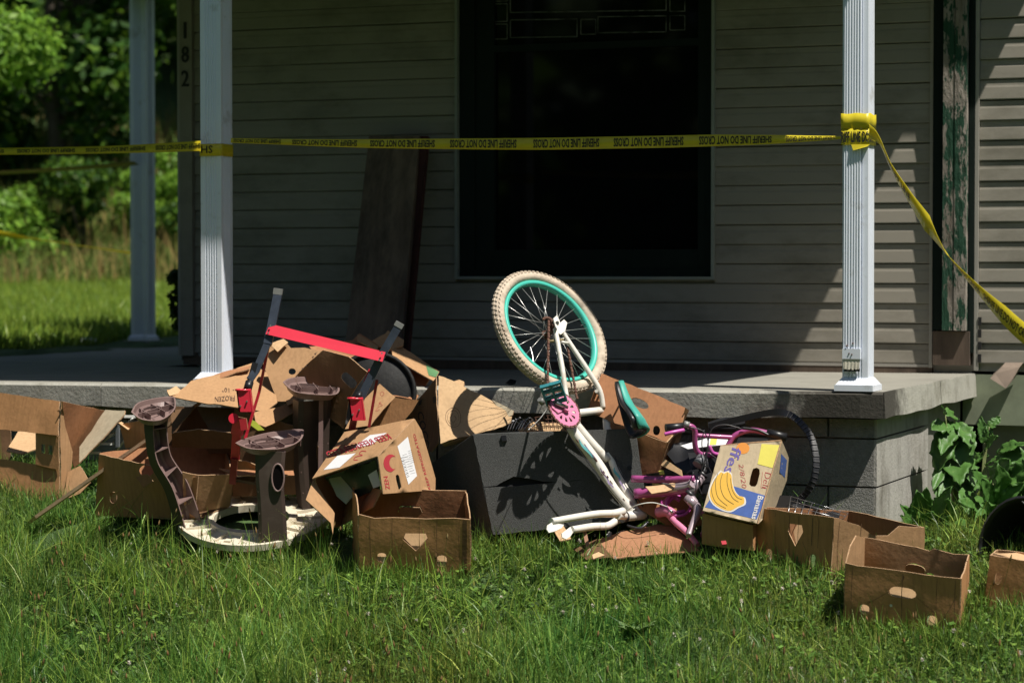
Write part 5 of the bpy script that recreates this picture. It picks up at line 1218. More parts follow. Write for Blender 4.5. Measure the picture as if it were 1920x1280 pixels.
# big box behind the rack
G = pile('cardboard_box', 'largest crushed tan box on top of the pile, leaning open on the porch edge', [
    ('left_panel', [Z2(365, 545) + (11.0,), Z2(470, 490) + (11.0,), Z2(520, 545) + (11.0,), Z2(610, 540) + (10.98,), Z2(730, 560) + (10.96,), Z2(620, 650) + (10.90,), Z2(540, 740) + (10.86,), Z2(570, 900) + (10.82,), Z2(430, 900) + (10.86,), Z2(330, 640) + (10.96,)],
     dict(m=(kraft, kraft_in, kraft_rim), amp=.004, holes=[[Z2(x, y) for x, y in circle(525, 697, 25, 22)]],
          decals=[('poly', [Z2(x, y) for x, y in circle(600, 682, 12)], ink_brown, 'print_mark'), ('poly', [Z2(x, y) for x, y in circle(582, 706, 12)], ink_brown, 'print_mark'), ('poly', [Z2(x, y) for x, y in circle(565, 726, 10)], ink_brown, 'print_mark'),
                  ('poly', [Z2(658, 600), Z2(672, 594), Z2(662, 612)], ink_brown, 'print_mark'), ('poly', [Z2(672, 578), Z2(690, 570), Z2(682, 588)], ink_brown, 'print_mark'), ('poly', [Z2(610, 660), Z2(625, 645), Z2(618, 668)], ink_brown, 'print_mark')])),
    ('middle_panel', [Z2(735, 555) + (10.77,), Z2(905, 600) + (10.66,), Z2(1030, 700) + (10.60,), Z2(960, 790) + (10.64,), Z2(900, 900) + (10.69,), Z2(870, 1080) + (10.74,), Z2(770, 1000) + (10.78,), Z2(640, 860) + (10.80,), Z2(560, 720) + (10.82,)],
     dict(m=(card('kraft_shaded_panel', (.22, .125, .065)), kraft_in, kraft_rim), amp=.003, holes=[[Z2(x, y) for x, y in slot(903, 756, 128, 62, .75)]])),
    ('rear_panel', [Z2(640, 540) + (11.05,), Z2(930, 495) + (11.2,), Z2(975, 448) + (11.2,), Z2(1110, 530) + (11.15,), Z2(1440, 760) + (10.84,), Z2(1350, 890) + (10.78,), Z2(900, 830) + (10.82,)], dict(m=KI, amp=.004)),
    ('long_flap', [Z2(1185, 512) + (11.08,), Z2(1215, 505) + (11.10,), Z2(1330, 585) + (11.02,), Z2(1505, 705) + (10.90,), Z2(1470, 775) + (10.76,), Z2(1435, 755) + (10.78,), Z2(1195, 595) + (10.90,)],
     dict(m=(kraft, kraft_in, kraft_rim), decals=[('poly', [Z2(1415, 650), Z2(1500, 712), Z2(1478, 752), Z2(1432, 735)], green_tape, 'green_tape_strip', .0015)])),
    ('top_fold', [Z2(1060, 495) + (11.1,), Z2(1150, 450) + (11.14,), Z2(1165, 430) + (11.14,), Z2(1270, 490) + (11.05,), Z2(1265, 530) + (11.03,), Z2(1180, 560) + (11.0,), Z2(1110, 535) + (11.06,)], dict(m=(kraft, kraft_in, kraft_rim), crease=.008)),
    ('bent_tip', [Z2(960, 450) + (11.15,), Z2(1100, 530) + (11.05,), Z2(1090, 560) + (11.0,), Z2(960, 500) + (11.1,)], dict(m=(kraft, kraft_in, kraft_rim))),
    ('front_panel', [Z2(1110, 780) + (10.74,), Z2(1215, 870) + (10.66,), Z2(1130, 960) + (10.66,), Z2(1050, 1060) + (10.62,), Z2(880, 1085) + (10.62,), Z2(960, 930) + (10.70,)], dict(m=(kraft, kraft_in, kraft_rim), amp=.002,
        decals=[('line', crv([Z2(1120, 860), Z2(1112, 845), Z2(1130, 835), Z2(1140, 850), Z2(1122, 865)], 3), .5, ink_red, 'handwriting'), ('line', crv([Z2(1100, 930), Z2(1118, 905), Z2(1105, 912), Z2(1130, 925), Z2(1100, 940), Z2(1085, 965), Z2(1112, 955)], 3), .5, ink_red, 'handwriting')])),
    ('right_panel', [Z2(1215, 872) + (10.66,), Z2(1372, 888) + (10.56,), Z2(1330, 960) + (10.58,), Z2(1260, 1045) + (10.62,), Z2(1050, 1072) + (10.70,), Z2(1130, 960) + (10.70,)], dict(m=KD, amp=.002)),
    ('loose_tip', [Z2(375, 520) + (10.98,), Z2(470, 487) + (11.0,), Z2(500, 510) + (10.98,), Z2(430, 570) + (10.94,)], dict(m=KP, crease=.008)),
])
lid = thing('metal_lid', 'large round black lid or pan standing inside the big crushed box', 'pan', tuple(P(705, 740, 10.85)))
lc = P(700, 738, 10.80); ax1 = (P(775, 768, 10.76) - lc); ax2 = (P(672, 664, 10.86) - lc); nn = ax1.cross(ax2).normalized(); nn = nn if nn.y < 0 else -nn
ax2 = (ax2 - ax1 * ax2.dot(ax1) / ax1.length_squared); ax2 = ax2.normalized() * ax1.length * .98
vs = []; fs = []; m = 40; prof = [(1.0, 0), (1.0, .012), (.93, .016), (.90, .004), (.84, .0), (.80, .006), (.2, .010), (0, .011)]
for (r, t) in prof:
    for i in range(m): ph = 2 * math.pi * i / m; vs.append(lc + ax1 * math.cos(ph) * r + ax2 * math.sin(ph) * r + nn * t)
for j in range(len(prof) - 1):
    for i in range(m): fs.append((j * m + i, j * m + (i + 1) % m, (j + 1) * m + (i + 1) % m, (j + 1) * m + i))
link('lid_disc', vs, fs, mat('black_enamel', (.010, .010, .010), rough=.6, noise_amt=.5, scale=40, bump=.3, third=(.045, .04, .03), tscale=50, tth=.62, tw=.1, spec=.2), lid, smooth=True)
# printed dark side + crumpled lit box
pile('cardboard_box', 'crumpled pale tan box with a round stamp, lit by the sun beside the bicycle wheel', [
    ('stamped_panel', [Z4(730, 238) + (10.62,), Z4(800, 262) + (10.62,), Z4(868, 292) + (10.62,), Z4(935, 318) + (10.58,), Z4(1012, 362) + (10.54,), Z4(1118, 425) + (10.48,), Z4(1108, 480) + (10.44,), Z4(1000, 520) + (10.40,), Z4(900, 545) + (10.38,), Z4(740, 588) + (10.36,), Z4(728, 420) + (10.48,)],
     dict(m=(card('kraft_sunlit_panel', (.46, .31, .175)), kraft_in, kraft_rim), amp=.010, crease=.012, step=8, decals=[('line', [Z4(x, y) for x, y in circle(806, 450, 40, 50, n=24) + [(846, 450)]], .7, ink_brown, 'round_stamp'), ('line', [Z4(x, y) for x, y in circle(806, 450, 30, 38, n=20) + [(836, 450)]], .5, ink_brown, 'round_stamp'),  # sunlight on this panel put into a paler kraft
          ('line', [Z4(790, 450), Z4(806, 425), Z4(822, 450), Z4(806, 478), Z4(790, 450)], .7, ink_brown, 'round_stamp')])),
    ('torn_tip', [Z4(1010, 360) + (10.54,), Z4(1122, 418) + (10.48,), Z4(1116, 440) + (10.47,), Z4(1090, 450) + (10.46,), Z4(1040, 400) + (10.52,)], dict(m=(kraft_grey, kraft_in, kraft_rim), crease=.01)),
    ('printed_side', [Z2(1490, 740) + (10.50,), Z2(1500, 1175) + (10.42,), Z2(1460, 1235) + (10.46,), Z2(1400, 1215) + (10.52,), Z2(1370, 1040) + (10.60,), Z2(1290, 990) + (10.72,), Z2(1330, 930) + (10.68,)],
     dict(m=(card('kraft_shade_side', (.20, .115, .06)), kraft_in, kraft_rim), amp=.003, decals=[('text', 'COCO', Z2(1400, 960), Z2(1448, 1210), (-11, 3), ink_black, 'printed_words'), ('poly', [Z2(1470, 870), Z2(1490, 865), Z2(1492, 900), Z2(1474, 912)], ink_black, 'print_mark'), ('poly', [Z2(1376, 900), Z2(1402, 880), Z2(1392, 915), Z2(1372, 928)], ink_black, 'print_mark')])),  # shade of this side put into a darker kraft
    ('bottom_fold', [Z4(742, 585) + (10.37,), Z4(902, 548) + (10.38,), Z4(905, 556) + (10.42,), Z4(760, 600) + (10.42,)], dict(m=KP)),
])
pile('cardboard_piece', 'tiny rolled tan scrap on the porch edge left of the bicycle', [('panel', [Z4(812, 275) + (10.66,), Z4(840, 268) + (10.66,), Z4(866, 278) + (10.64,), Z4(862, 300) + (10.62,), Z4(830, 292) + (10.63,)], dict(m=KP, thick=.02))], cat='cardboard')
# box behind the saddle
pile('cardboard_box', 'orange brown box standing open behind the teal saddle', [
    ('inner_panel', [(1128, 700, 10.40), (1212, 733, 10.30), (1286, 765, 10.18), (1279, 795, 10.16), (1250, 828, 10.14), (1210, 813, 10.18), (1145, 790, 10.28), (1100, 770, 10.36)], dict(m=KI, amp=.002, step=10, crease=.001, holes=[circle(1200, 756, 18, 8, rot=.45), circle(1231, 807, 7, 9)])),
    ('lower_panel', [(1145, 791, 10.28), (1210, 814, 10.18), (1250, 829, 10.14), (1255, 828, 10.13), (1236, 885, 10.16), (1205, 890, 10.2), (1140, 880, 10.3)], dict(m=KI, amp=.002)),
    ('rim_panel', [(1286, 765, 10.18), (1290, 768, 10.24), (1281, 800, 10.22), (1252, 833, 10.18), (1250, 828, 10.14), (1279, 795, 10.16)], dict(m=KP)),
    ('end_panel', [(1252, 833, 10.16), (1280, 800, 10.2), (1262, 860, 10.3), (1238, 888, 10.2)], dict(m=KK)),
])
pile('cardboard_piece', 'small sunlit cardboard strip on the grass under the black bag', [('panel', [(1247, 861, 10.05), (1278, 881, 9.98), (1280, 893, 9.96), (1240, 872, 10.05)], dict(m=KP))], cat='cardboard')
pile('cardboard_piece', 'tan cardboard under the pink bicycle frame', [('panel', [(1195, 925, 10.14), (1290, 920, 10.16), (1320, 985, 10.10), (1250, 985, 10.10), (1195, 950, 10.12)], dict(m=KI)),
     ('edge_panel', [(1210, 912, 10.02), (1270, 905, 10.04), (1262, 918, 10.0), (1222, 925, 9.98)], dict(m=KP))], cat='cardboard')
pile('cardboard_piece', 'flat reddish brown cardboard sheet lying under the front of the white bicycle', [('panel', [(1122, 1010, 10.0), (1160, 1000, 10.05), (1232, 984, 10.12), (1262, 988, 10.1), (1312, 1034, 9.84), (1150, 1046, 9.80), (1122, 1014, 9.98)], dict(m=(card('kraft_reddish', (.33, .165, .09)), kraft_in, kraft_rim), amp=.004, crease=.001)),
     ('dark_underside', [(1120, 1012, 9.99), (1150, 1046, 9.81), (1100, 1050, 9.86), (1075, 1030, 9.98)], dict(m=(kraft_dark, kraft_dark, kraft_dark)))], cat='cardboard')
pile('cardboard_piece', 'small diamond scrap of cardboard under the fork tips', [('panel', [(1040, 998, 10.12), (1056, 986, 10.15), (1071, 1010, 10.05), (1050, 1014, 10.02)], dict(m=KP))], cat='cardboard')
pile('cardboard_piece', 'pale scrap in the grass at the foot of the leaning stick', [('panel', [(1110, 1040, 9.58), (1122, 1035, 9.62), (1134, 1040, 9.6), (1112, 1048, 9.55)], dict(m=KP))], cat='cardboard')
st = thing('wooden_stick', 'short reddish stick propped below the bicycle fork', 'stick', tuple(P(1108, 1050, 9.6)))
MB().box(P(1092, 993, 9.98), P(1104, 1052, 9.90) - P(1092, 993, 9.98), P(1099, 992, 9.98) - P(1092, 993, 9.98), Vector((0, .02, 0))).build('batten', mat('reddish_wood', (.34, .18, .11), rough=.8, noise_amt=.3, scale=20, bump=.3), st)
EXCL.append([(P(*q).x, P(*q).y) for q in ((1060, 1030, 10.05), (1125, 1048, 9.92), (1300, 1040, 9.88), (1320, 985, 10.1), (1100, 985, 10.15))])
EXCL.append([(P(*q).x, P(*q).y) for q in ((1190, 960, 9.95), (1330, 1010, 9.75), (1500, 960, 9.9), (1340, 900, 10.1), (1190, 900, 10.15))])

# ================================================================== upturned round table
tb = thing('round_table', 'dirty cream round plastic table lying upside down with three brown legs in the air', 'table', tuple(P(472, 975, 10.55)))
tc = P(472, 973, 10.55); tilt = R(13.5); ux = Vector((1, 0, 0)); uy = Vector((0, math.cos(tilt), math.sin(tilt))); uz = Vector((0, -math.sin(tilt), math.cos(tilt)))
Ro = .335; Ri = .165
def ringpt(r, a, z): return tc + ux * math.cos(a) * r + uy * math.sin(a) * r + uz * z
m = 60
def ro(a): return Ro * (1 + .045 * math.cos(3 * (a - R(30))))
prof = [(1.0, -.022), (1.0, .006), (.965, .008), (.955, -.004), (.70, -.008), (.60, -.006), (.585, .010), (None, .010), (None, -.022)]
vs = []; fs = []
for j, (k, z) in enumerate(prof):
    for i in range(m):
        a = 2 * math.pi * i / m; r = ro(a) * k if k else Ri; vs.append(ringpt(r, a, z))
n_ = len(prof)
for j in range(n_):
    for i in range(m): fs.append((j * m + i, j * m + (i + 1) % m, ((j + 1) % n_) * m + (i + 1) % m, ((j + 1) % n_) * m + i))
link('table_top', vs, fs, cream_pl, tb, smooth=False)
b = MB()
for i in range(18):
    a = 2 * math.pi * i / 18 + .1; b.hexa([ringpt(r, a + s, z) for z in (-.006, .006) for (r, s) in ((.195, -.008), (.318, -.005), (.318, .005), (.195, .008))])
props(b.build('ribs', cream_pl, tb), kind='stuff')
b = MB()
for i in range(24):
    a = 2 * math.pi * i / 24; r = .23 + .05 * (i % 3) / 2; w = .028
    if i % 2: b.hexa([ringpt(r + x, a + y, z) for z in (-.007, .003) for (x, y) in ((-w / 2, -.05), (w / 2, -.05), (w / 2, .05), (-w / 2, .05))])
props(b.build('sockets', cream_pl, tb), kind='stuff')
def table_leg(base, ctrl, foot, out, tang, wid, label, footpts, hole=False, inner_ribs=True):
    """channel leg: outer skin, two cheeks, cross ribs; out = radial outward, tang = across"""
    path = spline([base] + ctrl + [foot], 6); nn = len(path); vs = []; fs = []
    dep = [.075 - .03 * math.sin(math.pi * i / (nn - 1)) * .6 for i in range(nn)]; ww = np.interp(np.arange(nn), [0, nn * .5, nn - 1], wid)
    T = .006; fr = []
    for i, p in enumerate(path):
        d = (path[min(i + 1, nn - 1)] - path[max(i - 1, 0)]).normalized(); t_ = (tang - d * tang.dot(d)).normalized(); o_ = t_.cross(d); o_ = o_ if o_.dot(out) > 0 else -o_
        fr.append((p, t_, o_, ww[i] / 2, dep[i]))
        h_ = ww[i] / 2; q = dep[i]
        loop = [p + t_ * h_ - o_ * q * .5, p + t_ * h_ * 1.0 + o_ * q * .32, p + t_ * h_ * .75 + o_ * q * .5, p - t_ * h_ * .75 + o_ * q * .5, p - t_ * h_ + o_ * q * .32, p - t_ * h_ - o_ * q * .5,
                p - t_ * (h_ - T) - o_ * q * .5, p - t_ * (h_ - T) + o_ * (q * .3 - T * .3), p - t_ * h_ * .7 + o_ * (q * .5 - T), p + t_ * h_ * .7 + o_ * (q * .5 - T), p + t_ * (h_ - T) + o_ * (q * .3 - T * .3), p + t_ * (h_ - T) - o_ * q * .5]
        vs += loop
    L_ = 12; mi = []
    for i in range(nn - 1):
        for k in range(L_): fs.append((i * L_ + k, i * L_ + (k + 1) % L_, (i + 1) * L_ + (k + 1) % L_, (i + 1) * L_ + k)); mi.append(1 if 6 <= k <= 10 or k in (5, 11) else 0)
    fs += [list(range(L_)), [(nn - 1) * L_ + k for k in range(L_)][::-1]]; mi += [1, 1]
    lg = link('leg', vs, fs, [brown_pl, brown_pl_in], tb, mi, label=label)
    if inner_ribs:
        for fr_i in [int(nn * q) for q in (.16, .36, .56, .76)]:
            p, t_, o_, h_, q = fr[fr_i]; d = (fr[fr_i + 1][0] - p).normalized()
            MB().box(p - t_ * (h_ - T) - o_ * q * .48, t_ * (2 * h_ - 2 * T), o_ * (q * .9), d * .005).build('rib', brown_pl_in, lg)
    # foot cup
    fp = [P(*q) for q in footpts]; fc, fn_ = plane_of(fp); fn_ = fn_ if fn_.z > 0 else -fn_
    loop = spline(fp + [fp[0]], 5)[:-1]; k = len(loop); low = [fc + (q - fc) * .93 - fn_ * .012 for q in loop]; low2 = [fc + (q - fc) * .55 - fn_ * .045 for q in loop]
    inn = [fc + (q - fc) * .93 for q in loop]; fl_ = [fc + (q - fc) * .80 - fn_ * .034 for q in loop]
    vs = loop + low + low2 + inn + fl_; fs = []; mi = []
    for i in range(k):
        j = (i + 1) % k
        fs += [(i, j, k + j, k + i), (k + i, k + j, 2 * k + j, 2 * k + i), (3 * k + i, 3 * k + j, j, i), (4 * k + i, 4 * k + j, 3 * k + j, 3 * k + i)]; mi += [0, 0, 1, 1]
    fs += [list(range(2 * k, 3 * k)), list(range(4 * k, 5 * k))]; mi += [0, 1]
    ft = link('foot', vs, fs, [brown_pl_in, brown_pl_in], lg, mi, False)
    b = MB(); ax = (fp[0] - fp[len(fp) // 2]); axn = ax.normalized(); sdv = fn_.cross(axn)
    ry = ax.length * .36
    for t in (-.32, -.05, .24):
        c = fc + axn * ax.length * t; hw = .36 * ax.length * (.62 - abs(t) * .55); b.box(c - sdv * hw - fn_ * .030, sdv * hw * 2, axn * .003, fn_ * .026)
    b.box(fc - axn * ax.length * .40 - fn_ * .030, axn * ax.length * .80, sdv * .003, fn_ * .0255)
    pr = None
    for i in range(13):
        a = math.pi * 2 * i / 12; q = fc + axn * (math.cos(a) * ax.length * .2 + .1 * ax.length) + sdv * math.sin(a) * ax.length * .12
        if pr is not None: b.hexa([pr - fn_ * .015, q - fn_ * .015, q + (q - fc) * .06 - fn_ * .015, pr + (pr - fc) * .06 - fn_ * .015, pr - fn_ * .003, q - fn_ * .003, q + (q - fc) * .06 - fn_ * .003, pr + (pr - fc) * .06 - fn_ * .003])
        pr = q
    b.build('foot_rib_web', brown_pl_in, lg)
    return lg
# left leg, curved, hollow side towards the right
table_leg(P(352, 985, 10.50), [P(330, 915, 10.47), (P(300, 862, 10.44)), P(291, 810, 10.42)], P(291, 785, 10.42), Vector((-.8, .6, 0)), Vector((.6, .8, 0)), [.11, .09, .085], 'left leg curving outwards with its ribbed hollow side showing',
          [(246, 772, 10.34), (258, 755, 10.42), (290, 746, 10.52), (322, 743, 10.56), (329, 748, 10.50), (327, 768, 10.40), (302, 787, 10.30), (266, 786, 10.28)])
table_leg(P(512, 1025, 10.30), [P(510, 960, 10.28), P(506, 900, 10.27)], P(507, 845, 10.27), Vector((.1, -1, 0)), Vector((1, .1, 0)), [.125, .115, .13], 'front leg with an oval finger hole, foot facing up',
          [(441, 830, 10.26), (458, 822, 10.33), (505, 810, 10.45), (560, 804, 10.50), (570, 810, 10.46), (560, 828, 10.34), (525, 841, 10.24), (470, 841, 10.18)])
table_leg(P(592, 945, 10.75), [P(586, 880, 10.72), P(585, 810, 10.70)], P(586, 748, 10.68), Vector((.6, -.8, 0)), Vector((.85, .5, 0)), [.15, .15, .16], 'rear right leg standing highest in the pile',
          [(530, 716, 10.66), (545, 708, 10.75), (582, 706, 10.84), (622, 711, 10.84), (636, 722, 10.74), (632, 738, 10.64), (600, 740, 10.54), (553, 734, 10.52)])
# finger hole ring in front leg
b = MB(); hc = P(521, 895, 10.232)
pr = [hc + Vector((math.cos(a) * .026, 0, math.sin(a) * .058)) for a in [2 * math.pi * i / 20 for i in range(21)]]
b.tube(pr, .0045, 6, cap=False); b.build('finger_hole_rim', brown_pl_in, tb)
MB().extrude([hc + Vector((math.cos(a) * .024, .002, math.sin(a) * .056)) for a in [2 * math.pi * i / 20 for i in range(20)]], Vector((0, .004, 0))).build('finger_hole', mat('deep_shadow_brown', (.006, .005, .005), rough=1, spec=0), tb)
MB().box(P(598, 745, 10.60), P(606, 745, 10.62) - P(598, 745, 10.60), P(596, 955, 10.68) - P(598, 745, 10.60), Vector((0, .02, 0))).build('leg_edge', brown_pl_in, tb)
EXCL.append([(tc.x + math.cos(a) * .33, tc.y + math.sin(a) * .32) for a in [2 * math.pi * i / 16 for i in range(16)]])

# ================================================================== red folding rack
rk = thing('red_rack', 'red steel rack with two dark uprights and a flat crossbar on the pile', 'rack', tuple(P(560, 830, 10.5)))
def sqbar(pts, w, m, name, capm=None, parent=rk, d=None):
    pts = [P(*p) for p in pts]; b = MB()
    for i in range(len(pts) - 1):
        a, c = pts[i], pts[i + 1]; dr = (c - a).normalized(); s = dr.cross(Vector((0, 1, 0))).normalized() * w; f = dr.cross(s).normalized() * (d or w)
        ov = dr * (w * .25) if i else Vector()
        b.box(a - s / 2 - f / 2 - ov, s, f, c - a + ov)
    return b.build(name, m, parent)
sqbar([(521, 552, 10.42), (511, 603, 10.40), (502, 645, 10.38)], .036, black_metal, 'upright')
sqbar([(502, 643, 10.38), (480, 695, 10.36), (468, 712, 10.35)], .030, black_metal, 'upright')
sqbar([(479, 680, 10.36), (467, 722, 10.35)], .026, black_pl, 'sleeve')
sqbar([(522, 541, 10.42), (520.5, 552, 10.42)], .038, grey_cap, 'end_cap')
sqbar([(747, 612, 10.30), (716, 665, 10.30), (672, 755, 10.30)], .034, black_metal, 'upright')
sqbar([(750.5, 605, 10.30), (746, 613, 10.30)], .038, grey_cap, 'end_cap')
# crossbar
a, b2, c, d = P(506, 607, 10.385), P(723, 660, 10.28), P(717, 678, 10.255), P(498, 626, 10.36)
n = Vector((0, -1, 0)); MB().hexa([d, c, c + Vector((0, .012, 0)), d + Vector((0, .012, 0)), a, b2, b2 + Vector((0, .012, 0)), a + Vector((0, .012, 0))]).build('crossbar', red_metal, rk)
for (x, y) in ((507, 610), (503, 624), (716, 662), (711, 675)):
    MB().tube([P(x, y, 10.37 - (x - 500) * .0005 - .002), P(x, y, 10.37 - (x - 500) * .0005 - .010)], .004, 8).build('rivet', grey_cap, rk)
sqbar([(503, 652, 10.42), (486, 735, 10.44), (463, 812, 10.46), (458, 830, 10.46)], .012, red_metal, 'brace')
sqbar([(694, 692, 10.34), (684, 716, 10.34)], .012, red_metal, 'brace')
sqbar([(707, 712, 10.36), (692, 800, 10.38)], .012, mat('dark_red_steel', (.22, .01, .02), rough=.35, noise_amt=.1), 'brace')
def bracket(cx, cy, Y, s=1.0, low=True):
    r0 = MB(); c = P(cx, cy, Y); sx = .034 * s
    X = Vector((1, 0, 0)); Zv = Vector((-.12, 0, 1)).normalized(); Yv = Vector((0, 1, 0))
    # open socket block: four walls and a collar
    for (o, aa, bb_, cc) in ((c - X * sx - Yv * .02 - Zv * .09, X * 2 * sx * .82, Yv * .006, Zv * .09), (c - X * sx + Yv * .02 - Zv * .09, X * 2 * sx * .82, Yv * .006, Zv * .09), (c - X * sx - Yv * .02 - Zv * .09, X * .006, Yv * .046, Zv * .09), (c + X * sx * .6 - Yv * .02 - Zv * .09, X * .006, Yv * .046, Zv * .09)): r0.box(o, aa, bb_, cc)
    o = r0.build('bracket', red_metal, rk)
    ring = [c + X * (math.cos(a) * sx * .9 - sx * .2) + Yv * math.sin(a) * .026 + Zv * .003 for a in [2 * math.pi * i / 16 for i in range(17)]]
    MB().tube(ring, .005, 6, cap=False).build('socket_rim', red_metal, o)
    for k in range(2): MB().tube([c + X * (.006 - .03 * k) - Yv * .021 - Zv * (.045 + .02 * k), c + X * (.006 - .03 * k) - Yv * .03 - Zv * (.045 + .02 * k)], .004, 8).build('bolt', chrome, o)
    return o
bracket(459, 732, 10.30); bracket(669, 748, 10.24)
MB().tube([P(468, 716, 10.33), P(464, 730, 10.31)], .018, 12).build('hinge_cap', black_pl, rk)
MB().tube([P(674, 736, 10.28), P(672, 747, 10.26)], .014, 12).build('hinge_cap', black_pl, rk)
b = MB(); 
for (p0, p1, w) in (((449, 782, 10.31), (443, 815, 10.33), .05), ((443, 812, 10.33), (440, 862, 10.38), .036), ((455, 785, 10.29), (458, 806, 10.30), .03)):
    a, c = P(*p0), P(*p1); dr = (c - a).normalized(); s = dr.cross(Vector((0, 1, 0))).normalized() * w; b.box(a - s / 2, s, Vector((0, .03, 0)), c - a)
b.build('lower_bracket', red_metal, rk)
MB().tube([P(438, 784, 10.30), P(438, 784, 10.36)], .022, 14).build('pivot', red_metal, rk)
sqbar([(664, 785, 10.56), (655, 830, 10.6)], .03, mat('dark_red_steel'), 'lower_leg')
sqbar([(440, 858, 10.38), (436, 905, 10.42)], .028, mat('dark_red_steel'), 'lower_leg')
yel = thing('yellow_strip', 'yellow green plastic strip behind the red brackets', 'strip', tuple(P(480, 800, 10.6)))
flap('panel', [(472, 787, 10.60), (480, 790, 10.58), (496, 806, 10.55), (484, 807, 10.56), (470, 797, 10.58)], yel, (mat('yellow_green_plastic', (.30, .34, .03), rough=.5),) * 3)
# ================================================================== white bicycle, upside down
bk_ = thing('bicycle', 'white childrens bicycle upside down with turquoise rear wheel and pink chainring', 'bicycle', tuple(P(1120, 985, 9.95)), 'childrens bicycles in the pile')
HB = P(1031, 622, 10.39)                      # rear hub
wn_ = Vector((.584, -.636, .505)).normalized()   # wheel axle, towards the drive side (right, camera, up)
def BP(px, py, off=0): return hit(px, py, HB + wn_ * off, wn_)
maj = (hit(1115.6, 719.5, HB, wn_) - HB).normalized(); mn = wn_.cross(maj).normalized()
RW = (hit(1115.6, 719.5, HB, wn_) - HB).length
def WP(r, a, o=0): return HB + maj * math.cos(a) * r + mn * math.sin(a) * r + wn_ * o
# tyre
rt = .027; m = 96; q = 14; vs = []; fs = []
for i in range(m):
    a = 2 * math.pi * i / m
    for k in range(q):
        t = 2 * math.pi * k / q; vs.append(WP(RW - rt + rt * math.cos(t) * (1 if math.cos(t) > 0 else .8), a, rt * math.sin(t)))
for i in range(m):
    for k in range(q): fs.append((i * q + k, i * q + (k + 1) % q, ((i + 1) % m) * q + (k + 1) % q, ((i + 1) % m) * q + k))
wh = MB(); wheel = link('rear_wheel', [WP(0, 0)], [], tire_m, bk_)
tire = link('tyre', vs, fs, tire_m, wheel, smooth=True)
kn = MB()
for i in range(78):
    a0 = 2 * math.pi * i / 78
    for (t, w, dt, ln) in ((0, .3, 0, .020), (.55, .22, .5, .018), (-.55, .22, .5, .018), (1.02, .2, 0, .016), (-1.02, .2, 0, .016)):
        a = a0 + dt * 2 * math.pi / 78; da = ln / RW / 2 * .8
        c = []
        for rr in (rt - .001, rt + .0042):
            for (x, y) in ((-1, -1), (1, -1), (1, 1), (-1, 1)):
                tt = t + y * w / 2; aa = a + x * da + y * .008; c.append(WP(RW - rt + rr * math.cos(tt), aa, rr * math.sin(tt)))
        kn.hexa(c)
knob = kn.build('tread_knobs', tire_m, wheel); props(knob, kind='stuff')
# rim
vs = []; fs = []; pr = [(RW - .050, -.016), (RW - .050, .016), (RW - .054, .0165), (RW - .064, .0155), (RW - .066, .008), (RW - .071, 0), (RW - .066, -.008), (RW - .064, -.0155), (RW - .054, -.0165)]
for i in range(m):
    a = 2 * math.pi * i / m
    for (r, o) in pr: vs.append(WP(r, a, o))
L_ = len(pr)
for i in range(m):
    for k in range(L_): fs.append((i * L_ + k, i * L_ + (k + 1) % L_, ((i + 1) % m) * L_ + (k + 1) % L_, ((i + 1) % m) * L_ + k))
link('rim', vs, fs, teal, wheel, smooth=True)
for i in range(28):
    a = 2 * math.pi * i / 28; s_ = 1 if i % 2 else -1; b_a = a + (1.15 if (i // 2) % 2 else -1.15)
    MB().tube([WP(.017, b_a, s_ * .028), WP(RW - .068, a, 0)], .0011, 5).build('spoke', spoke_m, wheel)
MB().tube([WP(0, 0, -.05), WP(0, 0, .062)], .008, 8).tube([WP(0, 0, -.034), WP(0, 0, .034)], .014, 12).tube([WP(0, 0, -.032), WP(0, 0, -.026)], .022, 14).tube([WP(0, 0, .026), WP(0, 0, .031)], .022, 14).build('hub', rust, wheel)
# cogs
for r, o in ((.036, .036), (.028, .042), (.022, .048)):
    MB().tube([WP(0, 0, o), WP(0, 0, o + .003)], r, 18).build('sprocket', rust, wheel)
# frame tubes
fr_ = []
def tubes(name, pts, rad, m_=white_bike, n=12, par=bk_, sp=5):
    p = spline(pts, sp) if len(pts) > 2 else pts
    rr = rad if not isinstance(rad, (list, tuple)) else list(np.interp(np.linspace(0, 1, len(p)), np.linspace(0, 1, len(rad)), rad))
    return MB().tube(p, rr, n).build(name, m_, par)
seatL = BP(1135, 767, 0)
tubes('chain_stay', [BP(1041, 617, .070), BP(1049, 660, .062), BP(1056, 700, .050), BP(1064, 758, .030)], .0105)
tubes('chain_stay', [BP(1041, 617, -.070), BP(1049, 660, -.062), BP(1056, 700, -.050), BP(1064, 758, -.030)], .0105)
tubes('seat_stay', [BP(1046, 608, .066), BP(1074, 652, .060), BP(1105, 699, .052), BP(1125, 733, .040), BP(1131, 765, .014)], [.009, .011, .012, .0105])
tubes('seat_stay', [BP(1046, 608, -.066), BP(1074, 652, -.060), BP(1105, 699, -.052), BP(1125, 733, -.040), BP(1131, 765, -.014)], [.009, .011, .012, .0105])
for s_ in (1, -1):
    MB().extrude([BP(x, y, s_ * .070) for x, y in ((1036, 598), (1043, 592), (1049, 606), (1056, 600), (1062, 606), (1058, 622), (1050, 628), (1044, 625), (1040, 612))], wn_ * .006).build('dropout', white_bike, bk_)
tubes('bottom_bracket', [BP(1066, 782, -.04), BP(1066, 782, .04)], .021)
tubes('down_tube', [BP(1068, 800, 0), BP(1120, 868, 0), BP(1150, 915, 0), BP(1186, 958, 0)], [.023, .023, .021, .020], n=16)
tubes('seat_tube', [BP(1068, 776, 0), BP(1152, 766, 0)], .016)
tubes('top_tube', [BP(1136, 770, 0), BP(1143, 850, 0)], .0185)
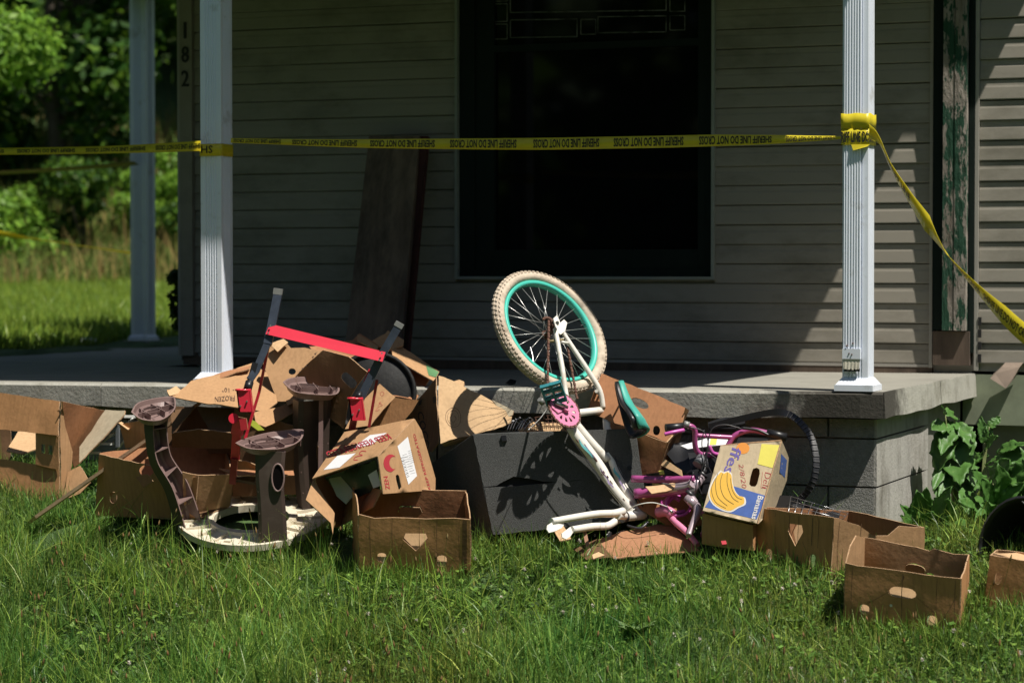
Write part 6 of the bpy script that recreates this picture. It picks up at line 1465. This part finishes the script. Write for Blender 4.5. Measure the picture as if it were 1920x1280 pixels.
tubes('brace_tube', [BP(1078, 792, 0), BP(1110, 830, 0), BP(1140, 862, 0)], .017)
tubes('top_tube', [BP(1139, 850, 0), BP(1150, 872, 0), BP(1175, 925, 0), BP(1198, 962, 0)], [.022, .021, .018, .016], n=16)
# painted swirls
for (x0, y0, x1, y1, w, mm) in ((1086, 823, 1112, 858, 8, teal_print), (1096, 832, 1120, 864, 3, lilac_print), (1152, 876, 1163, 899, 9, teal_print), (1160, 895, 1172, 918, 4, lilac_print), (1126, 877, 1142, 902, 3, lilac_print), (1140, 899, 1150, 914, 6, lilac_print)):
    cpt = []; 
    b = MB(); A0, A1 = BP(x0, y0, .0225), BP(x1, y1, .0225); dr = (A1 - A0); w3 = dr.normalized().cross(wn_).normalized() * w / 500
    for i in range(6):
        t0, t1 = i / 6, (i + 1) / 6; ww0 = math.sin(math.pi * (t0 * .9 + .05)); ww1 = math.sin(math.pi * (t1 * .9 + .05)); o0 = w3 * .3 * math.sin(t0 * 6); o1 = w3 * .3 * math.sin(t1 * 6)
        n0 = wn_ * .0016
        vs_ = [A0 + dr * t0 - w3 * ww0 / 2 + o0 - n0 * 2, A0 + dr * t1 - w3 * ww1 / 2 + o1 - n0 * 2, A0 + dr * t1 + o1 + n0, A0 + dr * t0 + o0 + n0, A0 + dr * t1 + w3 * ww1 / 2 + o1 - n0 * 2, A0 + dr * t0 + w3 * ww0 / 2 + o0 - n0 * 2]
        b.add(vs_, [(0, 1, 2, 3), (3, 2, 4, 5)])
    b.build('painted_swirl', mm, bk_)
# head, fork, crown
tubes('head_tube', [BP(1170, 968, 0), BP(1224, 963, 0)], .021, n=16)
tubes('headset_cup', [BP(1166, 969, 0), BP(1173, 968, 0)], .024, mat('dark_headset', (.03, .03, .035), rough=.4)); tubes('headset_cup', [BP(1222, 963, 0), BP(1228, 963, 0)], .023, mat('dark_headset'))
tubes('headset_cup', [BP(1228, 963, 0), BP(1236, 962, 0)], .018, chrome)
tubes('fork_leg', [BP(1168, 958, .052), BP(1150, 962, .060), BP(1112, 964, .062), BP(1034, 977, .062)], [.017, .016, .015, .0135])
tubes('fork_leg', [BP(1160, 972, -.040), BP(1140, 985, -.05), BP(1110, 987, -.052), BP(1072, 993, -.052)], [.016, .016, .016, .015])
tubes('fork_crown', [BP(1158, 966, .055), BP(1172, 968, 0), BP(1158, 975, -.045)], .016)
MB().extrude([BP(x, y, .058) for x, y in ((1025, 985), (1033, 980), (1056, 984), (1052, 990), (1040, 996), (1028, 999), (1024, 993))], wn_ * .005).build('fork_end', white_bike, bk_)
MB().extrude([BP(x, y, -.056) for x, y in ((1052, 1000), (1068, 988), (1076, 994), (1068, 1006), (1060, 1011), (1053, 1008))], wn_ * .005).build('fork_end', white_bike, bk_)
# chainring with cut-outs
cn = BP(1058, 768, .062); rr0 = .082; NS = 12
def CP_(r, a, o=0): return cn + maj * math.cos(a) * r + mn * math.sin(a) * r + wn_ * o
ol = []
for i in range(34):
    for (f, r) in ((0, rr0 - .006), (.3, rr0 - .006), (.5, rr0), (.7, rr0 - .006)): a = 2 * math.pi * (i + f) / 34; ol.append((r * math.cos(a), r * math.sin(a)))
holes = []
for i in range(NS):
    a = 2 * math.pi * (i + .5) / NS; rin, rout = .034, .060
    holes.append([((rin) * math.cos(a), rin * math.sin(a)), (.048 * math.cos(a - .12), .048 * math.sin(a - .12)), (.057 * math.cos(a - .13), .057 * math.sin(a - .13)), (rout * math.cos(a), rout * math.sin(a)), (.057 * math.cos(a + .13), .057 * math.sin(a + .13)), (.048 * math.cos(a + .12), .048 * math.sin(a + .12))])
sheet('chainring', ol, lambda x, y: cn + maj * x + mn * y, wn_, bk_, (pink_m, pink_m, pink_m), holes=holes, thick=.004, step=.02, amp=0)
# chain along ring and up to the cogs
ch = []
for i in range(56):
    a = math.pi * (.02 + 1.6 * i / 56) + 5.4
    ch.append(CP_(rr0, a, 0))
p_up0 = CP_(rr0, math.pi * .02 + 5.4); 
chain = MB()
def links(pts):
    for i in range(len(pts) - 1):
        a, b_ = pts[i], pts[i + 1]; d_ = (b_ - a); s_ = d_.normalized().cross(wn_).normalized()
        chain.box(a - s_ * .0048 - wn_ * .0025 + d_ * .08, d_ * .84, s_ * .0096, wn_ * (.0045 if i % 2 else .0065))
ringch = [CP_(rr0 - .001, 2 * math.pi * i / 42, -.001) for i in range(43)]
links(ringch)
def run(a, b_, n): return [a.lerp(b_, i / n) for i in range(n + 1)]
links(run(BP(1026, 748, .05), BP(1029, 600, .045), 26)); links(run(BP(1082, 748, .05), BP(1064, 650, .045), 16))
props(chain.build('chain', rust, bk_), kind='stuff')
tubes('crank_arm', [CP_(0, 0, .02), BP(1042, 754, .085)], .009, chrome); tubes('crank_bolt', [cn, cn + wn_ * .022], .016, pink_m)
MB().extrude([BP(x, y, .066) for x, y in ((1031, 752), (1052, 760), (1056, 770), (1046, 775), (1034, 765))], wn_ * .005).build('crank_guard', pink_m, bk_)
tubes('crank_arm', [BP(1060, 785, -.055), BP(1095, 810, -.06)], .008, chrome)
# pedal
pc = BP(1038, 737, .10); e1 = Vector((.85, -.1, .25)).normalized(); e2 = Vector((-.3, -.45, .84)).normalized(); e3 = e1.cross(e2)
b = MB(); hw, hh, hd = .045, .048, .012
for (o, l1, l2) in ((-hw, .008, hh * 2), (hw - .008, .008, hh * 2), (-.004, .008, hh * 2)): b.box(pc + e1 * o - e2 * hh - e3 * hd, e1 * l1, e2 * l2, e3 * hd * 2)
for o in (-hh, hh - .010, -.02, .012): b.box(pc - e1 * hw + e2 * o - e3 * hd * .95, e1 * hw * 2, e2 * .009, e3 * hd * 1.9)
b.build('pedal', teal_pl, bk_)
tubes('pedal_axle', [pc - e2 * .07, pc + e2 * .03], .006, chrome)
tubes('reflector_stub', [BP(1012, 748, .07), BP(1018, 756, .06)], .012, grey_cap)
# derailleur bits
tubes('derailleur', [BP(1028, 640, .045), BP(1056, 637, .06)], .006, mat('corroded_brass', (.22, .17, .08), rough=.7, noise_amt=.3)); tubes('cable_clip', [BP(1052, 641, .07), BP(1066, 643, .07)], .006, white_bike)
tubes('axle_nut', [WP(0, 0, .060), WP(0, 0, .072)], .010, rust)
tubes('hub_tail', [BP(1018, 600, .03), BP(1024, 596, .04), BP(1034, 600, .05), BP(1038, 612, .06)], .007, rust)
tubes('brake_cable', [BP(1025, 767, .05), BP(1012, 785, .05), BP(990, 806, .05)], .0015, spoke_m)
tubes('brake_cable', [BP(994, 650, -.06), BP(998, 665, -.06), BP(1000, 680, -.06)], .004, chrome)
# welds, bolts, cables, reflector, dirt
for (x, y, o, r) in ((1143, 848, 0, .0235), (1186, 957, 0, .0215), (1138, 768, 0, .0205), (1080, 796, 0, .020)):
    b = MB(); c_ = BP(x, y, o); t1_ = BP(x + 6, y + 9, o) - c_; t1_.normalize(); t2_ = t1_.cross(wn_)
    b.tube([c_ + (wn_ * math.cos(a) + t2_ * math.sin(a)) * r for a in [2 * math.pi * i / 18 for i in range(19)]], .003, 5, cap=False); b.build('weld_bead', white_bike, bk_)
tubes('brake_cable', [BP(1150, 770, .02), BP(1152, 850, .026), BP(1166, 890, .028), BP(1192, 930, .03), BP(1206, 950, .03)], .0022, black_pl)
tubes('brake_cable', [BP(1052, 790, .028), BP(1082, 838, .027), BP(1128, 900, .026), BP(1170, 950, .026)], .0018, black_pl)
tubes('brake_bridge', [BP(1118, 733, .045), BP(1118, 733, -.045)], .007)
tubes('brake_caliper', [BP(1112, 722, .03), BP(1122, 738, .03), BP(1130, 728, 0), BP(1124, 740, -.03)], .005, grey_cap)
for (x, y, o) in ((1041, 617, .078), (1155, 757, .02), (1165, 968, .024), (1045, 605, .075)): tubes('bolt', [BP(x, y, o - .004), BP(x, y, o + .007)], .008, chrome)
for i in range(16):
    a = random.uniform(0, 6.28); r = random.uniform(.006, .036); MB().box(WP(r, a, .03 + random.uniform(0, .018)), maj * .007, mn * .009, wn_ * .006).build('rust_clump', rust, wheel)
tubes('valve_stem', [WP(RW - .068, 1.2, 0), WP(RW - .10, 1.2, 0)], .0028, black_pl)
for k in range(10):
    t = random.uniform(.05, .95); a0_ = BP(1068 + 118 * t, 800 + 158 * t, .0232); dd_ = (BP(1186, 958, 0) - BP(1068, 800, 0)).normalized(); s2_ = dd_.cross(wn_).normalized() * random.uniform(-.012, .012); l_ = random.uniform(.006, .022)
    MB().box(a0_ + s2_ - wn_ * .004 * (1 + abs(s2_.length) * 40), dd_ * l_, s2_.normalized() * random.uniform(.0012, .003), wn_ * .0045).build('paint_chip', rust, bk_)
# seat clamp, post, saddle
tubes('seat_clamp', [BP(1143, 766, 0), BP(1156, 763, 0)], .020); tubes('clamp_bolt', [BP(1148, 756, .02), BP(1152, 770, .03)], .007, white_bike)
tubes('seat_post', [BP(1154, 764, 0), BP(1172, 765, 0)], .012, mat('dark_headset'))
sd1 = thing  # saddle below
tipN, tail, bel = P(1166, 715, 10.24), P(1208, 808, 10.08), P(1160, 790, 10.3)
ax_ = tail - tipN; Ls = ax_.length; axn = ax_.normalized()
outv = Vector((.95, .25, .28)); outv = (outv - axn * outv.dot(axn)).normalized(); sidev = axn.cross(outv).normalized()
def saddle(name, k, off, m_, hfac=1.0):
    vs = []; fs = []; nu, nv_ = 18, 12
    for i in range(nu + 1):
        t = i / nu; w = (.016 + .056 * (1 / (1 + math.exp(-(t - .58) * 12)))) * (1 if t < .93 else .82) * k; w *= math.sin(min(1, (t + .03) * 6) * math.pi / 2)
        if t > .9: w *= max(.25, 1 - (t - .9) * 5)
        lift = .012 * math.sin(t * math.pi) * -1 + .018 * t
        for j in range(nv_ + 1):
            s = (j / nv_ - .5) * 2; vs.append(tipN + axn * Ls * t + sidev * w * math.sin(s * math.pi / 2 * .98) + outv * (off + lift - (1 - math.cos(s * math.pi / 2)) * (.020 + .03 * t) * hfac))
    for i in range(nu):
        for j in range(nv_): a = i * (nv_ + 1) + j; fs.append((a, a + 1, a + nv_ + 2, a + nv_ + 1))
    o = link(name, vs, fs, m_, bk_, smooth=True); md = o.modifiers.new('thick', 'SOLIDIFY'); md.thickness = .010; md.offset = 0; return o
saddle('saddle', 1.0, .004, mat('saddle_vinyl', (.05, .33, .27), rough=.45, noise_amt=.1, third=(.5, .5, .42), tscale=22, tth=.62, tw=.05))
saddle('saddle_base', .90, -.010, black_pl, 1.15)
tubes('saddle_rail', [tipN + axn * .05 - outv * .02 + sidev * .012, BP(1176, 760, .01), tail - axn * .05 - outv * .035 + sidev * .02], .0035, mat('dark_headset'))
tubes('saddle_rail', [tipN + axn * .05 - outv * .02 - sidev * .012, BP(1172, 772, -.01), tail - axn * .05 - outv * .035 - sidev * .02], .0035, chrome)
# pink stem, rotor ring, bars of the white bike
tubes('stem', [P(1234, 960, 10.08), P(1252, 958, 10.04), P(1262, 966, 10.02)], .022, pink_m)
tubes('handlebar', [P(1245, 955, 10.08), P(1266, 978, 10.00), P(1290, 1000, 9.94), P(1308, 1022, 9.88)], [.013, .014, .012], pink_m)
tubes('handlebar', [P(1245, 950, 10.10), P(1238, 936, 10.16), P(1228, 950, 10.20)], .010, purple_m)
tubes('stem_block', [P(1246, 944, 10.06), P(1262, 930, 10.08), P(1276, 936, 10.08)], .014, purple_m)
b = MB(); rc = P(1272, 945, 10.04)
b.tube([rc + Vector((math.cos(a) * .052, math.sin(a) * .02, math.sin(a) * .046)) for a in [2 * math.pi * i / 24 for i in range(25)]], .0065, 8, cap=False); b.build('rotor_ring', purple_m, bk_)
tubes('rotor_plate', [P(1258, 962, 10.04), P(1285, 958, 10.04)], .008, purple_m); tubes('rotor_plate', [P(1288, 930, 10.05), P(1298, 950, 10.03)], .011, purple_m)
tubes('cable_stop', [P(1256, 955, 9.99), P(1261, 962, 9.99)], .007, chrome)
tubes('brake_cable', [P(1172, 958, 10.00), P(1196, 946, 9.94), P(1225, 942, 9.94), P(1252, 950, 9.98)], .0022, mat('white_cable', (.6, .6, .55), rough=.5))
tubes('brake_caliper', [P(1136, 1002, 10.04), P(1150, 1005, 10.04), P(1160, 998, 10.06), P(1172, 994, 10.08)], .005, chrome)
tubes('brake_caliper', [P(1140, 1010, 10.02), P(1144, 998, 10.04)], .009, grey_cap)
tubes('brake_cable', [P(1176, 985, 10.07), P(1200, 990, 10.02), P(1215, 978, 10.04)], .006, mat('dark_headset'))

# ================================================================== pink bicycle
pb = thing('bicycle', 'purple and pink childrens bicycle lying behind the speaker cabinet with its handlebar up', 'bicycle', tuple(P(1270, 930, 10.0)), 'childrens bicycles in the pile')
TT = lambda *a, **k: tubes(*a, par=pb, **k)
TT('top_tube', [P(1185, 897, 10.12), P(1250, 899, 10.06), P(1303, 897, 10.0)], .015, m_=magenta_m); TT('down_tube', [P(1190, 925, 10.10), P(1250, 920, 10.06), P(1297, 914, 10.0)], [.021, .022, .024], m_=magenta_m)
TT('down_tube_end', [P(1255, 917, 10.055), P(1290, 912, 10.01), P(1300, 906, 9.99)], [.0235, .024, .022], m_=silverpink)
TT('head_tube', [P(1295, 925, 9.99), P(1317, 889, 10.03)], .020, m_=silverpink); TT('headset_cup', [P(1293, 928, 9.99), P(1297, 923, 9.99)], .024, m_=mat('dark_headset')); TT('headset_cup', [P(1316, 891, 10.03), P(1320, 886, 10.03)], .023, m_=mat('dark_headset'))
TT('fork_leg', [P(1296, 933, 9.98), P(1308, 955, 9.94), P(1300, 980, 9.88), P(1291, 1004, 9.82)], [.016, .018, .014, .012], m_=silverpink)
TT('fork_crown', [P(1288, 932, 9.98), P(1304, 948, 9.95)], .018, m_=silverpink)
TT('fork_leg', [P(1318, 955, 10.05), P(1324, 980, 10.0), P(1318, 1004, 9.92)], .013, m_=magenta_m)
TT('stem', [P(1318, 887, 10.03), P(1325, 862, 10.06), P(1328, 850, 10.07)], .013, m_=mat('dark_headset'))
TT('bell_cover', [P(1308, 872, 10.0), P(1318, 858, 10.02)], .024, m_=mat('grey_lamp', (.12, .12, .13), rough=.35))
TT('handlebar', [P(1284, 799, 10.02), P(1296, 799, 10.02), P(1303, 808, 10.03), P(1303, 832, 10.04), P(1307, 845, 10.05), P(1318, 852, 10.06), P(1350, 852, 10.06), P(1362, 840, 10.06), P(1374, 820, 10.06), P(1388, 811, 10.06), P(1410, 806, 10.06), P(1441, 812, 10.05)], .0115, m_=magenta_m, sp=5)
TT('cross_brace', [P(1305, 816, 10.035), P(1340, 818, 10.05), P(1376, 820, 10.06)], .010, m_=magenta_m)
TT('grip', [P(1248, 802, 10.0), P(1286, 799, 10.02)], .017, m_=black_pl); TT('grip', [P(1438, 811, 10.05), P(1475, 820, 10.03)], .018, m_=black_pl)
TT('brake_lever', [P(1246, 814, 9.97), P(1262, 810, 9.97), P(1282, 806, 9.99)], .008, m_=purple_m); TT('brake_lever', [P(1390, 802, 10.04), P(1420, 806, 10.03), P(1442, 816, 10.02)], .006, m_=black_pl)
TT('lever_clamp', [P(1282, 794, 10.0), P(1292, 797, 10.0)], .014, m_=grey_cap)
TT('fork_accent', [P(1330, 835, 10.04), P(1336, 848, 10.04), P(1348, 852, 10.05)], .008, m_=purple_m)
for pts in ([(1292, 800), (1318, 808), (1328, 830), (1322, 860), (1310, 905), (1318, 930)], [(1320, 806), (1316, 835), (1326, 870), (1340, 900), (1330, 925)], [(1392, 804), (1360, 796), (1335, 804), (1326, 840), (1324, 880)], [(1300, 885), (1290, 905), (1262, 908), (1240, 905)], [(1330, 850), (1352, 870), (1342, 905), (1322, 940)]):
    TT('brake_cable', [P(x, y, 9.97) for x, y in pts], .0022, m_=mat('dark_headset'))
TT('frame_bracket', [P(1226, 905, 10.1), P(1240, 908, 10.08)], .012, m_=mat('yellowed_clip', (.5, .45, .15)))
# black bag, magazine, rails behind
bg_ = thing('black_bag', 'crumpled black bag stuffed behind the pink handlebar', 'bag', tuple(P(1290, 870, 10.2)))
flap('cloth', [(1252, 832, 10.20), (1300, 825, 10.18), (1350, 835, 10.2), (1345, 900, 10.16), (1300, 900, 10.14), (1270, 875, 10.16), (1250, 850, 10.2)], bg_, (black_pl,) * 3, amp=.02, crease=.02, thick=.02, step=8)
flap('cloth', [(1290, 850, 10.12), (1330, 850, 10.1), (1342, 940, 10.05), (1305, 920, 10.06)], bg_, (black_pl,) * 3, amp=.012, crease=.015, thick=.02, step=8)
mg = thing('magazine', 'white and yellow printed sheet lying under the pink handlebar', 'paper', tuple(P(1310, 830, 10.15)))
flap('page', [(1276, 835, 10.15), (1330, 821, 10.13), (1372, 824, 10.13), (1372, 832, 10.09), (1290, 842, 10.11)], mg, (paper,) * 3, thick=.002, decals=[('poly', [(1333, 822), (1345, 822), (1343, 834), (1331, 835)], yellow_paper, 'yellow_print')])
bs = thing('plastic_slab', 'dark flat plastic piece behind the right handlebar grip', 'plastic', tuple(P(1380, 800, 10.2)))
flap('panel', [(1328, 795, 10.24), (1352, 786, 10.22), (1395, 783, 10.2), (1398, 796, 10.16), (1380, 806, 10.14), (1330, 806, 10.18)], bs, (black_pl,) * 3, thick=.02)
flap('panel', [(1385, 822, 10.16), (1440, 822, 10.14), (1440, 832, 10.1), (1380, 834, 10.12)], bs, (black_pl,) * 3, thick=.015)
# black arched strap
arch = thing('plastic_strap', 'long black ribbed plastic strap arching over the banana carton in front of the blocks', 'strap', tuple(P(1510, 930, 9.95)))
ap = spline([P(*q) for q in ((1330, 800, 10.18), (1388, 785, 10.14), (1447, 773, 10.10), (1478, 776, 10.07), (1504, 796, 10.02), (1522, 824, 9.98), (1530, 865, 9.94), (1524, 902, 9.92), (1506, 930, 9.92), (1480, 948, 9.92))], 8)
vs = []; fs = []; n_ = len(ap)
for i, p in enumerate(ap):
    d_ = (ap[min(i + 1, n_ - 1)] - ap[max(i - 1, 0)]).normalized(); w_ = d_.cross(Vector((.15, -1, .1))).normalized() * .0135; f_ = w_.cross(d_).normalized() * .004
    vs += [p - w_ - f_, p + w_ - f_, p + w_ + f_, p - w_ + f_]
for i in range(n_ - 1):
    for k in range(4): fs.append((i * 4 + k, i * 4 + (k + 1) % 4, (i + 1) * 4 + (k + 1) % 4, (i + 1) * 4 + k))
fs += [(3, 2, 1, 0), tuple((n_ - 1) * 4 + k for k in range(4))]
link('strap_band', vs, fs, black_pl, arch)
rb = MB()
for i in range(24, n_ - 6, 2):
    p = ap[i]; d_ = (ap[i + 1] - ap[i - 1]).normalized(); w_ = d_.cross(Vector((.15, -1, .1))).normalized() * .0142; f_ = w_.cross(d_).normalized(); f_ = f_ if f_.y < 0 else -f_
    rb.box(p - w_ + f_ * .004, w_ * 2, d_ * .003, f_ * .0035)
rb.build('strap_ribs', mat('worn_grey_plastic', (.05, .05, .052), rough=.5), arch)
# wire basket bits behind the speaker
wbk = thing('wire_basket', 'bent dark wire basket showing above the speaker cabinet', 'basket', tuple(P(980, 800, 10.45)))
for i in range(16):
    x = 985 + i * 7.5; MB().tube([P(x, 812, 10.44), P(x - 3, 786 - 6 * math.sin(i * .2), 10.5)], .0014, 5).build('wire', rust, wbk)
for k in range(3):
    MB().tube(spline([P(985, 800 - k * 7, 10.47), P(1040, 792 - k * 7, 10.48), P(1100, 800 - k * 7, 10.47)], 5), .0018, 5).build('wire', rust, wbk)
for i in range(7): MB().tube(spline([P(950 + i * 5, 808, 10.40), P(962 + i * 6, 788 - 3 * i % 9, 10.42), P(985 + i * 5, 802, 10.44)], 4), .0014, 5).build('wire', chrome, wbk)
pile('cardboard_piece', 'pale torn scraps behind the top edge of the speaker cabinet', [('panel', [(972, 806, 10.50), (1000, 792, 10.52), (1050, 794, 10.5), (1075, 806, 10.48), (1060, 814, 10.46), (975, 814, 10.46)], dict(m=KP)),
     ], cat='cardboard')
# sundry litter on the grass
for (x, y, Y, lab, mm) in ((1357, 1018, 9.62, 'small red plastic scrap in the grass under the banana carton', ink_red), (1240, 885, 10.1, 'yellow wrapper scrap behind the speaker edge', yellow_paper)):
    rt_ = thing('litter', lab, 'litter', tuple(P(x, y, Y))); flap('scrap', [(x - 5, y - 3, Y), (x + 4, y - 4, Y), (x + 6, y + 3, Y - .02), (x - 3, y + 4, Y - .02)], rt_, (mm,) * 3, step=4, amp=.004)
tsp = thing('leaf_litter', 'dark dried leaf on the porch floor behind the bicycle wheel', 'leaf', tuple(P(958, 716, 10.85)))
flap('blade', [(948, 717, 10.82), (956, 712, 10.9), (968, 715, 10.9), (966, 719, 10.84), (954, 720, 10.8)], tsp, (black_pl,) * 3, step=4, amp=.006, thick=.002)

weeds(); plant_all(); background()
